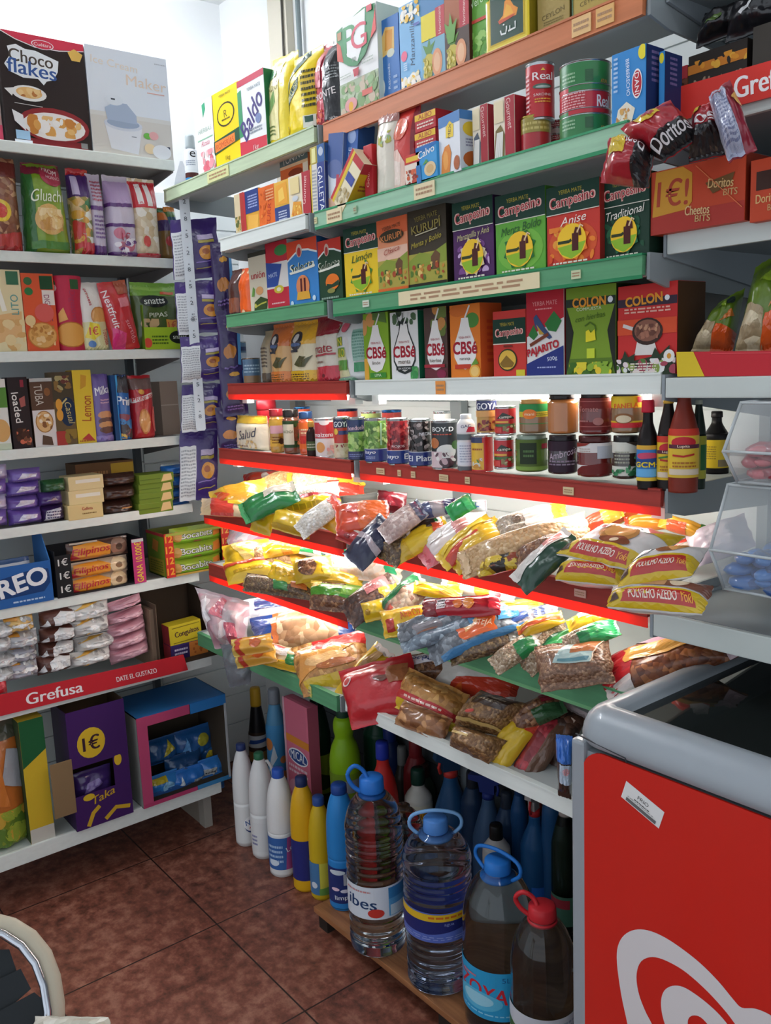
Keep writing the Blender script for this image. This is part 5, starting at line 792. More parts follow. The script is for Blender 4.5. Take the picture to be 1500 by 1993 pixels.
P('biscuit_packet', 'white biscuit packet with red slanted lettering and a yellow price burst', 'biscuit packet', 'L', 3, 166, 218, 548, .06, '#e4dfd8', [('t', 'princesa', .35, .78, .4, .13, '#c02a3c', -80, .05), ('e', .68, .5, .32, .14, '#c8823c'), ('e', .68, .5, .28, .12, '#dba058'), ('r', .0, .0, 1, .42, '#d8d4a0'), ('p', [(.1, .2), (.3, .42), (.62, .38), (.66, .24), (.4, .16)], '#e8d234'), ('t', '1€', .4, .29, .3, .12, '#c83a2c', 0, .06), ('t', 'Tostada', .84, .2, .24, .18, '#c02a4a', -84), ('e', .3, .1, .13, .05, '#4a7ab8')], sb=.002, seal=.02, lean=-2, wr=.06)
P('candy_bag', 'shiny red bag leaning over the shelf edge with white upright lettering', 'bag', 'L', 3, 226, 280, 545, .06, '#c4262e', [('t', 'Nestfruit', .2, .6, .6, .2, '#f2e6e6', -84, .04), ('p', [(.0, .0), (.45, 0), (.5, .25), (.1, .35)], '#d42c78'), ('t', 'surtido', .72, .26, .6, .16, '#e8a8ac', -78), ('r', .5, .62, .84, .75, '#d87a84'), ('r', .55, .8, 1, 1, '#a8543a')], sb=-.02, lean=-9, gusset=False)
obx('display_carton', 'lime and dark green seed snack carton with a torn green bag top', 'carton', 'L', 3, 283, 372, 594, .08, [(0, 0, 1, .5, '#9fc02c', [('b', .16, .2, .5, .66, 3, '#4a6a1a'), ('e', .75, .55, .22, .3, '#1f261a'), ('t', 'snatts', .76, .55, .3, .16, '#e0e8d0'), ('e', .06, .3, .09, .22, '#d8503c')])], '#6f8f2a', sb=-.004)
P('snack_bag', 'dark green seed snack bag with a black oval standing in the lime carton', 'bag', 'L', 3, 268, 356, 549, .05, '#4a5f2c', [('r', 0, .8, 1, 1, '#7cae42'), ('l', [(.0, .93), (.4, .9), (1, .93)], .03, '#96c45a'), ('e', .45, .72, .3, .09, '#1f2724'), ('t', 'snatts', .45, .72, .44, .08, '#dfe4d8', 4, .03), ('t', 'PIPAS', .5, .52, .42, .07, '#d8dcc8', 4, .04), ('r', .66, .3, .95, .45, '#e09a34'), ('t', '1€', .8, .37, .2, .11, '#c84a24', 4, .05), ('p', [(.3, .2), (1, .32), (1, .24), (.4, .12)], '#d8dcd8'), ('g', .1, .3, .5, .46, 10, .06, ['#b08a5a', '#c8a878'], 2), ('r', .6, .82, .9, .86, '#d8663c')], sb=.006, gusset=False)
# fourth shelf
B('biscuit_packet', 'white and green biscuit packet at the left edge of the fourth shelf', 'biscuit packet', 'L', 4, -30, 24, 738, .06, '#e2e0d8', [('r', .0, .6, 1, .88, '#5a8a3a'), ('e', .7, .28, .3, .16, '#d8a868'), ('r', .0, .0, 1, .1, '#c8d0b8')])
B('biscuit_packet', 'black cookie packet with white upright lettering on the fourth shelf', 'biscuit packet', 'L', 4, 28, 66, 734, .06, '#2c2022', [('t', 'loaded', .36, .58, .44, .34, '#ece6e0', -86, .05), ('p', [(.5, .7), (.8, .74), (.8, .6), (.55, .58)], '#a85a54'), ('r', .62, .86, .8, .96, '#8a2a3a'), ('e', .42, .2, .3, .1, '#3f241a'), ('e', .74, .12, .2, .06, '#d8785a'), ('g', .2, .05, .9, .28, 16, .035, ['#4a2a1e', '#7a4a34', '#c86a50'], 6)])
B('biscuit_packet', 'brown packet with a chocolate chip cookie on a white lower half', 'biscuit packet', 'L', 4, 70, 113, 736, .06, '#5a4030', [('r', 0, 0, 1, .54, '#ddd6d4'), ('t', 'TUBA', .36, .76, .3, .36, '#cfc6ba', -88, .02), ('e', .74, .8, .14, .06, '#8a5a34'), ('e', .5, .37, .4, .16, '#a8743c'), ('e', .5, .37, .36, .145, '#ddb27a'), ('g', .2, .26, .8, .48, 14, .035, ['#f0e0c8', '#8a5a34', '#c8924e'], 3), ('p', [(.3, .04), (.8, .02), (.76, .14), (.36, .18)], '#5a4436'), ('r', 0, .95, 1, 1, '#b8b8b4')])
B('biscuit_packet', 'dark mixed cookie packet with a navy badge beside the yellow lemon packet', 'biscuit packet', 'L', 4, 112, 152, 724, .06, '#6a5638', [('r', 0, .6, 1, 1, '#4a4030'), ('e', .66, .46, .4, .2, '#1c2f4c'), ('l', [(.3, .38), (.3, .54), (.66, .64)], .012, '#c8b878'), ('t', 'Casual', .74, .44, .3, .3, '#c8b87a', -82, .0, .2), ('e', .26, .56, .16, .08, '#dd9c3c'), ('e', .26, .42, .16, .08, '#dd9c3c'), ('g', .1, .7, .95, .95, 14, .05, ['#8a6a3a', '#6a3a34', '#a89a6a'], 5), ('r', .0, .0, .5, .2, '#a83a34'), ('g', .4, .02, 1, .22, 8, .06, ['#b8944a', '#8a7030'], 2)])
B('wafer_packet', 'tall yellow lemon wafer packet with red upright lettering', 'biscuit packet', 'L', 4, 153, 189, 720, .06, '#e2c23a', [('t', 'Lemon', .6, .48, .34, .5, '#a8402c', 86, .02), ('p', [(.36, .74), (.66, .78), (.74, .92), (.44, .94)], '#d09a34'), ('p', [(.2, .06), (.9, .04), (.6, .14)], '#b83a3c'), ('b', .1, .02, .9, .06, 1, '#a85a2c')], '#b8942a')
P('biscuit_packet', 'lilac packet with white script and chocolate biscuits on the fourth shelf', 'biscuit packet', 'L', 4, 190, 226, 728, .06, '#6a579c', [('t', 'Milka', .5, .76, .76, .14, '#f0ecf4', 10, .03, .3), ('b', .34, .56, .8, .64, 2, '#d0a8c0'), ('e', .56, .4, .38, .06, '#c88a5a'), ('e', .56, .31, .38, .055, '#5a2c22'), ('e', .56, .25, .38, .055, '#c8884e'), ('e', .58, .18, .38, .05, '#5a2c22'), ('r', 0, 0, 1, .1, '#8474b4')], sb=.002, seal=.02, wr=.06)
B('biscuit_packet', 'thin dark blue packet edge beside the lilac packet', 'biscuit packet', 'L', 4, 226, 238, 730, .06, '#1f4a7c', [('r', .7, 0, 1, 1, '#4aa0d8')])
P('biscuit_packet', 'blue cookie packet with white round lettering and a dark top', 'biscuit packet', 'L', 4, 237, 263, 728, .06, '#2565ac', [('r', 0, .72, 1, 1, '#3a3438'), ('t', 'Prin', .46, .6, .9, .13, '#eef2f6', 0, .06), ('g', .1, .03, .95, .4, 12, .08, ['#8a3a4a', '#d8b03c', '#3a2a2a', '#2f7ab8'], 4)], sb=.002, seal=.02, wr=.05)
P('biscuit_packet', 'red glossy biscuit packet with a golden cookie at the end of the fourth shelf', 'biscuit packet', 'L', 4, 265, 309, 730, .07, '#b8242c', [('r', 0, .78, 1, .95, '#6a4a44'), ('l', [(.0, .6), (1, .7)], .035, '#e8d8d4'), ('t', 'PRINCIPE', .5, .645, .9, .07, '#c83a3c', 6, .04), ('e', .4, .74, .12, .04, '#d8a040'), ('e', .45, .28, .24, .2, '#c87a3c'), ('e', .45, .28, .2, .17, '#dd9c58'), ('e', .9, .3, .14, .2, '#d8605a')], sb=.0, seal=.02)
B('cardboard_carton', 'plain brown carton seen beyond the end of the fourth left shelf', 'carton', 'X', (-2.98, LS[4][1]), 318, 352, 742, .10, '#a89484', [('r', 0, .55, 1, .57, '#c8b8a8')], sb=0)
# fifth shelf: stacked bars
def stack(name, cat, labels, k, p0, p1, rows, d, cols, art, group, kind='P', sb=0, jit=3, sart=(), side=None):
    rr = random.Random(int(p0)); x0m = place('L', k, p0, p1, rows[0][0], sb)[0]
    for i, (pt, pb) in enumerate(rows):
        j = rr.uniform(-jit, jit); c = cols[i % len(cols)]; a = art(i) if callable(art) else art
        if kind == 'P': P(name, labels[i], cat, 'L', k, p0+j, p1+j, pt, d, c, a, sb=sb+rr.uniform(-.006, .01), pb=pb, gusset=False, seal=.04, group=group, wr=.16)
        else: B(name, labels[i], cat, 'L', k, p0+j*.4, p1+j*.4, pt, d, c, a, sb=sb+rr.uniform(-.004, .006), pb=pb, group=group, bev=.003, side=side, sart=sart)
ORD = ['lowest', 'second from the bottom', 'third from the bottom', 'topmost']
OR3 = ['lowest', 'middle', 'topmost']
def purp(i): return [('p', [(.2, .3), (.75, .42), (.8, .62), (.35, .7)], '#dcd6e4'), ('b', .1, .1, .5, .25, 1, '#b8a8d0')]
stack('chocolate_bar', 'chocolate bar', ['%s lilac bar stacked at the left edge of the fifth shelf' % q for q in ORD], 5, -45, 22, [(996, 1028), (966, 996), (936, 966), (907, 936)], .07, ['#7a5fae', '#c8c0dc', '#7a5fae', '#b8b0d0'], purp, 'lilac bars at the left edge')
stack('chocolate_bar', 'chocolate bar', ['%s lilac chocolate bar in the second stack from the left edge' % q for q in ORD], 5, 22, 86, [(991, 1022), (964, 994), (938, 966), (913, 940)], .08, ['#6a4fa0', '#7a5fae', '#6f55a6', '#7f66b2'], purp, 'lilac bars in the second stack')
stack('chocolate_bar', 'chocolate bar', ['%s dark purple and green bar beside the cream boxes' % q for q in OR3], 5, 84, 130, [(983, 1016), (958, 985), (934, 960)], .07, ['#3a2458', '#4a3074', '#2f5a34'], lambda i: [[('p', [(.1, .1), (.7, .2), (.8, .8), (.2, .7)], '#d8d4dc'), ('b', .2, .2, .8, .7, 3, '#4a3a64')], [('p', [(.2, .4), (.7, .4), (.6, .6)], '#b8a8a8')], [('r', 0, .6, 1, 1, '#2a5a30')]][i], 'dark purple bars')
stack('cream_box', 'box', ['%s cream box in the stack of three on the fifth shelf' % q for q in OR3], 5, 134, 202, [(981, 1010), (953, 981), (926, 953)], .09, ['#dcc48a', '#e0cb98', '#e0cb98'], lambda i: [[('t', 'Galleta', .55, .7, .3, .2, '#a83a34', 0, .05), ('b', .4, .3, .8, .45, 1, '#8a6a3a')], [('r', .2, .5, .9, .75, '#e8e2d4')], [('r', .2, .5, .9, .75, '#e8e2d4')]][i], 'cream boxes stacked on the fifth shelf', 'B')
stack('chocolate_bar', 'chocolate bar', ['%s dark brown chocolate pack beside the cream boxes' % q for q in OR3], 5, 203, 270, [(974, 1003), (947, 974), (922, 947)], .09, ['#3a241e', '#422a22', '#3f2620'], lambda i: [[('r', .55, .4, .9, .5, '#b8864a')], [], [('l', [(.0, .6), (.5, .5), (1, .55)], .03, '#6a5048')]][i], 'dark brown packs stacked on the fifth shelf')
stack('chocolate_bar', 'chocolate bar', ['%s olive green bar with a pale picture corner' % q for q in ORD], 5, 271, 338, [(977, 998), (958, 978), (939, 959), (922, 940)], .09, ['#70862a'], [('p', [(.62, .1), (.95, .2), (.92, .9), (.7, .85)], '#e8c48a'), ('r', 0, .4, .6, .5, '#5a6e20')], 'olive green bars stacked on the fifth shelf', 'B')
stack('chocolate_bar', 'chocolate bar', ['%s bright blue bar in the innermost stack of the fifth shelf' % q for q in ORD], 5, 326, 380, [(970, 994), (948, 970), (926, 948), (903, 926)], .09, ['#1f66b4'], [('p', [(0, .86), (1, .96), (1, 1), (0, 1)], '#d8dcdc'), ('p', [(0, 0), (.6, 0), (1, .18), (0, .2)], '#d0d4d8')], 'blue bars stacked on the fifth shelf', sb=.02)
B('sweets_carton', 'flat brown and yellow carton lying behind the stacks of the fifth shelf', 'carton', 'X', (LS[5][0]-.14, LS[5][1]+.09), 150, 262, 899, .1, '#6a4a2c', [('r', .6, .1, 1, .9, '#b8942a'), ('b', .1, .3, .55, .7, 1, '#a8784a')], sb=0)
# sixth shelf: display cartons
obx('display_carton', 'blue cookie display carton with white capital letters at the left edge', 'carton', 'L', 6, -75, 105, 1104, .16, [(0, 0, 1, 1, '#2b62a8', [('p', [(.12, .2), (.9, .26), (.98, .46), (.97, .8), (.85, .86), (.5, .74), (.12, .62)], '#1c3f74'), ('t', 'OREO', .55, .52, .8, .42, '#f0f3f6', 12, .07), ('b', .55, .07, .9, .15, 1, '#b8d0ea'), ('p', [(0, .9), (.4, .92), (.4, .97), (0, .95)], '#c8d8ec')])], '#2b62a8', sidepoly=[(0, 0), (1, 0), (1, 1.75), (.45, 1.7), (0, 1)], sb=-.006, inside='#3f78b8', back=False)
P('biscuit_packet', 'blue cookie packet lying in the blue display carton', 'biscuit packet', 'L', 6, -30, 70, 1092, .06, '#3a5a8a', [('r', 0, .4, 1, .9, '#d8dce4'), ('b', .1, .1, .9, .36, 2, '#a8b8d0')], sb=.04, gusset=False)
ob = obx('display_carton', 'black display carton with euro prices and a pink edge strip', 'carton', 'L', 6, 113, 285, 1060, .14, [(0, 0, .17, .9, '#1f1f22', [('t', '1€', .55, .2, .6, .17, '#e2e2de', 0, .05), ('t', '1€', .55, .52, .6, .17, '#e2e2de', 0, .05), ('t', '1€', .5, .84, .6, .17, '#e2e2de', 0, .05)]), (.86, 0, 1, 1, '#c03a74', [('t', 'GANA 10.000€', .5, .48, .9, .55, '#e8c83a', 90, .05), ('r', 0, .93, 1, 1, '#c8ccca')]), (.17, 0, .86, .04, '#26262a', None)], '#26262a', sb=-.004, inside='#2c2c30')
for i, (pt, pb) in enumerate(((1118, 1152), (1090, 1122), (1052, 1088))):
    P('cookie_roll', ['lowest roll of ring cookies in the black display carton', 'middle roll of ring cookies in the black display carton', 'top roll of ring cookies in the black display carton'][i], 'biscuit packet', 'L', 6, 136, 254, pt, .05, ['#b8a088', '#c0a890', '#5a4038'][i], [('p', [(.02, .1), (.1, .85), (.5, .95), (.68, .7), (.66, .2), (.3, .05)], '#e0922c'), ('p', [(.02, .1), (.06, .4), (.2, .2)], '#c8303a'), ('t', 'Filipinos', .36, .5, .6, .46, '#c22c34', 3, .06, .2), ('e', .82, .52, .15, .44, ['#e0c49a', '#e4cca4', '#8a6a5a'][i]), ('e', .82, .52, .06, .18, ['#8a6a4a', '#8a6a4a', '#3a2420'][i]), ('r', .05, .9, .5, 1, '#d8c8b8')], sb=.012, pb=pb, gusset=False, seal=.05, wr=.05, group='cookie rolls in the black carton')
obx('display_carton', 'green display carton with red strips of twelves at the inner end of the sixth shelf', 'carton', 'L', 6, 325, 450, 1030, .15, [(0, 0, .13, 1, '#cf2f2a', [('t', '12', .5, .14+.245*q, .8, .15, '#f0a838', 0, .07) for q in range(4)]), (.87, 0, 1, 1, '#d8403a', [('t', '12', .5, .14+.245*q, .8, .13, '#f2b860', 0, .07) for q in range(4)]), (.13, 0, .87, .05, '#c8a04a', None), (.02, .93, .98, 1, '#a8b04a', None)], '#7f9a2a', sb=-.012, side='#7c982c', sart=[('r', .08, .04, .92, .4, '#b09a34'), ('b', .15, .08, .85, .36, 5, '#6a7a24'), ('p', [(.3, .6), (.6, .55), (.7, .8), (.4, .85)], '#d88a3c'), ('r', 0, .93, 1, 1, '#b8323a')], inside='#8a8a4a')
for i, (pt, pb) in enumerate(((1086, 1116), (1055, 1086), (1024, 1056))):
    P('snack_bar_pack', ['lowest green snack pack in the carton with twelves', 'middle green snack pack in the carton with twelves', 'top green snack pack in the carton with twelves'][i], 'snack pack', 'L', 6, 338, 436, pt, .06, '#a4ba3c', [('r', 0, 0, 1, .35, '#8ac02a'), ('t', 'Bocabits', .46, .56, .62, .4, '#5a5a50', 2, .1), ('t', 'Bocabits', .46, .56, .6, .36, '#eef0e8', 2, .04), ('p', [(.78, .3), (.98, .4), (.95, .9), (.8, .8)], '#e88a3c'), ('e', .1, .5, .08, .3, '#e0a850'), ('r', .4, .1, .55, .22, '#d85a74')], sb=.0, pb=pb, gusset=False, seal=.03, wr=.05, group='snack packs in the green carton')
# seventh shelf: wrapped cakes
WR = [('g', .0, .1, 1, .9, 14, .13, ['#e8e8e6', '#b8b6b4', '#d8d6d4', '#9a9694'], 3), ('p', [(.1, .5), (.5, .65), (.9, .55), (.5, .4)], '#f4f4f2')]
CKR = random.Random(5)
def cake(i, p0, p1, pt, pb, c, art, lab, grp):
    j = CKR.uniform(-7, 7); e = CKR.uniform(-5, 4); p0 += j; p1 += j+CKR.uniform(-5, 5); pt += e
    P('wrapped_cake', lab, 'wrapped cake', 'L', 7, p0, p1, pt, .09, c, art, sb=.01+.012*(i % 2), pb=pb, gusset=False, seal=.07, wr=.3, group=grp)
PLC = ['lowest', 'second from the bottom', 'third from the bottom', 'topmost']
for i in range(4): cake(i, -35, 36, 1302-29*i, 1336-29*i, '#c8c6c6', WR, '%s silvery wrapped cake in the pile at the left edge' % PLC[i], 'silvery cakes at the left edge')
for i in range(4): cake(i, 22, 82, 1290-30*i, 1326-30*i, ['#a8a6b0', '#a09ea8', '#b8b8bc', '#d8b06a'][i], WR+[('r', .0, .8, .4, 1, '#c88a34')], '%s grey lilac wrapped cake in the second pile' % PLC[i], 'grey lilac cakes')
for i in range(4): cake(i, 80, 150, 1280-30*i, 1314-30*i, '#5a352c', [('p', [(.3, .25), (.9, .3), (.95, .75), (.55, .9), (.3, .7)], '#e6e6e6'), ('p', [(0, .2), (.2, .3), (.15, .6)], '#d8d8d8'), ('r', .8, 0, 1, .2, '#cfcfcf')], '%s brown and white wrapped cake in the middle pile' % PLC[i], 'brown and white cakes')
for i in range(4): cake(i, 148, 226, 1266-29*i, 1298-29*i, '#d2d0cc', WR+[('p', [(.05, .7), (.4, .95), (.9, .97), (.3, .8)], '#d8a848'), ('p', [(.2, .2), (.4, .3), (.3, .1)], '#d0a050')], '%s white and gold wrapped cake beside the pink packs' % PLC[i], 'white and gold cakes')
for i in range(5): P('wrapped_cake', ['lowest', 'second from the bottom', 'middle', 'second from the top', 'topmost'][i]+' pink packet in the fanned pink stack', 'wrapped cake', 'L', 7, 224-2*i, 300-4*i, 1256-22*i, .08, '#c9929f', [('p', [(.1, .3), (.9, .4), (.95, .6), (.2, .6)], '#d8a8b4'), ('p', [(.0, .7), (.3, .9), (.9, .95), (.3, .75)], '#b87a88')], sb=.02, pb=1286-25*i, lean=-7, gusset=False, wr=.2, group='pink packets in a fanned stack')
P('wrapped_cake', 'small red wrapped sweet pack low at the left edge behind the red sign', 'wrapped cake', 'L', 7, -30, 20, 1322, .06, '#b8242e', [('p', [(.1, .3), (.9, .5), (.8, .8)], '#d85058')], sb=-.005, pb=1362, gusset=False, wr=.2) # red glossy sweet
B('cardboard_divider', 'upright brown cardboard divider beside the pink packets', 'divider', 'L', 7, 300, 312, 1186, .2, '#8a7460', (), sb=.02, rough=.8)
obx('cardboard_box', 'open brown cardboard box at the inner end of the seventh shelf', 'box', 'L', 7, 312, 425, 1165, .22, [], '#5a4a3c', sb=.0, sidepoly=[(0, 0), (1, 0), (1, 1), (.0, 1)], inside='#4a3c30')
B('sweet_box', 'yellow sweet box with dark purple lettering inside the brown cardboard box', 'box', 'L', 7, 332, 394, 1212, .06, '#d6c02e', [('t', 'Conguitos', .54, .52, .74, .34, '#4a2a34', 4, .05), ('l', [(.1, .86), (.95, .88)], .02, '#8a7a20'), ('l', [(.1, .14), (.95, .16)], .02, '#8a7a20')], sb=.05, pb=1252, side='#c84a5a', lean=-2)
B('sweet_box', 'purple and orange sweet pack lying under the yellow box', 'box', 'L', 7, 334, 405, 1250, .06, '#3a2a64', [('r', .5, 0, 1, 1, '#d8843c'), ('g', .55, .1, .95, .9, 10, .12, ['#e8a860', '#b8602c'], 2), ('b', .1, .3, .45, .8, 2, '#d8d0e8')], sb=.045, side='#c84a5a', bev=.004)
def sign(name, label, run_x, quad, col, art, cat='sign', thick=.004, onx=True, plane=None):
    f = (lambda p: onX(p[0], p[1], plane)) if onx else (lambda p: onY(p[0], p[1], plane))
    q = [f(p) for p in quad]; n = V((1, 0, 0)) if onx else V((0, -1, 0))
    mb = MB(); a = q; b = [p-n*thick for p in q]; mb.add(a+b, [(0, 1, 2, 3), (7, 6, 5, 4), (0, 4, 5, 1), (1, 5, 6, 2), (2, 6, 7, 3), (3, 7, 4, 0)], pm(col, .35))
    def s(u, v): return (q[0]*(1-u)+q[1]*u)*(1-v)+(q[3]*(1-u)+q[2]*u)*v, n
    paint(mb, s, art, (q[1]-q[0]).length/(q[3]-q[0]).length, lambda c: pm(c, .35))
    o = mb.build(name); tag(o, label, cat); return o
sign('shelf_sign', 'long red sign strip with white lettering along the seventh left shelf', 0, [(-60, 1409), (366, 1304), (357, 1274), (-60, 1366)], '#c42d36', [('t', 'Grefusa', .36, .5, .25, .56, '#f0ecec', 0, .06), ('t', 'DATE EL GUSTAZO', .745, .44, .2, .36, '#f0dcdc', 0, .04)], onx=True, plane=LS[7][0]+.02)
# eighth shelf
P('crisp_bag', 'orange and silver crisp bag with a green base at the bottom left', 'bag', 'L', 8, -60, 66, 1420, .10, '#b8682a', [('r', 0, 0, 1, .32, '#7a8a2a'), ('g', .1, .02, 1, .32, 20, .07, ['#96a83a', '#5a7a2a', '#c8a03a'], 3), ('p', [(.6, .55), (.95, .45), (1, .75), (.75, .8)], '#a8aab0'), ('p', [(.3, .4), (.7, .35), (.6, .75), (.3, .7)], '#c87430'), ('r', .3, .86, 1, 1, '#4a4a3a')], sb=.03)
B('display_carton', 'tall carton side that is dark green above and yellow below', 'carton', 'L', 8, 62, 108, 1400, .12, '#cfae2e', [('p', [(0, .62), (1, .74), (1, 1), (0, 1)], '#1f5a34'), ('r', 0, 0, 1, .12, '#c8c4b8')], '#3a4a2c', sb=.01)
obx('display_carton', 'dark purple display carton with yellow one-euro discs and an open hatch', 'carton', 'L', 8, 150, 260, 1374, .15, [(0, .53, 1, 1, '#42205e', [('e', .38, .38, .24, .27, '#d8b42e'), ('t', '1€', .38, .38, .28, .26, '#3a2030', 0, .06)]), (.72, .28, 1, .54, '#42205e', [('e', .3, .86, .24, .2, '#d8b42e')]), (0, 0, 1, .29, '#42205e', [('l', [(.2, .05), (.3, .4), (.42, .55)], .06, '#d0a82c'), ('l', [(.5, .1), (.7, .35), (.95, .25)], .06, '#d0a82c'), ('t', 'Taka', .5, .82, .4, .22, '#c8a02c', 14, .04, .3), ('e', .25, .9, .1, .1, '#d8b42e')])], '#42205e', sb=-.01, side='#2f1844', inside='#5a4634')
B('carton_flap', 'folded brown flap of the purple carton sticking out beside its hatch', 'flap', 'L', 8, 108, 150, 1484, .004, '#8a7050', (), sb=-.014, pb=1588, rough=.8)
P('candy_bag', 'purple bag lying inside the hatch of the purple carton', 'bag', 'L', 8, 152, 224, 1500, .05, '#4a2f74', [('p', [(.2, .3), (.7, .5), (.6, .7), (.3, .6)], '#8a70b0')], sb=.03, pb=1556, gusset=False, wr=.3)
obx('display_carton', 'pink and blue open carton full of blue sweet bags at the bottom shelf end', 'carton', 'L', 8, 280, 450, 1374, .24, [(0, 0, .11, 1, '#c04a72', None), (0, 0, .6, .045, '#b8406a', None), (.6, 0, 1, .05, '#3f86b8', None), (0, .89, .58, 1, '#c04a72', None), (.58, .88, 1, 1, '#2f7cc0', None), (.965, .02, 1, .9, '#b8bcbc', None)], '#8a8a84', sb=-.015, inside='#4a4034', topm='#2a6ca8', side='#9a9c98')
for i, (x0, x1, pt, pb, c, sbk) in enumerate(((294, 354, 1510, 1556, '#3a8cd8', .05), (338, 408, 1498, 1550, '#2f7ad0', .045), (396, 444, 1478, 1530, '#3580cc', .05), (296, 384, 1538, 1574, '#2c5ea0', .02), (374, 444, 1516, 1550, '#3074bc', .02), (290, 350, 1440, 1490, '#24588f', .10), (345, 420, 1420, 1480, '#265f9c', .11), (330, 400, 1470, 1520, '#1f4a78', .08), (395, 440, 1440, 1500, '#24568a', .12))):
    P('candy_bag', ['blue sweet bag with a yellow flash lying at the left of the pink carton', 'blue sweet bag with a barcode in the middle of the pink carton', 'blue sweet bag with a white barcode tilted at the right of the pink carton', 'dark blue sweet bag lying flat along the pink front edge', 'blue sweet bag lying flat along the blue front edge', 'blue sweet bag at the back left of the pink carton', 'blue sweet bag highest at the back of the pink carton', 'dark blue sweet bag in the shadowy middle of the pink carton', 'blue sweet bag at the back right of the pink carton'][i], 'bag', 'L', 8, x0, x1, pt, .06, c,
      [[('r', .1, .7, .6, .9, '#d8c030'), ('e', .6, .5, .2, .2, '#9ad0f0')], [('r', .6, .2, .95, .6, '#a8acb0'), ('b', .62, .25, .92, .55, 4, '#4a4a50'), ('p', [(.2, .5), (.3, .8), (.35, .5)], '#e8eef4')], [('r', .1, .2, .6, .7, '#b8b8b4'), ('b', .15, .25, .55, .6, 4, '#3a3a40')], [('l', [(.1, .5), (.9, .6)], .06, '#5a9ad8')], [('r', .3, .3, .6, .6, '#4f96d4')], [('p', [(.5, .3), (.9, .5), (.7, .9)], '#c8b83a')], [('p', [(.1, .2), (.3, .8), (.4, .2)], '#6aa8e0'), ('e', .7, .6, .15, .2, '#b8b03a')], [('r', .3, .3, .8, .6, '#3a5a84')], [('e', .4, .5, .2, .2, '#c8b030')]][i], sb=sbk, pb=pb, gusset=False, wr=.3)
# ---- clip strip with purple biscuit bags
def strip():
    root = empty('clip_strip', (-2.752, 1.373, LS[1][1]-.01)); tag(root, 'white plastic clip strip hanging from the top left shelf', 'clip strip')
    n = V((.9, -.43, 0)).normalized(); r = V((.43, .9, 0)).normalized(); p0 = root.location.copy(); zt = -.06; zb = onP(395, 838, p0, n).z-p0.z
    mb = MB(); w = .0165; t = .0015
    mb.prism([r*w+V((0, 0, zt)), r*w+V((0, 0, zb+.006)), r*(w-.005)+V((0, 0, zb)), r*(-w+.005)+V((0, 0, zb)), -r*w+V((0, 0, zb+.006)), -r*w+V((0, 0, zt))], n*t, pm('#dfe6ec', .3))
    s = flat_surf(-r*w+n*t+V((0, 0, zb)), r*2*w, V((0, 0, zt-zb)), n); art = []
    for q in range(14): v = .06+q*.066; art += [('t', str((q*3+7) % 9+1), .5, v, .3, .016, '#4a5058'), ('e', .5, v+.02, .08, .003, '#8a9098')]
    paint(mb, s, art, 2*w/(zt-zb)); mb.build('strip', root)
    h = MB(); h.prism([r*-.004+V((0, 0, .0)), r*.004+V((0, 0, 0)), r*.022+V((0, 0, -.05)), r*.03+V((0, 0, -.085)), r*w+V((0, 0, -.12)), -r*w+V((0, 0, -.12)), -r*.03+V((0, 0, -.085)), -r*.022+V((0, 0, -.05))], n*.002, thinfilm('#e8ecf2', .7, 'hanger')); h.build('hanger', root)
strip()
def cookiebag(x0, y0, x1, y1, lab, slant=0, d=0, dark=False, art=None):
    c = '#3a2070' if not dark else '#2c1a52'
    a = [('r', .02, .0, .44, .78, '#dfe2e4'), ('b', .05, .05, .42, .74, 14, '#a4a8ae'), ('r', .56, .64, .9, .72, '#c8b8dc'), ('r', .56, .585, .9, .63, '#b0a03c'), ('e', .74, .42, .17, .12, '#d8922c'), ('e', .72, .44, .08, .05, '#a85a24'), ('l', [(.5, .26), (.94, .28)], .008, '#8a70b8'), ('l', [(.5, .16), (.94, .18)], .008, '#a8964a')] if art is None else art
    G('biscuit_bag', lab, 'bag', 'F', (1.385, 0), (x0+x1)/2, (y0+y1)/2, 10, 10, 0, 0, 88, .02, c, a, 64, quad=[(x0+slant, y1), (x1+slant, y1-6), (x1, y0), (x0, y0+4)], Y=.012+d, seal=.06, wr=.14, group='purple biscuit bags on the clip strip', nu=16, nv=16)
for i, (x0, y0, x1, y1) in enumerate(((330, 424, 420, 545), (338, 545, 430, 652), (350, 652, 436, 745), (354, 745, 432, 842), (350, 835, 424, 976))):
    cookiebag(x0, y0, x1, y1, ['purple biscuit bag uppermost on the hanging clip strip', 'purple biscuit bag second from the top of the clip strip', 'purple biscuit bag halfway down the clip strip', 'purple biscuit bag second from the bottom of the clip strip', 'purple biscuit bag at the bottom of the clip strip, fully shown'][i], 8 if i < 2 else (-2 if i > 2 else 3), -.002*i)
for i, (x0, y0, x1, y1) in enumerate(((408, 470, 447, 612), (420, 600, 462, 742), (424, 700, 474, 812), (418, 790, 466, 884))):
    cookiebag(x0, y0, x1, y1, ['dark purple biscuit bag sticking out behind the upper strip bags', 'dark purple biscuit bag sticking out behind the middle of the strip', 'shiny dark purple bag sticking out right of the strip near the red shelf', 'lowest dark purple bag sticking out behind the strip'][i], 10, .04, True, [('e', .5, .4, .3, .1, '#b8742c'), ('e', .6, .75, .2, .04, '#c8902c'), ('b', .2, .1, .8, .2, 2, '#7a60a8'), ('l', [(.9, .2), (.95, .8)], .02, '#5aa0d8')])
P('corner_snack_bag', 'rainbow topped purple bag behind the clip strip by the second left shelf', 'bag', 'X', (-2.86, LS[2][1]), 322, 362, 400, .06, '#3a2a60', [('r', 0, .62, 1, .8, '#2f5a74'), ('r', 0, .8, 1, .9, '#4f7a3a'), ('r', 0, .9, 1, 1, '#d8862c')], sb=0, taper=.5, gusset=False)
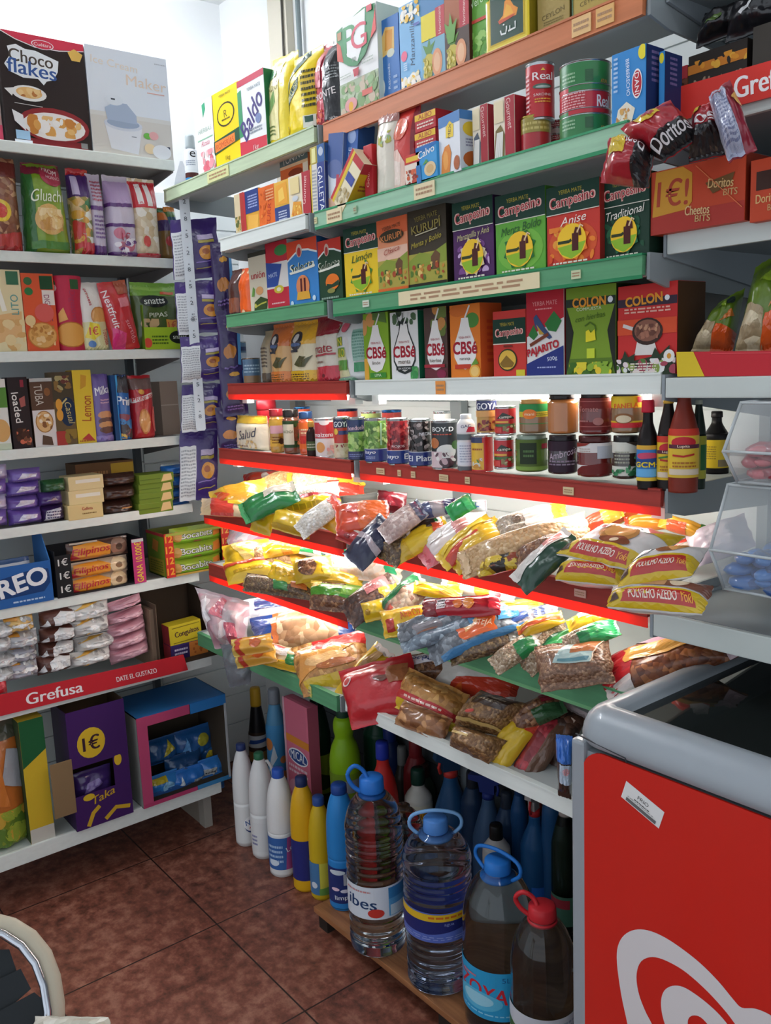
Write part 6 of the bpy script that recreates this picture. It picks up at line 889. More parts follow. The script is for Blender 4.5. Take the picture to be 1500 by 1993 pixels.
# ---------------------------------------------------------------- bags of pulses, flour and pasta on the lit shelves
Y_ = '#e6c026'; RD = '#c42c2c'
BEIGE = food('#d8c09a', '#ecdcc0', '#c4a478', 130); TANF = food('#c09a6c', '#d8b88c', '#a8804e', 120); BROWN = food('#7a4c2e', '#b08058', '#5c341e', 110)
WHITEF = food('#e4ddd2', '#f2eee8', '#cfc4b4', 150); SEEDS = food('#b8a080', '#dccab0', '#86684a', 200); LENT = food('#6a5038', '#94784e', '#4a3826', 150); GREYF = food('#6a7078', '#9098a0', '#4a5058', 90); RICE = food('#e6dcc6', '#f0ead8', '#d4c8ae', 170); NOOD = food('#c88c44', '#e0ac62', '#a06a2c', 70); NUTS = food('#c8a078', '#e2c4a0', '#9a7450', 60)
def GL(name, label, run, k, cx, cy, lo, sh, th, dz, tilt, T, col, art=(), yawn=18, cat='bag', **kw): return G(name, label, cat, run, k, cx, cy, sh, lo, th-90, dz, tilt, T, col, art, yawn, **kw)
def G2(name, label, run, k, cx, cy, L, W, ang, dz, tilt, T, col, art=(), yawn=18, cat='bag', **kw): return G(name, label, cat, run, k, cx, cy, L, W, ang, dz, tilt, T, col, art, yawn, **kw)
ends = lambda c, a=.2, b=.2: [('r', 0, 0, 1, a, c), ('r', 0, 1-b, 1, 1, c)]
def bag(nm='food_bag'): return nm
# --- sixth shelf, corner unit
GL('food_bag', 'yellow bag at the corner end of the upper bag shelf beside the clip strip', 'R', 6, 466, 966, 92, 40, 14, .05, 30, .05, '#e3b82c', [('r', .1, .3, .9, .7, '#d89c28'), ('p', [(.2, .1), (.8, .2), (.6, .4)], '#d85a2a')])
GL('food_bag', 'tan and red packet flat at the corner end of the upper bag shelf', 'R', 6, 448, 989, 92, 28, -3, .02, 24, .04, '#cbb08a', [('r', 0, .2, 1, .6, '#c0392c'), ('r', 0, .5, .5, .9, '#e2bc2c')])
GL('food_bag', 'shiny red-orange bag lying at the back of the corner upper bag shelf', 'R', 6, 514, 935, 64, 28, 8, .06, 40, .05, '#d8432a', [('e', .5, .6, .2, .1, '#f0dcd0'), ('r', 0, 0, 1, .2, '#c82a24')])
GL('food_bag', 'tan bag of ground grain behind the dark green ended bag', 'R', 6, 542, 946, 84, 40, 22, .07, 34, .06, TANF, ends('#d8a83c', .1, .1))
GL('food_bag', 'wide tan bag with a red and yellow end against the lit back panel', 'R', 6, 634, 942, 122, 44, 4, .09, 36, .06, BEIGE, [('r', .6, .55, 1, 1, '#cf4030'), ('r', .1, .7, .7, 1, '#e8c83c'), ('r', 0, 0, 1, .08, '#d8a030')])
GL('food_bag', 'bag with a glossy dark green end on the corner upper bag shelf', 'R', 6, 524, 979, 96, 36, 24, .08, 40, .06, '#1f7a3c', [('r', .0, .5, .5, 1, '#d8cdb8'), ('r', .0, .0, 1, .1, '#3f9a5a')])
G2('food_bag', 'large clear bag of beige grain with a yellow front and red stripe', 'R', 6, 592, 978, 124, 52, 8, .07, 36, .07, RICE, [('r', 0, 0, 1, .42, Y_), ('r', 0, .4, 1, .5, RD), ('b', .2, .1, .8, .3, 1, '#b8961c')])
G2('food_bag', 'yellow pillow bag hanging over the red rail under the large clear bag', 'R', 6, 570, 1018, 66, 36, -16, .035, 46, .06, '#dcb420', [('r', 0, .0, 1, .2, '#c8a01c')])
G2('food_bag', 'small yellow bag drooping over the red rail with its end pointing down', 'R', 6, 513, 1014, 36, 42, -18, .03, 60, .04, '#dcb41e', [('e', .5, .6, .25, .2, '#c89a1a')])
GL('food_bag', 'clear bag of pale flour lying diagonally over the red rail', 'R', 6, 621, 1006, 82, 30, 38, .06, 44, .05, WHITEF, [('r', 0, .82, 1, 1, '#d8503c')])
G2('food_bag', 'folded yellow packet corner beside the diagonal flour bag', 'R', 6, 642, 1010, 44, 34, -28, .05, 46, .04, '#e0a82c', [('p', [(.3, .3), (.7, .3), (.6, .7), (.35, .6)], '#b87a1e')])
def bowl():
    c = onZ(710, 985, RS[6][1]+.002); c.y = min(c.y, YW-.16); r = .062
    root = empty('plastic_bowl', c); tag(root, 'white plastic bowl with a pink rim lying among the bags on the upper bag shelf', 'bowl')
    m = MB(); m.lathe(smooth([(r*.5, 0), (r*.8, .02), (r*.97, .045), (r*1.04, .05), (r*1.02, .053), (r*.9, .047), (r*.72, .02), (r*.4, .006)]), pm('#e6e4e2', .35), 40); m.build('body', root)
    q = MB(); q.lathe([(r*.76, .0262), (r*.84, .0385)], pm('#d89a94', .4), 40, cap=False); q.build('stripe', root)
bowl()
G2('sweet_packet', 'dark red square packet propped up beside the white bowl', 'R', 6, 762, 978, 50, 34, -6, .09, 60, .03, '#6a1220', [('p', [(.2, .2), (.5, .8), (.8, .3)], '#8a2030')])
GL('food_bag', 'red-orange knotted bag at the joint of the two units', 'R', 6, 706, 1008, 86, 52, 6, .07, 46, .06, '#dc4a28', [('r', .0, .5, 1, 1, '#e2682e'), ('p', [(.3, .1), (.6, .5), (.4, .5)], '#c22c2c')])
G2('food_bag', 'red bag end hanging over the rail at the joint with a pale tie', 'R', 6, 686, 1040, 50, 34, -22, .03, 56, .04, '#bc3434', [('l', [(0, .9), (.5, .75), (1, .6)], .09, '#d8c8b8'), ('e', .5, .3, .1, .1, '#8a2a2a')])
# --- sixth shelf, main unit
GL('food_bag', 'glossy navy bag with a silver band hanging over the red rail at the joint', 'R', 6, 722, 1056, 88, 46, 48, .03, 46, .05, '#1f2340', [('p', [(0, .38), (.5, .46), (1, .36), (1, .5), (.5, .56), (0, .5)], '#a89aa0')])
GL('food_bag', 'clear bag of brown lentils beside the navy bag', 'R', 6, 776, 1050, 84, 42, 60, .035, 46, .05, LENT, [('r', 0, .6, 1, 1, '#b8a49c')])
GL('food_bag', 'pinkish clear bag lying behind the navy bag', 'R', 6, 784, 1016, 80, 34, 36, .08, 40, .05, food('#c0a49c', '#dcc8c0', '#a88a84', 110), [('r', 0, .8, 1, 1, '#3a3f5a')])
GL('food_bag', 'long blue and grey wrapped bag near the lit back panel', 'R', 6, 830, 996, 96, 24, 12, .10, 40, .04, '#a49a9e', [('r', 0, .2, .6, .3, '#3a4066'), ('r', .2, .5, 1, .62, '#3f4670'), ('r', 0, .82, 1, 1, '#2a2f52')])
GL('food_bag', 'bright green packet end standing against the lit back panel', 'R', 6, 896, 988, 44, 28, 30, .12, 56, .03, '#1f9a4a', [('r', 0, .7, 1, 1, '#3fae66')], cat='packet')
GL('food_bag', 'packet with blue lettering leaning at the lit back panel', 'R', 6, 922, 986, 40, 20, 4, .12, 60, .02, '#dfe4ea', [('t', 'SAL', .5, .5, .6, .4, '#2f6ab0', 90, .04)], cat='packet')
GL('food_bag', 'clear bag with a shiny green end beside the lentils', 'R', 6, 820, 1032, 84, 34, 32, .055, 42, .05, '#1d8a44', [('r', .5, .2, 1, .8, '#3a2a24'), ('r', 0, .85, 1, 1, '#e0dcd4')])
GL('food_bag', 'yellow flour bag pointing down over the red rail', 'R', 6, 816, 1052, 100, 38, 30, .035, 44, .05, '#e2bc28', [('r', 0, 0, 1, .3, '#d0a824'), ('r', .2, .78, .8, .95, '#d8502c')])
GL('food_bag', 'white and pink flour bag beside the yellow flour bag', 'R', 6, 884, 1046, 128, 46, 32, .045, 42, .06, '#ddd0cc', [('r', .2, .55, .8, .75, '#d88a88'), ('r', 0, 0, 1, .16, '#d86a74'), ('r', .1, .2, .5, .4, '#e8e0dc')])
GL('food_bag', 'yellow and red flour bag, left one of the leaning pair', 'R', 6, 908, 1056, 108, 34, 40, .05, 46, .05, '#e0b422', [('r', .6, .1, 1, .9, '#c8402a'), ('r', .0, .1, .4, .9, '#ecc83a')])
GL('food_bag', 'yellow flour bag with a dark seam, right one of the leaning pair', 'R', 6, 928, 1062, 104, 40, 40, .045, 46, .06, '#dcae20', [('r', 0, .05, .12, .95, '#a8641c'), ('r', .5, .1, .9, .6, '#e2ba34')])
GL('food_bag', 'long clear grain bag with a yellow end reaching to the back of the shelf', 'R', 6, 1026, 1020, 130, 40, 16, .09, 38, .06, food('#b4a898', '#d0c6b8', '#988a78', 140), [('r', 0, .84, 1, 1, '#e4c02a'), ('e', .5, .4, .16, .06, '#6a5a4a'), ('r', .1, .5, .9, .8, '#cfc8c0')])
GL('food_bag', 'long tan bag of flour lying diagonally in the middle of the shelf', 'R', 6, 1020, 1062, 214, 48, 18, .06, 40, .07, TANF, [('r', .1, .02, .9, .08, '#c8a880')], wr=.12)
GL('food_bag', 'small black and gold patterned packet over the rail under the tan flour bag', 'R', 6, 984, 1096, 96, 26, 14, .03, 44, .04, '#a8841e', [('g', .0, .05, 1, .95, 22, .1, ['#2a221a', '#d8b83a', '#8a3a24'], 3)], cat='packet')
GL('food_bag', 'brown beans bag behind the black and gold packet', 'R', 6, 1052, 1072, 90, 30, 22, .06, 42, .05, BROWN, [('r', 0, .7, 1, 1, '#c8b8a8')])
GL('food_bag', 'bag with a white edge and dark green face pointing down over the rail', 'R', 6, 1062, 1092, 118, 44, 42, .045, 46, .05, '#1c4030', [('r', 0, 0, .42, 1, '#d6cfc8'), ('r', .1, .6, .36, .9, '#d88a84')])
def polv(q): return [('r', 0, 0, 1, q, '#d6b41e'), ('p', [(.16, q*.2), (.94, q*.2), (.86, q*.85), (.22, q*.85)], '#b8302a'), ('t', 'POLVILHO AZEDO', .5, q*.52, .5, q*.42, '#f2e6d8', 0, .03), ('t', 'Yoki', .84, q*.52, .12, q*.4, '#f0a83c', 0, .04), ('p', [(.03, q*.2), (.14, q*.3), (.1, q*.8)], '#4a2a1a')]
SNK = food('#a8682e', '#d89a4e', '#8a4a22', 70)
def pack(lab, quad, dz, T, q, art, tilt=26, dy=None):
    cx = sum(p[0] for p in quad)/4; cy = sum(p[1] for p in quad)/4
    G('starch_pack', lab, 'packet', 'R', 6, cx, cy, 1, 1, 0, dz, tilt, T, '#dcd8d4', art+polv(q), 10, quad=quad, seal=.02, wr=.06, group='white starch packs with a yellow edge', nu=26, nv=22)
pack('white starch pack with cookie picture lowest on the right, jutting past the rail', [(1184, 1184), (1368, 1198), (1388, 1142), (1192, 1142)], .03, .05, .42, [('r', .5, .5, 1, 1, '#7a4a38'), ('e', .72, .72, .1, .2, '#e0ccb0'), ('p', [(.3, .5), (.6, .5), (.6, .9)], '#c8946a')])
pack('white starch pack lowest on the left, under the big cookie pack', [(1082, 1130), (1206, 1142), (1228, 1106), (1092, 1098)], .03, .05, .62, [])
pack('white starch pack second on the right with its yellow edge tilted up', [(1202, 1144), (1344, 1124), (1380, 1066), (1246, 1082)], .08, .05, .45, [('e', .6, .75, .25, .2, SNK), ('r', .0, .55, .3, 1, '#c8c8cc')])
pack('big white starch pack with a cookie picture lying on top of the pile', [(1086, 1080), (1226, 1112), (1334, 1046), (1190, 1018)], .085, .05, .26, [('r', .7, .7, 1, 1, '#d0b022'), ('p', [(.3, .85), (.8, .7), (.86, .84), (.3, .98)], '#d0483c'), ('e', .5, .55, .24, .22, '#b8864a'), ('e', .5, .58, .18, .15, '#d8a05a'), ('e', .56, .36, .2, .1, '#7a4226'), ('e', .55, .36, .05, .05, '#e0d0b0'), ('e', .24, .66, .08, .06, '#b05048')], 30)
for i, (cx, cy, lo, th, c, lab) in enumerate(((1172, 1010, 70, 24, '#d84a2a', 'red tipped packet standing at the lit back panel behind the starch packs'), (1200, 1006, 80, 28, '#dcd03a', 'yellow and green packet leaning at the lit back panel behind the starch packs'), (1262, 1018, 76, 4, '#dd8424', 'orange packet lying at the lit back panel behind the starch packs'), (1330, 1026, 80, -16, '#e0a02c', 'orange and yellow packet with a green tip right of the starch packs'))):
    GL('food_bag', lab, 'R', 6, cx, cy, lo, 24, th, .10, 44, .04, c, [[('r', 0, .5, 1, 1, '#e8b03c')], [('r', 0, 0, .3, 1, '#4f9a3a'), ('r', .7, 0, 1, 1, '#d8602c')], [('r', 0, .6, .6, 1, '#e8a02c'), ('r', 0, 0, 1, .1, '#a83a24')], [('r', .5, .2, 1, .6, '#d85a2a'), ('r', 0, .85, 1, 1, '#5aa834')]][i], cat='packet')
GL('food_bag', 'red and white striped bag beside the acrylic bins', 'R', 6, 1352, 1062, 90, 30, 14, .06, 40, .05, '#d4483c', [('l', [(.3, .1), (.4, .9)], .03, '#f0dcd0'), ('r', .6, .1, 1, .9, '#d8c8b8')])
GL('food_bag', 'pale lilac bag seen through the acrylic bins', 'R', 6, 1402, 1052, 100, 60, 20, .08, 50, .06, '#cfc0cc', [('r', .2, .3, .8, .7, '#dcd0d8')], ymax=.3)
# --- seventh shelf, corner unit
G2('food_bag', 'clear crinkled wrapper lying at the back of the corner lower bag shelf', 'R', 7, 512, 1052, 120, 34, -6, .07, 34, .05, food('#b8bcc8', '#e4e2e6', '#d0a8b8', 40), [('p', [(.4, .2), (.7, .4), (.6, .8)], '#d87a9a')])
GL('food_bag', 'yellow clear bag folded at the corner end of the lower bag shelf', 'R', 7, 482, 1080, 76, 44, 10, .06, 40, .05, '#d4b024', [('p', [(.1, .2), (.9, .5), (.6, .9)], '#c8b06a'), ('l', [(.1, .3), (.9, .8)], .04, '#ead24a')])
GL('food_bag', 'tan clear bag in the middle of the corner lower bag shelf', 'R', 7, 538, 1080, 88, 46, 14, .07, 38, .06, TANF, [('r', 0, .75, 1, 1, '#e0b040')])
GL('food_bag', 'orange-yellow bag at the back of the corner lower bag shelf', 'R', 7, 560, 1066, 80, 24, 10, .10, 40, .04, '#e4b42c', [('r', 0, .4, 1, .6, '#dd8a2a')])
GL('food_bag', 'green printed bag under the red rail on the corner lower bag shelf', 'R', 7, 622, 1072, 80, 24, -12, .10, 42, .04, '#d8dcd2', [('r', .1, .0, .9, .45, '#2f9a56'), ('r', .2, .6, .9, .9, '#1f7a4a'), ('e', .5, .75, .2, .08, '#2a5a8a')])
GL('food_bag', 'bag with a crumpled green and blue top near the joint of the lower bag shelf', 'R', 7, 648, 1082, 50, 34, 20, .09, 48, .04, '#1f8a5a', [('r', 0, .5, 1, .75, '#bfe0e0'), ('e', .3, .3, .2, .1, '#2a3a4a')])
G2('food_bag', 'flat yellow bag with a red stripe at the front of the corner lower bag shelf', 'R', 7, 488, 1108, 88, 36, 12, .03, 38, .05, '#e0ba26', [('r', 0, .6, 1, .85, '#c8382c'), ('b', .2, .2, .8, .45, 1, '#b8901c')])
G2('food_bag', 'yellow bag standing on its corner at the front of the corner lower bag shelf', 'R', 7, 556, 1124, 58, 44, -20, .045, 46, .05, '#dcb41e', [('e', .5, .6, .25, .2, '#c8a01c'), ('r', 0, 0, 1, .1, '#c85a2a')])
GL('food_bag', 'clear yellow bag with brown contents next to the big yellow bag', 'R', 7, 612, 1108, 66, 40, 10, .08, 44, .05, '#d8b42a', [('e', .5, .4, .36, .24, BROWN), ('r', .2, .75, .9, .95, '#ecd060')])
G2('food_bag', 'big glossy yellow bag lying over the front of the corner lower bag shelf', 'R', 7, 642, 1130, 112, 40, -6, .05, 42, .06, '#dfb61c', [('r', .2, .3, .8, .6, '#c8a838'), ('r', .86, .1, 1, .9, '#ecc83a')])
G2('food_bag', 'dark grain bag with green print hanging over the red rail', 'R', 7, 542, 1142, 118, 30, -8, .02, 44, .05, LENT, [('r', .5, .2, .7, .8, '#2f7a3a'), ('l', [(.0, .2), (.1, .9), (.5, .95)], .03, '#d8c08a'), ('r', .75, .4, .95, .9, '#c8702c')])
G2('food_bag', 'bag of brown lentils with a bright green label over the red rail', 'R', 7, 662, 1164, 102, 46, -6, .03, 46, .06, BROWN, [('r', .05, .4, .75, .95, '#4f9a2c'), ('r', .6, .5, .95, 1, '#8ac04a'), ('r', 0, .7, .2, 1, '#d8b83a')])
G2('food_bag', 'white and clear crinkled bag of nuts at the joint of the lower bag shelf', 'R', 7, 706, 1106, 132, 38, -8, .09, 40, .05, food('#d8d0c4', '#f0ebe4', '#dcbc9c', 60), [('r', .82, .3, .95, .7, '#2f9a66')])
# --- seventh shelf, main unit
GL('food_bag', 'dark brown clear bag crossing the joint of the lower bag shelf', 'R', 7, 722, 1168, 96, 48, 34, .04, 42, .06, food('#5a3c30', '#7c5a48', '#3c2620', 100), [('r', 0, .5, .5, .9, '#c87a7a'), ('r', .5, .7, 1, 1, '#d0b03a')])
G2('food_bag', 'small round yellow bag beside the dark brown bag', 'R', 7, 730, 1188, 42, 32, 14, .03, 50, .05, '#dcb81e', [('e', .3, .3, .12, .12, '#a8842a')])
GL('food_bag', 'dark green ended bag of mixed pulses on the lower bag shelf', 'R', 7, 784, 1170, 96, 44, 44, .055, 44, .06, food('#b8a890', '#d8ccb8', '#9a6a5a', 80), [('r', 0, .15, .4, .95, '#1c6a3c'), ('r', .5, .1, .7, .3, '#c85a4a')])
G2('food_bag', 'yellow bag with a red band and red print jutting over the green rail', 'R', 7, 796, 1208, 92, 44, 10, .03, 48, .06, '#e2b61e', [('r', .12, 0, .28, .5, '#b8342a'), ('t', 'ARROZ', .62, .55, .4, .26, '#d8602a', 8, .03), ('r', .1, .0, 1, .12, '#e8c63a')])
GL('food_bag', 'yellow bag lying behind the dark red packet', 'R', 7, 852, 1152, 78, 22, -12, .09, 40, .04, '#e6c01e', [('r', .2, .6, .8, .9, '#d89a2c')])
GL('food_bag', 'white and yellow bags edge near the lit panel of the lower bag shelf', 'R', 7, 930, 1148, 120, 22, -10, .10, 40, .04, '#e6dfd4', [('r', 0, .1, 1, .3, '#e4bc3c'), ('r', 0, .5, 1, .7, '#d8b83a'), ('r', 0, .86, 1, 1, '#b8c0c8')])
G2('snack_packet', 'dark red packet with gold rounds and a barcode lying across the bags', 'R', 7, 898, 1182, 132, 34, 4, .10, 46, .04, '#a81f2e', [('r', .0, .0, .2, 1, '#7a1420'), ('r', .22, .3, .34, .75, '#d8c8c8'), ('b', .23, .33, .33, .72, 3, '#3a2a2a'), ('e', .5, .5, .06, .2, '#d8702a'), ('e', .64, .5, .07, .26, '#e08a34'), ('r', .88, .2, 1, .9, '#c02a3a')], cat='packet')
GL('food_bag', 'long grey clear bag, uppermost of the grey group on the green rail', 'R', 7, 862, 1208, 150, 32, 16, .065, 44, .05, GREYF, [('r', 0, .5, .6, .9, '#5a7a94'), ('r', .6, .2, 1, .5, '#8a8488')])
GL('food_bag', 'long blue-grey clear bag in the middle of the grey group', 'R', 7, 880, 1224, 170, 32, 17, .05, 44, .05, food('#7a8a98', '#a8b8c4', '#5c6a78', 90), [('r', 0, .2, .5, .4, '#8a5a44'), ('r', .4, .7, 1, .9, '#4f86b0')])
GL('food_bag', 'grey bag with an orange picture label and a blue edge', 'R', 7, 922, 1232, 158, 50, 24, .045, 46, .06, GREYF, [('p', [(.1, .34), (.8, .4), (.86, .74), (.2, .8)], '#d8622c'), ('p', [(.2, .42), (.6, .46), (.5, .6), (.3, .6)], '#e8b070'), ('t', 'LENTEJA', .5, .6, .3, .24, '#f0d0b0', 70, .03), ('r', .86, .1, 1, 1, '#3a78a8'), ('r', 0, .8, .6, 1, '#4a9ac8')], wr=.14)
GL('food_bag', 'clear bag of brown lentils hanging low on the green rail', 'R', 7, 944, 1258, 120, 34, 16, .02, 46, .05, LENT, [('r', 0, .85, 1, 1, '#8a8a84')])
GL('food_bag', 'yellow and white bag behind the blue edged bag', 'R', 7, 986, 1188, 120, 24, 8, .09, 42, .04, '#e2c452', [('r', 0, .0, .5, 1, '#d8b02c'), ('r', .6, .4, 1, .8, '#f0ece0')])
GL('food_bag', 'bag with white and blue print in the middle of the lower bag shelf', 'R', 7, 1022, 1212, 112, 32, 20, .07, 44, .05, food('#a8aab4', '#ccd0d8', '#8a8c98', 100), [('r', 0, .3, .6, .6, '#3a5a9c'), ('b', .1, .65, .9, .85, 2, '#4a5a8a')])
GL('food_bag', 'yellow edged packet lying diagonally in the middle of the lower bag shelf', 'R', 7, 1052, 1216, 76, 22, 20, .085, 44, .04, '#dfae2a', [('r', .4, .0, .7, 1, '#d8602c')], cat='packet')
GL('food_bag', 'bag of pale seeds with a green stripe, left one of the seed bags', 'R', 7, 1006, 1268, 92, 34, 34, .03, 46, .05, SEEDS, [('r', .4, .5, 1, .9, '#1f7a40'), ('r', 0, .85, 1, 1, '#d8d0c4')])
GL('food_bag', 'bag of speckled seeds with a dark green end, middle one of the seed bags', 'R', 7, 1062, 1262, 96, 40, 44, .035, 46, .06, SEEDS, [('r', .55, .35, 1, 1, '#17583a'), ('r', .7, .5, 1, .8, '#2f8a54')])
GL('food_bag', 'bright green bag of seeds, right one of the seed bags', 'R', 7, 1098, 1254, 92, 36, 34, .05, 44, .05, '#1f8a48', [('p', [(.2, .2), (.8, .3), (.7, .6)], '#3fae66'), ('r', .0, .8, 1, 1, '#d0c8b8')])
GL('food_bag', 'grain bag with a crinkled green top near the freezer', 'R', 7, 1150, 1238, 92, 32, 20, .09, 44, .05, SEEDS, [('r', 0, .5, 1, 1, '#2a9a56'), ('r', .4, .3, 1, .5, '#1f7a44')])
GL('food_bag', 'yellow packet group at the back near the freezer', 'R', 7, 1146, 1206, 72, 24, 20, .11, 44, .04, '#e4c42c', [('r', 0, .3, .5, .6, '#f0e8d0'), ('r', .5, .6, 1, .9, '#d8a02a')], cat='packet')
G2('food_bag', 'large clear bag of brown flax with a pale landscape label', 'R', 7, 1118, 1294, 128, 74, 8, .04, 44, .07, food('#8a6248', '#b48c6c', '#6c4830', 170), [('p', [(.24, .42), (.74, .34), (.94, .9), (.5, .92)], '#a8c0bc'), ('p', [(.5, .6), (.84, .56), (.92, .88), (.6, .9)], '#b06a3c'), ('p', [(.3, .44), (.7, .38), (.74, .46), (.34, .5)], '#5a8a94'), ('l', [(.74, .34), (.94, .9)], .01, '#e0d0b8')], wr=.12)
GL('food_bag', 'long red and clear bag of brown noodles beside the freezer edge', 'R', 7, 1308, 1280, 236, 74, 20, .06, 40, .08, food('#8a4a24', '#b87240', '#5c2c18', 80), [('p', [(0, 0), (1, 0), (1, .16), (.5, .24), (0, .2)], '#b8242c'), ('r', .7, .0, 1, .2, '#d8ccc8'), ('p', [(0, .3), (.35, .4), (.3, .8), (0, .8)], '#b890a0'), ('l', [(.3, .2), (.45, .5), (.35, .85)], .05, '#d8a04a'), ('p', [(.0, .84), (1, .86), (1, 1), (0, 1)], '#e0c0c8')], wr=.14)
GL('food_bag', 'red cornered white bag at the back beside the freezer edge', 'R', 7, 1346, 1222, 60, 30, 4, .12, 50, .03, '#d8403a', [('r', .0, .5, 1, 1, '#e8dcd8')])
# --- eighth shelf, corner unit
def wrap():
    SEED[0] += 1
    G('food_bag', 'big crackling clear bag with red print hanging at the corner over the carton', 'bag', 'F', (1.30, .62), 444, 1206, 1, 1, 0, 0, 70, .10, food('#b8aeb0', '#ece8ea', '#c0929c', 26), [('p', [(.3, .6), (.5, .95), (.6, .9), (.55, .55)], '#c87484'), ('p', [(.6, .1), (.9, .1), (.85, .5), (.6, .5)], '#c05a6c'), ('p', [(.05, .3), (.2, .9), (.3, .5)], '#f2f0f2')], 40, quad=[(418, 1262), (478, 1266), (486, 1172), (380, 1142)], Y=0, wr=.4)
    G('food_bag', 'grey see-through bag drooping below the crackling clear bag', 'bag', 'F', (1.29, .5), 462, 1294, 1, 1, 0, 0, 84, .04, thinfilm('#7a8088', .62, 'grey_film'), [], 40, quad=[(446, 1338), (486, 1332), (494, 1256), (428, 1252)], Y=0, wr=.4)
wrap()
GL('food_bag', 'clear white bag with a blue cap standing under the lit red rail', 'R', 8, 520, 1186, 110, 40, 10, .10, 50, .05, food('#ccd0d8', '#eceef0', '#b8c0cc', 40), [('r', .2, .4, .6, .8, '#2a3f74')])
for i in range(2): G2('pasta_packet', ['yellow pasta packet with a red band, lower one of the pair', 'yellow pasta packet with a red band, upper one of the pair'][i], 'R', 8, 498-i*6, 1278-i*22, 62, 26, 10, .04+.05*i, 56, .05, '#dca23c', [('r', .16, 0, .28, 1, '#c03a2c'), ('e', .66, .5, .14, .25, '#c8602c'), ('r', 0, 0, .14, 1, '#e0c060')], cat='packet')
G2('pasta_bag', 'clear bag of pasta with a wide blue band and a blue tip', 'R', 8, 590, 1230, 156, 66, 10, .09, 50, .08, food('#b8946c', '#dcc09a', '#946c48', 40), [('r', .0, 0, .24, 1, '#24478f'), ('r', .24, 0, .3, 1, '#c8703c'), ('t', 'Pasta', .12, .5, .12, .3, '#8aa8d8', 80), ('r', .88, 0, 1, 1, '#24407c')], wr=.14)
G2('pasta_bag', 'white, green and yellow packet at the front of the dark green rail', 'R', 8, 566, 1284, 80, 34, -14, .035, 46, .05, '#d8c8a0', [('r', 0, .0, 1, .3, '#dcb02a'), ('p', [(.5, .2), (1, .2), (.9, .7), (.5, .6)], '#1f7a3a'), ('r', .1, .5, .5, .9, '#e0dcd8'), ('r', .1, .75, .4, .95, '#c83a4a')], cat='packet')
G2('pasta_bag', 'red topped bag of golden biscuits with a yellow base on the dark green rail', 'R', 8, 648, 1292, 116, 74, 14, .05, 48, .08, NOOD, [('r', .3, .72, 1, 1, '#c8302c'), ('p', [(.0, .2), (.6, .5), (.9, .7), (.2, .75)], '#dd9a4c'), ('r', .1, 0, 1, .22, '#d8b428'), ('e', .5, .5, .3, .12, '#e8b87a'), ('e', .6, .38, .26, .08, '#a8602c')], wr=.14)
GL('pasta_bag', 'yellow pouch with a tan stripe leaning across the joint of the lowest shelf', 'R', 8, 712, 1314, 96, 42, 50, .05, 48, .06, '#d6b022', [('r', .3, .15, .6, .9, '#b8905a'), ('r', .1, .9, .9, 1, '#e0d4cc')])
# --- eighth shelf, main unit
G2('pasta_bag', 'glossy red bag with a white ring mark hanging over the white rail', 'R', 8, 742, 1346, 116, 88, 14, .04, 52, .09, '#bd2029', [('e', .14, .72, .07, .09, '#e8d0d0'), ('e', .14, .72, .05, .065, '#bd2029'), ('e', .62, .62, .1, .05, '#6a3420'), ('r', .7, .5, .95, .8, '#a0623c')], wr=.14)
G2('pasta_bag', 'red and brown noodle bag with dark blue lettering behind the glossy red bag', 'R', 8, 816, 1302, 94, 44, 8, .09, 50, .05, BROWN, [('r', .0, .3, .4, 1, '#c42c34'), ('p', [(.3, .5), (.9, .6), (.85, .95), (.4, .9)], '#d8d0d4'), ('t', 'Sopa', .62, .75, .4, .26, '#2a3a7a', -14, .04)])
G2('pasta_bag', 'brown noodle bag with a yellow and red label over the white rail', 'R', 8, 838, 1364, 104, 62, -24, .05, 50, .08, NOOD, [('r', 0, 0, 1, .24, '#dcb824'), ('r', 0, .24, 1, .42, '#c0282c'), ('b', .2, .28, .8, .38, 1, '#f0d0c0')], wr=.14)
G2('pasta_bag', 'white bag with a red flame edge hanging from under the green rail', 'R', 8, 930, 1322, 128, 62, -14, .09, 52, .06, '#ddd8d0', [('p', [(.2, 0), (.7, .0), (1, .3), (1, .7), (.5, .45), (.3, .4)], '#cf4028'), ('p', [(.2, .0), (.4, .0), (.4, .3)], '#e86a2c'), ('e', .62, .72, .08, .08, '#4a2a24'), ('r', .8, .75, 1, .95, '#c83a44')], wr=.14)
G2('pasta_bag', 'small clear bag of brown noodles at the white rail', 'R', 8, 824, 1404, 82, 38, -22, .025, 50, .06, food('#a06a40', '#c8925c', '#744624', 60), [])
def brick(lab, quad, T, dz, art):
    cx = sum(p[0] for p in quad)/4; cy = sum(p[1] for p in quad)/4
    G('wholegrain_block', lab, 'packet', 'R', 8, cx, cy, 1, 1, 0, dz, 50, T, food('#8a6238', '#b48a58', '#6a4624', 150), art, 16, quad=quad, seal=.02, wr=.08, group='vacuum packed brown blocks')
brick('vacuum packed brown block with a dark label, upper one of the two blocks', [(882, 1410), (966, 1432), (1034, 1372), (934, 1344)], .09, .09, [('r', .25, .55, .85, .95, '#3f2a1e'), ('b', .35, .64, .75, .86, 2, '#b8a890'), ('r', 0, .1, 1, .16, '#c8a868'), ('e', .4, .3, .07, .06, '#c03a30')])
brick('vacuum packed brown block, lower one of the two blocks at the white rail', [(876, 1452), (952, 1488), (988, 1442), (888, 1410)], .08, .035, [('r', .1, .5, .5, .6, '#d8b878')])
GL('pasta_bag', 'yellow bag with a red corner standing beside the brown blocks', 'R', 8, 992, 1446, 96, 44, 54, .04, 52, .05, '#d8b224', [('r', 0, .8, 1, 1, '#c8402c'), ('e', .4, .3, .1, .05, '#7a3a24')])
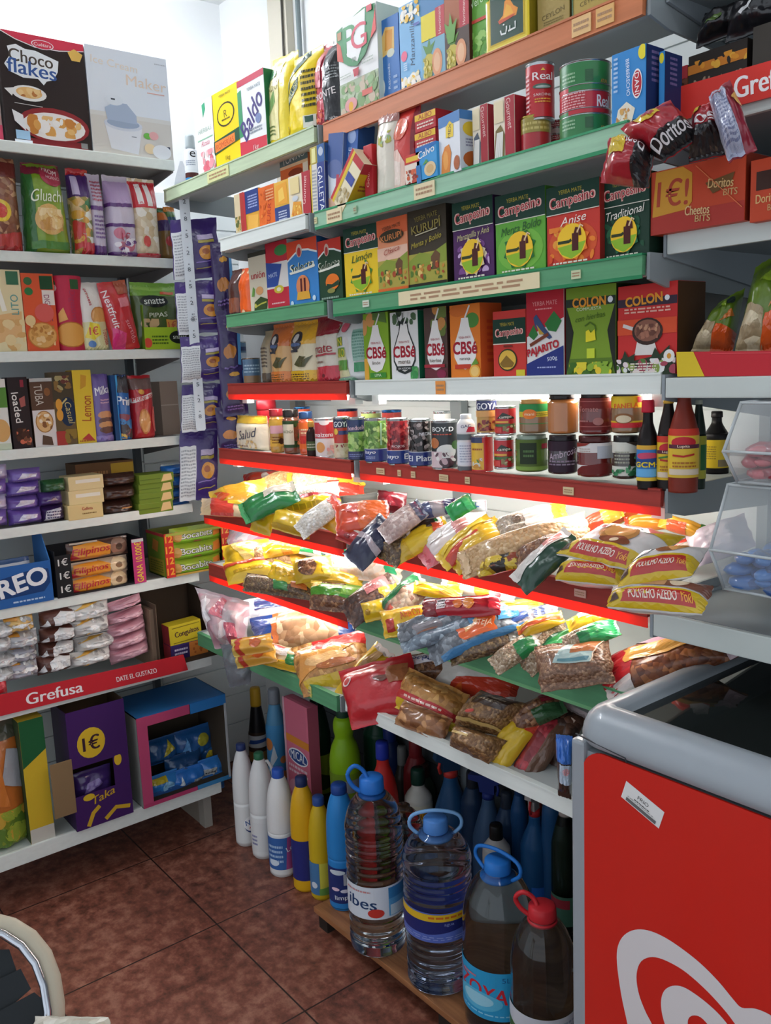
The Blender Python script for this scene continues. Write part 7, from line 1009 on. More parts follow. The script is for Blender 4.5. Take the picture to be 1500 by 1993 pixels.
GL('pasta_bag', 'dark red bag of beans pointing down over the white rail', 'R', 8, 1050, 1462, 130, 44, 58, .03, 52, .05, food('#a02430', '#b83440', '#7c1a24', 60), [('r', .6, .2, 1, .9, '#6a4a38'), ('r', .0, .9, 1, 1, '#c0a898')])
GL('pasta_bag', 'dark clear bag of chocolate coloured cereal beside the freezer', 'R', 8, 1092, 1430, 90, 46, 62, .06, 54, .06, food('#4a2c1e', '#6a4430', '#301a10', 70), [('r', 0, .9, 1, 1, '#b8a8a8')])
G('hanging_packet', 'brown packet with a blue and white header hanging beside the freezer', 'packet', 'F', (1.29, .45), 1098, 1490, 1, 1, 0, 0, 86, .05, '#3a2418', [('r', 0, .62, 1, 1, '#2f6ac0'), ('r', .2, .3, 1, .6, '#b8c8d8'), ('e', .6, .5, .2, .06, '#d89aa0')], 40, quad=[(1086, 1548), (1112, 1556), (1114, 1432), (1082, 1428)], Y=0)
GL('food_bag', 'brown grain bag at the back of the lowest shelf beside the freezer', 'R', 8, 1040, 1390, 90, 40, 26, .10, 50, .06, BROWN, [('r', .5, .5, 1, 1, '#2f5a34'), ('r', 0, .7, .4, 1, '#8a1f30')])
# ---------------------------------------------------------------- bottles on the floor and the low platform
PLZ = .07
def platform():
    c = onZ(610, 1764, PLZ); x0 = c.x; y0 = c.y; x1 = -.93; y1 = y0+.42
    root = empty('low_platform', ((x0+x1)/2, (y0+y1)/2, 0)); tag(root, 'low brown wooden platform under the water bottles', 'platform')
    m, N, L, b = newmat('plywood'); tc = nd(N, 'TexCoord'); mp = nd(N, 'Mapping'); mp.inputs['Scale'].default_value = (2, 26, 8); no = nd(N, 'TexNoise', Scale=3.0, Detail=7.0); cr = nd(N, 'ValToRGB')
    e = cr.color_ramp.elements; e[0].position = .3; e[0].color = lin('#7a4c2c'); e[1].position = .7; e[1].color = lin('#a87248')
    L.new(tc.outputs['Object'], mp.inputs[0]); L.new(mp.outputs[0], no.inputs[0]); L.new(no.outputs['Fac'], cr.inputs[0]); L.new(cr.outputs[0], b.inputs['Base Color']); b.inputs['Roughness'].default_value = .5
    o = MB(); w = (x1-x0)/2; d = (y1-y0)/2; o.box((-w, -d, PLZ-.018), (w, d, PLZ), m, .0015); o.build('board', root)
    for s, xx in enumerate((-w+.03, 0, w-.03)):
        q = MB(); q.box((xx-.022, -d+.012, 0), (xx+.022, d-.01, PLZ-.018), pm('#2e2520', .8)); q.build('batten', root)
platform()
def floorpt(z, px0, px1, pb):
    # circle standing on height z whose nearest rim shows at picture row pb
    r = .05
    for _ in range(5):
        c0 = onZ((px0+px1)/2, pb, z); d = V((c0.x, c0.y, 0)).normalized(); c = c0+d*r; r = (px1-px0)/2*dep(c)/FP
    return c, r
_rp = rplace
def rplace(run, k, p0, p1, pt, sb, pb, dz):
    if run != 'F': return _rp(run, k, p0, p1, pt, sb, pb, dz)
    c, r = floorpt(k, p0, p1, pb); lim = YW-.055-r
    if c.y > lim: c = col_at((p0+p1)/2, (0, lim, k), (1, 0, 0)); r = (p1-p0)/2*dep(c)/FP
    h = row_at(pt, c, (0, 0, 1)).z-c.z; d = EP-c
    return c, r, h, math.atan2(d.y, d.x)+math.pi/2
FB = '#e3e4e2'
BLEACH = [(.86, 0), (.98, .02), (1, .05), (1, .40), (.95, .43), (1, .46), (.98, .62), (.86, .76), (.62, .87), (.42, .93), (.36, .95)]
def handle(u=.95):
    def f(root, r, h):
        m = MB(); m.tube([(r*.30, 0, h*.90), (r*.62, 0, h*.91), (r*.95, 0, h*.84), (r*1.04, 0, h*.74), (r*.95, 0, h*.66)], r*.13, pm('#dedfdd', .35), 8); m.build('handle', root)
    return f
bottle('bleach_bottle', 'white bleach bottle with a dark blue cap, first in the floor row', 'bottle', 'F', 0, 461, 503, 1447, BLEACH, FB, (.94, 1, .44, '#2a3a6a'), [(.06, .38, '#dfe0de', [('e', .66, .5, .3, .26, '#2a3f78'), ('e', .62, .55, .28, .24, '#f0f0f0'), ('t', 'NEX', .6, .6, .4, .16, '#3a5a94', 8, .04), ('p', [(.5, .4), (.86, .44), (.8, .58), (.6, .52)], '#c83a3a')], 160)], pb=1649, turn=14)
bottle('bleach_bottle', 'white bleach bottle with a green cap and moulded handle', 'bottle', 'F', 0, 493, 541, 1464, BLEACH, FB, (.94, 1, .40, '#2f6a4a'), [(.08, .36, '#dfe0de', [('e', .9, .4, .14, .3, '#3a3a6a'), ('b', .1, .2, .3, .6, 3, '#8a8ab0')], 160)], pb=1674, extra=handle())
bottle('bleach_bottle', 'white bottle with a blue cap and a blue and pink label', 'bottle', 'F', 0, 527, 580, 1495, [(.9, 0), (.98, .015), (1, .04), (1, .40), (.97, .42), (1, .44), (.98, .6), (.84, .77), (.56, .89), (.40, .93), (.36, .95)], FB, (.92, 1, .44, '#2f5ab8'), [(.08, .385, '#3a66a8', [('p', [(.56, 0), (1, 0), (1, 1), (.62, 1)], '#a8508c'), ('b', .1, .2, .5, .8, 4, '#a8c4e4'), ('t', 'Lejía', .76, .66, .34, .2, '#eef0f4', 20, .03), ('e', .26, .22, .14, .1, '#d8e4f0')], 360)], pb=1709)
bottle('cleaner_bottle', 'yellow bottle with a dark blue cap and a wide navy label', 'bottle', 'F', 0, 573, 624, 1511, [(.88, 0), (.98, .02), (1, .06), (1, .5), (.96, .68), (.78, .82), (.5, .91), (.4, .94)], '#dba81e', (.92, 1, .46, '#28345e'), [(.11, .47, '#2a2f74', [('b', .7, .2, .95, .8, 6, '#8a8ac0')], 360)], pb=1738)
bottle('cleaner_bottle', 'smaller yellow bottle with a blue cap and a blue and yellow label', 'bottle', 'F', 0, 607, 653, 1549, [(.9, 0), (.98, .02), (1, .06), (1, .45), (.96, .66), (.74, .82), (.5, .9), (.42, .93)], '#cfae22', (.92, 1, .50, '#2f5296'), [(.06, .38, '#d0c84a', [('r', 0, 0, .42, 1, '#4a7aa8'), ('p', [(.4, 0), (1, 0), (1, .3), (.4, .2)], '#6a9a4a'), ('t', 'aj', .85, .6, .2, .16, '#2a3a7a'), ('e', .25, .3, .1, .1, '#d8e0e8')], 360)], pb=1754)
bottle('cleaner_bottle', 'sky blue bottle with a dark blue cap and a navy label at the platform corner', 'bottle', 'F', PLZ, 643, 700, 1525, [(.9, 0), (.98, .02), (1, .06), (.98, .40), (.96, .42), (1, .45), (.98, .66), (.86, .80), (.62, .9), (.44, .94)], '#2a82c8', (.93, 1.0, .54, '#1f448c'), [(.07, .36, '#24336e', [('e', .35, .88, .2, .07, '#c8d4dc'), ('r', .5, .52, .96, .84, '#a8acb4'), ('e', .3, .4, .1, .05, '#e8c8d8'), ('e', .52, .36, .1, .05, '#d8d8e8'), ('t', 'limpia', .5, .16, .8, .16, '#dfe4ee', 4, .03)], 360)], pb=1775)
# back row
bottle('cleaner_bottle', 'black bottle with a yellow cap at the back of the floor row', 'bottle', 'F', 0, 492, 529, 1338, [(.95, 0), (1, .03), (1, .5), (.9, .62), (.6, .8), (.5, .86)], '#1d1a1c', (.84, 1, .55, '#c89a2c'), [(.36, .62, '#3a2a1e', [('r', 0, .5, 1, .9, '#b8b8b8'), ('p', [(.1, .6), (.9, .7), (.9, .8), (.2, .75)], '#2a4a8a'), ('r', 0, 0, 1, .35, '#8a6a3a')], 170)], pb=1560)
bottle('cleaner_bottle', 'clear topped bottle with a sky blue flower label at the back', 'bottle', 'F', 0, 528, 566, 1340, [(.95, 0), (1, .03), (1, .6), (.94, .72), (.6, .86), (.5, .9)], '#5f9cc4', (.88, 1, .6, '#8a9098'), [(.2, .72, '#4f9ad0', [('e', .2, .7, .16, .1, '#e08a4c'), ('e', .7, .45, .12, .06, '#e8935a'), ('e', .7, .2, .14, .07, '#d88a5a'), ('p', [(.1, .2), (.5, .5), (.4, .7)], '#dce8f0')], 170)], pb=1580)
B('detergent_bag', 'pink detergent bag with an orange strip and a blue oval name', 'bag', 'Y', (1.52, 0), 566, 613, 1366, .045, '#d67288', [('r', 0, .71, 1, .76, '#dd8a34'), ('r', 0, 0, .08, 1, '#d8a8b4'), ('e', .54, .63, .4, .055, '#eef0f4'), ('e', .54, .63, .37, .045, '#2a4a8a'), ('t', 'MICAL', .54, .635, .6, .06, '#eef0f4', 0, .03), ('b', .14, .5, .9, .57, 2, '#f0ccd6'), ('e', .5, .4, .4, .07, '#e0a0b0')], '#b85a70', sb=0, bev=.012)
bottle('cleaner_bottle', 'tall dark green bottle with a lime patterned label', 'bottle', 'F', 0, 607, 654, 1365, [(.95, 0), (1, .02), (1, .7), (.94, .8), (.7, .92), (.5, .97)], '#123020', (.95, 1.02, .55, '#101c16'), [(.36, .64, '#8a9a2c', [('p', [(0, .5), (.3, .6), (.8, .4), (1, .5), (1, .2), (.5, .1), (0, .3)], '#2a3a1c'), ('e', .15, .86, .12, .1, '#d8d8e0'), ('p', [(.0, .8), (.2, .74), (.1, .7)], '#b83a34')], 170)], pb=1640, turn=10)
bottle('cleaner_bottle', 'lime green bottle with a bulb neck and a dark green cap', 'bottle', 'F', 0, 652, 712, 1372, [(.85, 0), (.95, .03), (.98, .45), (1, .6), (.98, .67), (.85, .74), (.62, .79), (.58, .81), (.64, .84), (.66, .88), (.58, .915), (.42, .93), (.4, .94)], '#8ab81e', (.925, 1, .42, '#1f4030'), [(.1, .6, '#7a9a2a', [('r', .3, .1, 1, .7, '#a8a85a'), ('r', .3, .76, .9, .92, '#8a94a0'), ('b', .4, .2, .9, .6, 4, '#6a7a34'), ('r', .9, .6, 1, .9, '#c8703c')], 170)], pb=1690)
bottle('cleaner_bottle', 'big dark green bottle in the shadow behind the lime green bottle', 'bottle', 'F', 0, 716, 772, 1382, [(.95, 0), (1, .02), (1, .75), (.9, .86), (.5, .95)], '#14402c', (.94, 1.0, .4, '#0e2a1e'), (), pb=1600)
def neck(root, r, h):
    m = MB(); m.tube([(0, 0, h*.72), (r*.1, 0, h*.85), (-r*.3, 0, h*.93)], r*.26, pm('#cf2f2a', .4), 10); m.build('neck', root)
bottle('cleaner_bottle', 'red bottle with a bent neck and a blue cap', 'bottle', 'F', PLZ, 726, 782, 1443, [(.9, 0), (1, .03), (1, .5), (.86, .66), (.62, .76), (.44, .82), (.40, .88)], '#cf2f2a', (.87, 1, .46, '#2a3aa8'), (), pb=1700, turn=-8, sy=.8)
bottle('cleaner_bottle', 'white bottle with a dark cap and orange lettered label', 'bottle', 'F', PLZ, 792, 846, 1495, [(.95, 0), (1, .03), (1, .62), (.9, .72), (.5, .8), (.44, .86)], '#d8d4c8', (.84, 1, .5, '#16382c'), [(.3, .66, '#e0d8c0', [('r', .06, .62, .94, .82, '#e0a82c'), ('r', .06, .38, .94, .58, '#e0a82c'), ('t', 'AGUA FUERTE', .5, .72, .8, .12, '#a83424', 0, .03), ('t', 'AGUA FUERTE', .5, .48, .8, .12, '#a83424', 0, .03), ('r', 0, 0, 1, .3, '#1f4a38')], 170)], pb=1690)
def spray(colh, coln, ang=0):
    def f(root, r, h):
        m = MB(); z = h*.80; s = r*.9
        m.lathe([(s*.42, z), (s*.40, z+h*.05)], pm(coln, .4), 16); m.build('collar', root)
        q = MB(); q.prism([(-s*.5, -s*.26, z+h*.05), (s*.5, -s*.26, z+h*.05), (s*.62, -s*.26, z+h*.13), (s*1.3, -s*.26, z+h*.14), (s*1.3, -s*.26, z+h*.18), (-s*.9, -s*.26, z+h*.2), (-s*1.0, -s*.26, z+h*.15), (-s*.5, -s*.26, z+h*.12)], (0, s*.52, 0), pm(colh, .4)); q.build('spray_head', root)
        t = MB(); t.tube([(-s*.62, 0, z+h*.13), (-s*.72, 0, z+h*.08), (-s*.62, 0, z+h*.03)], s*.1, pm(coln, .4), 8, ); t.build('trigger', root)
    return f
SPR = [(.9, 0), (1, .03), (1, .42), (.9, .52), (.6, .66), (.42, .74), (.36, .80)]
bottle('spray_bottle', 'spray bottle with a navy head and a red collar in the shadow', 'spray bottle', 'F', PLZ, 846, 918, 1462, SPR, '#24507a', None, (), pb=1700, extra=spray('#26405e', '#c83a34'), turn=20)
bottle('spray_bottle', 'blue spray bottle with a navy and white head', 'spray bottle', 'F', PLZ, 922, 986, 1506, SPR, '#3f5a7a', None, [(.1, .4, '#7a8698', [('b', .2, .2, .8, .8, 4, '#c8ccd8')], 160)], pb=1720, extra=spray('#22306e', '#26347a'), turn=160)
bottle('spray_bottle', 'tall blue spray bottle with a silver head and a red collar', 'spray bottle', 'F', PLZ, 1014, 1072, 1535, [(.9, 0), (1, .03), (1, .5), (.9, .6), (.55, .7), (.42, .74), (.40, .80)], '#1f5484', None, [(.1, .3, '#2f6ac0', [('r', .1, .4, .9, .6, '#4a8ae0')], 150)], pb=1756, extra=spray('#b0a8a4', '#c83034'), turn=60)
bottle('cleaner_bottle', 'white bottle with a black cap between the water bottles', 'bottle', 'F', PLZ, 942, 996, 1604, [(.95, 0), (1, .03), (1, .68), (.85, .78), (.46, .86)], '#cfc8c0', (.84, 1, .48, '#1c1a18'), (), pb=1800)
bottle('cleaner_bottle', 'dark bottle with a grey cap in the shadow behind the red bottle', 'bottle', 'F', PLZ, 772, 806, 1452, [(.95, 0), (1, .03), (1, .6), (.8, .72), (.5, .82)], '#26221f', (.8, 1, .55, '#6a6c6a'), (), pb=1640)
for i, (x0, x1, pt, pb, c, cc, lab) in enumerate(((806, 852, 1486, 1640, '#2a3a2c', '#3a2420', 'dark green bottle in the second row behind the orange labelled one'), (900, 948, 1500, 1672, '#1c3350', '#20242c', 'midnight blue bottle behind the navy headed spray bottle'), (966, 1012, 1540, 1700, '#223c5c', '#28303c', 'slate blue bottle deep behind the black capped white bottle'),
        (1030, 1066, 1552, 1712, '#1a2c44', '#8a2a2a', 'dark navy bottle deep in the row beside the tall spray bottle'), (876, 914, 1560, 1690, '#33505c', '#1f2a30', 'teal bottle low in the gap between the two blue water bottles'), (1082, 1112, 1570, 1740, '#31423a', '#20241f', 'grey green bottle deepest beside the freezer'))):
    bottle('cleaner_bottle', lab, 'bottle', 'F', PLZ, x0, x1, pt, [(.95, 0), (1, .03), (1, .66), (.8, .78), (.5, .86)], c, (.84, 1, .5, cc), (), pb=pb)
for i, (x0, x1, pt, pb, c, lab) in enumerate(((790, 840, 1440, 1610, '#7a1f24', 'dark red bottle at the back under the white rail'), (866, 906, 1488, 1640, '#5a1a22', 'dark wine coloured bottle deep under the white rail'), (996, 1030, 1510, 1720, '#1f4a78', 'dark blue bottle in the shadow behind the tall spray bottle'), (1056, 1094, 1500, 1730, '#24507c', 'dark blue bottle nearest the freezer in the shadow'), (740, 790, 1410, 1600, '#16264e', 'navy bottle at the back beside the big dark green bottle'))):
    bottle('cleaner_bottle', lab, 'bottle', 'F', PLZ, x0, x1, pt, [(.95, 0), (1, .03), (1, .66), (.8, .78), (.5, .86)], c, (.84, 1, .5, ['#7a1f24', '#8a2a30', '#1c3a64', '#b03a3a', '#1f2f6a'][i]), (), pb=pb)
# water bottles
WAT = clear('#dfeaf0', 1.33, .015, 'water'); WATG = clear('#c4d6da', 1.09, .02, 'water_grey'); WATG.node_tree.nodes['Principled BSDF'].inputs['Coat Weight'].default_value = 1; WATG.node_tree.nodes['Principled BSDF'].inputs['Coat Roughness'].default_value = .03; WATB = clear('#c2d0ea', 1.33, .02, 'water_blue')
def cat3(p, n=5):
    p = [V(q) for q in p]; out = []
    for i in range(len(p)-1):
        a, b, c, d = p[max(i-1, 0)], p[i], p[i+1], p[min(i+2, len(p)-1)]
        for j in range(n):
            t = j/n; out.append((b*2+(c-a)*t+(a*2-b*5+c*4-d)*t*t+(b*3-a-c*3+d)*t**3)*.5)
    return out+[p[-1]]
def ring(col, up=1, w=1):
    def f(root, r, h):
        m = MB(); a = r*.42*w; z = h*.885
        pts = [(-a*.55, 0, z), (-a*1.5, 0, z+h*.05*up), (-a*1.9, 0, z+h*.12*up), (-a*1.3, 0, z+h*.165*up), (-a*.5, 0, z+h*.12*up), (-a*.1, -a*.5, z+.01)]
        m.tube(cat3(pts), r*.075, pm(col, .35), 8); m.build('handle', root)
        q = MB(); q.lathe([(r*.44, z-h*.012), (r*.46, z-h*.004), (r*.44, z+h*.008)], pm(col, .35), 24); q.build('collar', root)
    return f
def hoop(col):
    def f(root, r, h):
        m = MB(); a = r*.62; z = h*.875; pts = [(-a*.72, 0, z), (-a*1.2, 0, z+h*.06), (-a*1.02, 0, z+h*.125), (0, 0, z+h*.15), (a*1.02, 0, z+h*.125), (a*1.2, 0, z+h*.06), (a*.72, 0, z)]
        m.tube(cat3(pts), r*.055, pm(col, .35), 8); m.build('handle', root)
        q = MB(); q.lathe([(r*.46, z-h*.012), (r*.48, z-h*.003), (r*.44, z+h*.01)], pm(col, .35), 24); q.build('collar', root)
    return f
def rib(base, z0, z1, n, d):
    out = []
    for i in range(n+1): z = z0+(z1-z0)*i/n; out += [(base, z), (base*(1-d), z+(z1-z0)/n*.5)] if i < n else [(base, z)]
    return out
W1 = [(.72, 0), (.94, .015), (.98, .05)]+rib(.985, .07, .22, 4, .05)+[(1, .25), (1, .42)]+rib(1, .44, .70, 6, .035)+[(.97, .74), (.82, .82), (.55, .88), (.36, .905), (.34, .93)]
W2 = [(.78, 0), (.95, .015)]+rib(.97, .04, .32, 6, .05)+[(1, .34), (1, .53)]+rib(1, .55, .72, 4, .045)+[(1, .76), (.86, .83), (.6, .885), (.36, .91), (.33, .93)]
W3 = [(.8, 0), (.96, .015), (1, .05), (1, .42), (.99, .55), (.97, .66), (.86, .76), (.62, .85), (.38, .9), (.34, .93)]
def whole(z): return z
bottle('water_bottle', 'large clear water bottle with a blue side handle and a white and blue label', 'water bottle', 'F', PLZ, 683, 794, 1505, W1, WAT, (.905, .985, .42, '#2f78d0'), [(.245, .43, '#d4dce4', [('r', .62, .06, .98, .94, '#5aa0cc'), ('r', .62, .6, .98, .94, '#3a82b4'), ('r', .64, .08, .96, .4, '#c8dce4'), ('t', 'ibes', .28, .5, .44, .34, '#22406a', -4, .04), ('e', .46, .2, .1, .14, '#c83a30'), ('b', .05, .8, .4, .9, 1, '#c88a8a')], 160)], pb=1871, extra=ring('#2f78d0'), turn=4, sb=0, seg=48, nsm=3)
bottle('water_bottle', 'large clear blue water bottle with a pale handle and a yellow and navy label', 'water bottle', 'F', PLZ, 793, 924, 1585, W2, WATB, (.905, .985, .36, '#4f86cc'), [(.345, .52, '#5a6ebc', [('r', 0, .72, 1, .96, '#dcb42a'), ('b', .4, .78, .9, .92, 1, '#c86a24'), ('p', [(0, .3), (.4, .28), (1, .5), (1, .72), (0, .72)], '#232a6a'), ('t', 'agua', .6, .6, .3, .1, '#8a94c8'), ('b', .1, .08, .9, .22, 2, '#8a98d4')], 360)], pb=1945, extra=hoop('#7fb0e0'), seg=48, nsm=3)
bottle('water_bottle', 'large clear water bottle with a sky blue label and red letters', 'water bottle', 'F', PLZ, 905, 1046, 1662, W3, WATG, (.90, .975, .36, '#2a78cc'), [(.13, .42, '#2f9ed0', [('t', 'BEZOYA', .44, .6, .84, .3, '#c82c38', -8, .05), ('t', '5L', .84, .86, .14, .1, '#1f5f94'), ('e', .5, .36, .3, .2, '#5ab8dc'), ('e', .5, .38, .2, .13, '#9ad4e8'), ('b', .3, .08, .9, .14, 1, '#8ad0ec'), ('b', .3, .8, .5, .88, 1, '#d87a84')], 140)], pb=2030, turn=-38, extra=hoop('#2a78cc'), seg=48, nsm=3)
bottle('water_bottle', 'large clear water bottle with a red cap and handle nearest the freezer', 'water bottle', 'F', PLZ, 996, 1122, 1752, W3, WATG, (.90, .975, .42, '#c82c34'), [(.10, .40, '#3f6a3a', [('p', [(0, .74), (.3, .62), (.6, .6), (1, .8), (1, 1), (0, 1)], '#c8ccd4'), ('b', .5, .72, .95, .9, 2, '#98a0b4'), ('t', 'Fontenova', .3, .36, .56, .2, '#e8dcd8', -16, .03), ('p', [(.5, .3), (.9, .1), (1, .4)], '#5a8a44')], 170)], pb=2110, turn=-8, extra=ring('#c82c34', .9), seg=48, nsm=3)
bottle('water_bottle', 'clear ribbed water bottle half hidden behind the first two', 'water bottle', 'F', PLZ, 756, 830, 1552, W1, WAT, None, (), pb=1780, seg=36, nsm=3)
bottle('water_bottle', 'clear grey bottle with a green label behind the red capped bottle', 'water bottle', 'F', PLZ, 1074, 1128, 1560, [(.9, 0), (1, .03), (1, .6), (.94, .72), (.6, .86), (.4, .92)], clear('#b8bcae', 1.2, .06, 'grey_pet'), (.9, .99, .44, '#b8a8a0'), [(.12, .34, '#4f7a64', [('r', 0, .6, .6, .9, '#b83a44')], 160)], pb=1800)
# ---------------------------------------------------------------- freezer
def freezer():
    zt = .908+DZ; X0 = -.946; Y0 = 1.142; Y1 = 1.80; X1 = .35
    root = empty('ice_cream_freezer', ((X0+X1)/2, (Y0+Y1)/2, 0)); tag(root, 'red and grey chest freezer with a glass lid and a white heart swirl emblem', 'freezer')
    L0 = V((-(X0+X1)/2, -(Y0+Y1)/2, 0))
    def bd(o, n, p=None):
        ob = o.build(n); ob.parent = p or root
        if not p: ob.location = L0
        return ob
    g = pm('#98a0a6', .35, coat=.2); d = pm('#2b2d30', .5)
    o = MB(); o.box((X0+.012, Y0+.004, .05), (X1-.012, Y1-.01, zt-.075), g, .012); bd(o, 'body')
    o = MB(); o.box((X0, Y0-.004, .03), (X0+.028, Y0+.03, zt-.06), g, .006); bd(o, 'corner_post')
    ztop = onY(1212, 1484, Y0-.003).z
    # rounded rim: profile swept round the top opening
    prof = [(0, ztop+.005), (-.005, ztop+.012), (-.006, zt-.05), (-.003, zt-.034), (.004, zt-.019), (.016, zt-.007), (.032, zt-.001), (.048, zt), (.057, zt-.007), (.058, zt-.05)]
    R = .055; ring = []
    def corner(cx, cy, a0):
        return [(cx, cy, a0+math.pi/2*i/8) for i in range(9)]
    cs = corner(X0+R, Y0+R, math.pi)+corner(X1-R, Y0+R, 1.5*math.pi)+corner(X1-R, Y1-R, 0)+corner(X0+R, Y1-R, .5*math.pi)
    vs = []; n = len(cs); m = len(prof)
    for cx, cy, a in cs:
        for q, z in prof: vs.append((cx+(R-q)*math.cos(a), cy+(R-q)*math.sin(a), z))
    fs = [(i*m+j, ((i+1) % n)*m+j, ((i+1) % n)*m+j+1, i*m+j+1) for i in range(n) for j in range(m-1)]
    o = MB(); o.add(vs, fs, g, True); bd(o, 'rim')
    # dark tub inside and sliding glass lids
    o = MB(); t = .06
    for a, b in (((X0+t, Y0+t, zt-.5), (X1-t, Y0+t+.004, zt-.03)), ((X0+t, Y1-t-.004, zt-.5), (X1-t, Y1-t, zt-.03)), ((X0+t, Y0+t, zt-.5), (X0+t+.004, Y1-t, zt-.03)), ((X1-t-.004, Y0+t, zt-.5), (X1-t, Y1-t, zt-.03)), ((X0+t, Y0+t, zt-.51), (X1-t, Y1-t, zt-.5))): o.box(a, b, pm('#3a3c3c', .5))
    bd(o, 'tub')
    gl = thinfilm('#1c2224', .42, 'lid_glass_dark')
    m2, N, L, b = newmat('lid_glass'); b.inputs['Base Color'].default_value = lin('#39413f'); b.inputs['Roughness'].default_value = .04; b.inputs['Transmission Weight'].default_value = .75; b.inputs['IOR'].default_value = 1.45
    for i, (a, e, dz) in enumerate(((X0+.058, X0+.66, -.022), (X0+.60, X1-.058, -.036))):
        o = MB(); o.box((a, Y0+.058, zt+dz-.005), (e, Y1-.058, zt+dz), m2); lid = bd(o, 'glass_lid')
        f = MB(); f.box((a, Y1-.075, zt+dz-.012), (e, Y1-.058, zt+dz+.003), pm('#8a8a80', .4)); bd(f, 'lid_frame', lid)
    for i, (x, y, w, c) in enumerate(((-.70, 1.5, .2, '#7a6a4a'), (-.42, 1.36, .24, '#4a5a3a'), (-.2, 1.6, .22, '#8a8a84'))):
        q = MB(); q.box((x-w/2, y-.1, zt-.499), (x+w/2, y+.1, zt-.2), pm(c, .6), .005)
        tag(q.build('ice_cream_carton'), ['tan carton under the glass lid at the left end of the freezer', 'green carton under the glass lid in the middle of the freezer', 'grey carton under the glass lid farther right in the freezer'][i], 'carton')
    # red front panel with its emblem
    Yp = Y0-.003
    def pp(x, y): q = onY(x, y, Yp); return q
    pa = pp(1137, 1545); pr = (X1-.03); zc = pp(1300, 1530).z
    top = ztop; x0 = pp(1134, 1700).x; rr = .045
    poly = [(x0+rr-rr*math.cos(i*math.pi/16), 0, top-rr+rr*math.sin(i*math.pi/16)) for i in range(9)]
    poly = [(x0, 0, .06)]+poly+[(pr, 0, top), (pr, 0, .06)]
    o = MB(); o.prism([(x, Yp+.004, z) for x, y, z in poly], (0, -.004, 0), pm('#cf2217', .25, coat=.5))
    s = lambda u, v: (V((u, Yp, v)), V((0, -1, 0)))
    def P2(pts): return [(q.x, q.z) for q in (pp(x, y) for x, y in pts)]
    W = pm('#dcd8d8', .3)
    def Zp(pts): return P2([(1060+x/2.4523, 1180+y/2.4515) for x, y in pts])
    def rounded(p):
        out = []; n = len(p)
        for i in range(n):
            a, b, c, d = [V(p[(i+j) % n]) for j in (-1, 0, 1, 2)]
            for j in range(4): t = j/4; q = (b*2+(c-a)*t+(a*2-b*5+c*4-d)*t*t+(b*3-a-c*3+d)*t**3)*.5; out.append((q.x, q.y))
        return out
    outer = [(430, 2180), (395, 1993), (365, 1850), (345, 1700), (350, 1620), (380, 1568), (430, 1543), (490, 1545), (560, 1572), (640, 1622), (740, 1700), (830, 1790), (900, 1875), (940, 1914), (1000, 1918), (1060, 1940), (1110, 1975), (1200, 2060), (1200, 2140), (1110, 2080), (1060, 2050), (1000, 2050), (940, 2030), (870, 1940), (780, 1840), (680, 1750), (600, 1700), (530, 1674), (480, 1680), (450, 1710), (438, 1770), (450, 1850), (480, 1930), (512, 1993), (600, 2180)]
    inner = [(640, 2180), (590, 2040), (562, 1950), (556, 1880), (572, 1832), (610, 1810), (660, 1815), (720, 1850), (790, 1905), (850, 1965), (905, 2040), (960, 2140), (880, 2180), (830, 2080), (790, 2010), (745, 1960), (705, 1952), (684, 1975), (690, 2030), (720, 2100), (760, 2180)]
    paint(o, s, [('p', Zp(rounded(outer)), W), ('p', Zp(rounded(inner)), W)], 1, pm, .0006, .0002, 0, False)
    st = Zp([(390, 832), (572, 982), (545, 1060), (365, 908)])
    paint(o, s, [('p', st, '#e4e4e2')], 1, pm, .0008, .0002, 0, False)
    b0, b1, b2, b3 = [V((a[0], 0, a[1])) for a in (st[3], st[2], st[1], st[0])]
    s2 = lambda u, v: (V((0, Yp, 0))+((b0*(1-u)+b1*u)*(1-v)+(b3*(1-u)+b2*u)*v), V((0, -1, 0)))
    paint(o, s2, [('t', 'FRIO', .5, .66, .3, .2, '#4a4a4a', 0, .02), ('b', .3, .36, .7, .48, 1, '#5a5a5a'), ('r', .12, .06, .9, .24, '#6a6a6a'), ('b', .14, .3, .84, .36, 1, '#8a8a8a')], 2.6, pm, .0011, .0002)
    for a in ((560, 1462, 700, 1530), (700, 1530, 1079, 1730)):
        pass
    bd(o, 'front_panel')
    o = MB(); e = [pp(1060+x/2.4523, 1180+y/2.4515) for x, y in ((150, 606), (385, 722), (392, 745))]
    o.tube([V((p.x, Y0-.0045, p.z)) for p in e], .0014, pm('#3a3c40'), 6); bd(o, 'panel_seam')
freezer()
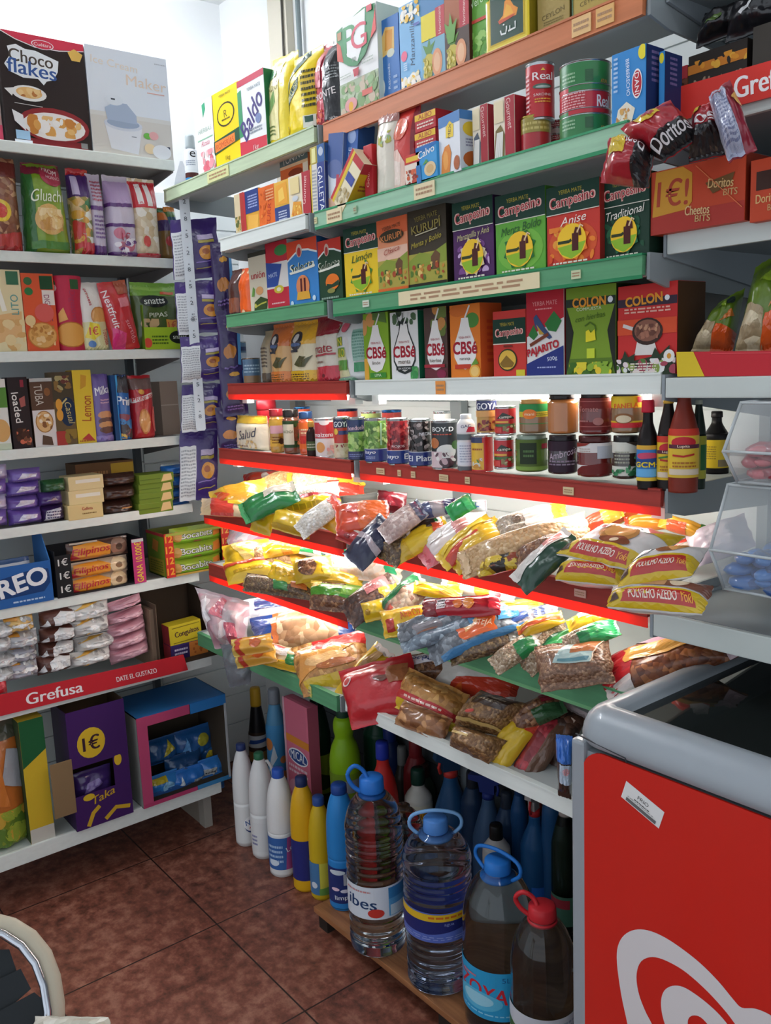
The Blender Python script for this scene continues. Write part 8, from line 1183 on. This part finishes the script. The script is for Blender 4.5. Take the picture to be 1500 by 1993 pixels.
# ---------------------------------------------------------------- snack corner on the white shelves at the right
YS3 = 1.405
sign('shelf_sign', 'red sign strip with white lettering above the hanging crisp bags, top right', 0, [(1264, 250), (1540, 178), (1540, 106), (1258, 187)], '#d5382f', [('t', 'Grefusa', .86, .5, .45, .6, '#f4f0f0', 0, .06), ('p', [(0, 0), (.13, 0), (.05, 1), (0, 1)], '#e0c02a')], onx=False, plane=YS3-.02)
sign('shelf_sign', 'plain red sign strip with a yellow end along the white shelf edge at the right', 0, [(1318, 733), (1560, 731), (1560, 682), (1316, 685)], '#bf2631', [('p', [(0, 0), (.24, 0), (.15, 1), (0, 1)], '#d8bc28'), ('r', .3, .9, 1, .94, '#d84a50')], onx=False, plane=YS3-.005)
B('display_carton', 'black display carton with pale lettering above the red sign', 'carton', 'Y', (YS3+.02, 1.905+DZ), 1338, 1452, 92, .12, '#2b2420', [('t', 'Mister', .52, .36, .82, .34, '#a08a74', 4, .02), ('r', 0, .62, 1, .8, '#c87a28'), ('g', .02, .6, 1, .86, 14, .08, ['#d8902c', '#e0a83c', '#2b2420'], 3)], sb=.02, pb=192)
B('display_carton', 'small brown and red nut carton at the end of the red sign', 'carton', 'Y', (YS3+.04, 1.905+DZ), 1290, 1338, 134, .1, '#6a3a24', [('g', .0, .05, 1, .95, 16, .12, ['#c88a3c', '#8a5a34', '#3a2418', '#b02a34'], 4), ('p', [(.5, .4), (1, .5), (1, 1), (.6, 1)], '#a82a34')], sb=.0, pb=180)
for i, (q, lab, c) in enumerate((([(1352, 96), (1440, 62), (1460, 0), (1372, 26)], 'black snack bag in the dark upper right corner, nearest the shelf end', '#17171a'), ([(1410, 84), (1520, 52), (1530, -30), (1425, 6)], 'black snack bag with a white squiggle in the dark upper right corner', '#1b1b1f'))):
    G('snack_bag', lab, 'bag', 'F', (YS3+.06, 1.9), sum(p[0] for p in q)/4, sum(p[1] for p in q)/4, 1, 1, 0, 0, 78, .06, c, [('l', [(.3, .3), (.5, .6), (.4, .7)], .04, '#d8d8d8') if i else ('e', .4, .4, .2, .1, '#4f6a2a')], 20, quad=q, Y=0, wr=.3)
B('display_carton', 'grey brown carton edge cut by the upper right photo edge', 'carton', 'Y', (YS3+.03, 1.905+DZ), 1462, 1540, 40, .14, '#3f3a34', (), sb=.0, pb=165)
# orange cartons with a euro price
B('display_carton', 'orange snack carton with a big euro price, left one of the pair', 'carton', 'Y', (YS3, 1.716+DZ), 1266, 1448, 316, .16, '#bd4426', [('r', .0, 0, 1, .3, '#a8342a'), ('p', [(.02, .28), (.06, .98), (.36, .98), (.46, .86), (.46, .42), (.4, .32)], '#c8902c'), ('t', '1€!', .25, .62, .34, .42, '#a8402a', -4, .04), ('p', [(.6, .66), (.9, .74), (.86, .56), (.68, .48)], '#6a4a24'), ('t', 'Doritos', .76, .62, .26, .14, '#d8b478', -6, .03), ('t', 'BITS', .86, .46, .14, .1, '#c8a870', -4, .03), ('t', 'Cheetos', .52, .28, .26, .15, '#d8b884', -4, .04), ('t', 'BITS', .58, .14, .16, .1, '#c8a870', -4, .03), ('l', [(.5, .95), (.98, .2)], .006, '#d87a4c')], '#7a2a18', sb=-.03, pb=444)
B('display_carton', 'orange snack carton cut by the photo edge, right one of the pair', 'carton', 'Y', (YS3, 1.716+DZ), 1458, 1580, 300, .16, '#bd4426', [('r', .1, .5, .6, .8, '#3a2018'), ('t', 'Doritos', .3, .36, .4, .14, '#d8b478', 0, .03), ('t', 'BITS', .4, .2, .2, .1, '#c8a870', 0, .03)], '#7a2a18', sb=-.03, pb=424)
def dorito(lab, quad, dY, art, col='#a8202c', tilt=74, T=.07):
    G('crisp_bag', lab, 'bag', 'F', (YS3, 1.8), sum(p[0] for p in quad)/4, sum(p[1] for p in quad)/4, 1, 1, 0, 0, tilt, T, col, art, 24, quad=quad, Y=dY, wr=.22, group='crisp bags hanging from the red sign')
FR = [('p', [(0, .0), (1, 0), (1, .34), (0, .28)], '#1c1a1c'), ('t', 'Doritos', .5, .22, .9, .17, '#f2eeee', 4, .05), ('r', .2, .62, .62, .92, '#d8b82c'), ('p', [(.3, .7), (.55, .66), (.5, .86)], '#a8202c')]
dorito('dark red crisp bag hanging lowest with its tip pointing down left', [(1262, 366), (1274, 284), (1186, 268), (1168, 356)], -.16, [('p', [(0, 0), (1, 0), (1, .3), (0, .3)], '#1c1a1c'), ('t', 'Doritos', .78, .4, .5, .17, '#f2eeee', 84, .05), ('r', .45, .5, .92, .86, '#d8b82c')])
dorito('dark red crisp bag hanging in the middle with a yellow patch', [(1290, 316), (1362, 268), (1304, 194), (1206, 250)], -.13, FR)
dorito('dark red crisp bag behind the silver backed one', [(1340, 318), (1420, 300), (1400, 196), (1352, 210)], -.08, [('p', [(0, 0), (1, 0), (1, .4), (0, .4)], '#1b1a1c'), ('t', 'os', .5, .5, .6, .16, '#f2eeee', 0, .05), ('r', 0, .7, .3, .95, '#d8b82c')])
dorito('crisp bag turned to show its silver back panel, hanging from the red sign', [(1418, 316), (1474, 292), (1420, 156), (1378, 186)], -.12, [('p', [(.0, .02), (.6, .0), (.62, .98), (.0, .98)], '#b4b8cc'), ('b', .06, .12, .56, .8, 14, '#7a80a0'), ('r', .1, .84, .5, .92, '#c86a74'), ('p', [(.7, .6), (.95, .5), (.9, .7)], '#e0a85a')], '#8f2034')
# pistachio bags behind the plain red strip
for i, (q, lab) in enumerate((([(1345, 684), (1425, 690), (1450, 560), (1398, 590)], 'green and orange nut bag leaning behind the plain red strip, left one'), ([(1428, 690), (1540, 690), (1540, 480), (1470, 520)], 'green and orange nut bag behind the plain red strip, cut by the photo edge'))):
    G('nut_bag', lab, 'bag', 'F', (YS3+.07, 1.5), sum(p[0] for p in q)/4, sum(p[1] for p in q)/4, 1, 1, 0, 0, 72, .07, '#5f7a1e', [('p', [(.0, 0), (.5, 0), (.45, .4), (.1, .5)], food('#c8b48c', '#e2d2b0', '#9a8460', 55)), ('p', [(.45, .0), (1, 0), (1, .3), (.5, .36)], '#d8561e'), ('p', [(.3, .7), (.6, .65), (.55, .8)], '#8aa82c'), ('e', .7, .75, .12, .08, '#24342c'), ('p', [(.55, .4), (.9, .5), (.8, .6)], '#c8702c')], 24, quad=q, Y=0, wr=.2)
# ---------------------------------------------------------------- clear bins of sweets
def cbin(lab, px0, px1, pt, pb, cont, n, Yf, col, seed):
    z0 = onY((px0+px1)/2, pb, Yf).z; a = col_at(px0, (0, Yf, z0), (1, 0, 0)).x; b = col_at(px1, (0, Yf, z0), (1, 0, 0)).x
    h = row_at(pt, ((a+b)/2, Yf, z0), (0, 0, 1)).z-z0; d = .24; w = b-a; r = .035
    root = empty('sweet_bin', ((a+b)/2, Yf+d/2, z0)); tag(root, lab, 'bin')
    ac = newmat('acrylic')[0]; bs = ac.node_tree.nodes['Principled BSDF']; bs.inputs['Base Color'].default_value = lin('#e8eeee'); bs.inputs['Roughness'].default_value = .06; bs.inputs['Alpha'].default_value = .22; bs.inputs['Specular IOR Level'].default_value = .9
    o = MB(); t = .004; mid = h*.42; fw = .03
    side = [(-d/2, mid), (-d/2+.045, 0), (d/2, 0), (d/2, h), (-d/2+.05, h)]
    for x in (-w/2, w/2-t): o.prism([(x, y, z) for y, z in side], (t, 0, 0), ac)
    def pl(p, q): # panel between two profile points
        o.add([(-w/2, p[0], p[1]), (w/2, p[0], p[1]), (w/2, q[0], q[1]), (-w/2, q[0], q[1])], [(0, 1, 2, 3)], ac)
    for p, q in zip(side, side[1:]+side[:1]): pl(p, q)
    o.build('body', root)
    e = MB(); em = pm('#b8bfc0', .25)
    for x in (-w/2+t/2, w/2-t/2):
        pts = [(x, y, z) for y, z in side]
        for p, q in zip(pts, pts[1:]+pts[:1]): e.tube([p, q], .0028, em, 6)
    for y, z in (side[0], side[4], side[1]): e.tube([(-w/2, y, z), (w/2, y, z)], .0028, em, 6)
    e.build('edge_frame', root)
    rr = random.Random(seed)
    for i in range(n):
        m = MB(); rad = rr.uniform(.014, .02); bm = bmesh.new(); bmesh.ops.create_icosphere(bm, subdivisions=2, radius=rad)
        for v in bm.verts: v.co = V((v.co.x*1.5, v.co.y, v.co.z*.6))*(1+.25*NZ.noise(v.co*90+V((i, 0, 0))))
        bmesh.ops.rotate(bm, verts=bm.verts, matrix=M.Rotation(rr.uniform(-.5, .5), 3, 'X') @ M.Rotation(rr.uniform(0, 3), 3, 'Z'), cent=(0, 0, 0))
        m.bm(bm, film(cont[i % len(cont)]), True); lay = i//24; k = i % 24
        y = -d/2+.062+(k//6)*.038+rr.uniform(-.006, .006); x = (-.5+(k % 6+.5)/6)*(w-.04)+rr.uniform(-.008, .008)
        ob = m.build('wrapped_sweet', loc=(root.location.x+x, root.location.y+y, z0+.016+.019*lay)); tag(ob, col, 'sweet', ['red sweets in the upper bin', 'blue sweets in the lower bin'][seed-1])
cbin('clear acrylic bin holding red wrapped sweets, upper one of the stack', 1404, 1560, 788, 950, ['#a83a4a', '#c85a64', '#8f2a3a', '#b8404e'], 72, 1.30, 'red wrapped sweet in the upper clear acrylic bin', 1)
cbin('clear acrylic bin holding blue wrapped sweets, lower one of the stack', 1378, 1560, 958, 1172, ['#2f6ab0', '#1f4f8c', '#3a7cc4', '#24508a'], 72, 1.30, 'blue wrapped sweet in the lower clear acrylic bin', 2)
# ---------------------------------------------------------------- chair at the lower left edge
def chair():
    C = onZ(20, 2010, .62+DZ); root = empty('metal_chair', (C.x, C.y, 0)); tag(root, 'chair with a curved chrome and cream frame and dark slats at the lower left', 'chair')
    n = (EP-C).normalized(); 
    def at(x, y, dd=0): return onP(x, y, C, n)+n*dd-V((C.x, C.y, 0))
    o = MB(); pts = [(-70, 1790), (-20, 1796), (20, 1806), (55, 1828), (82, 1862), (98, 1905), (106, 1955), (106, 2010), (104, 2100)]
    o.tube([at(x, y) for x, y in pts], .0145, pm('#c4bca6', .45), 12); o.build('frame', root)
    o = MB(); o.tube([at(x-14, y+14, .016) for x, y in pts], .006, pm('#c8ccd4', .15, 1.0), 10); o.build('chrome_trim', root)
    for i, q in enumerate(([(-60, 1850), (18, 1848), (34, 1895), (-60, 1960)], [(-60, 1935), (40, 1886), (60, 1925), (-60, 2030)], [(-60, 2000), (66, 1932), (88, 1950), (92, 2060), (-60, 2080)])):
        o = MB(); p = [at(x, y, .004+.006*i) for x, y in q]; o.prism(p[::-1], n*-.012, pm('#22272a', .5)); o.build('slat', root)
    leg = MB(); leg.tube([at(104, 2090), at(104, 2090)+V((.0, .0, -.3)), at(104, 2090)*1+V((0, 0, -at(104, 2090).z+.0))], .0135, pm('#c4bca6', .45), 10); leg.build('leg', root)
    leg = MB(); a = at(-70, 1790); leg.tube([a, a+V((0, 0, -.2)), V((a.x, a.y, 0))], .0135, pm('#c4bca6', .45), 10); leg.build('leg', root)
chair()
G('lace_cloth', 'corner of a cream crocheted cloth at the bottom edge of the photo', 'cloth', 'F', (.3, .8), 140, 2000, 1, 1, 0, 0, 30, .02, food('#d8d4c4', '#efeade', '#b8b2a0', 70, 0), [], 0, quad=[(58, 2040), (226, 2040), (212, 1980), (70, 1978)], Y=onZ(140, 2000, .66+DZ).y-.3, wr=.3)
# ---------------------------------------------------------------- lights
def ceiling_lamp(x, y, ang, w, label):
    r = empty('ceiling_lamp', (x, y, CEIL), ang); tag(r, label, 'ceiling light', 'ceiling fluorescent lamps')
    o = MB(); o.box((-.62, -.09, -.05), (.62, .09, 0), pm('#e8eaea', .5), .004); o.build('housing', r)
    for s in (-.045, .045):
        t = MB(); t.lathe([(.014, -.58), (.014, .58)], emit('#f4f8ff', w), 12); t.v = [(q[2], q[1]+s, q[0]-.07) for q in t.v]; t.build('fluorescent_tube', r)
ceiling_lamp(-2.86, .72, math.pi/2, LAMP_A, 'twin-tube ceiling lamp above the corner of the shelves')
ceiling_lamp(-.55, .55, 0, LAMP_B, 'unseen twin-tube fill lamp added over the freezer aisle')  # unseen lamp added for ambient fill
w = bpy.data.worlds.new('world'); S.world = w; w.use_nodes = True
bg = w.node_tree.nodes['Background']; bg.inputs[0].default_value = lin('#dfe8f2'); bg.inputs[1].default_value = WORLD
vs = S.view_settings; vs.view_transform = 'Standard'; vs.look = 'None'; vs.gamma = 1; vs.use_curve_mapping = False; vs.exposure = EXPO
try: S.cycles.use_denoising = True; S.cycles.max_bounces = 10; S.cycles.transmission_bounces = 10; S.cycles.transparent_max_bounces = 16; S.cycles.sample_clamp_indirect = 8
except Exception: pass
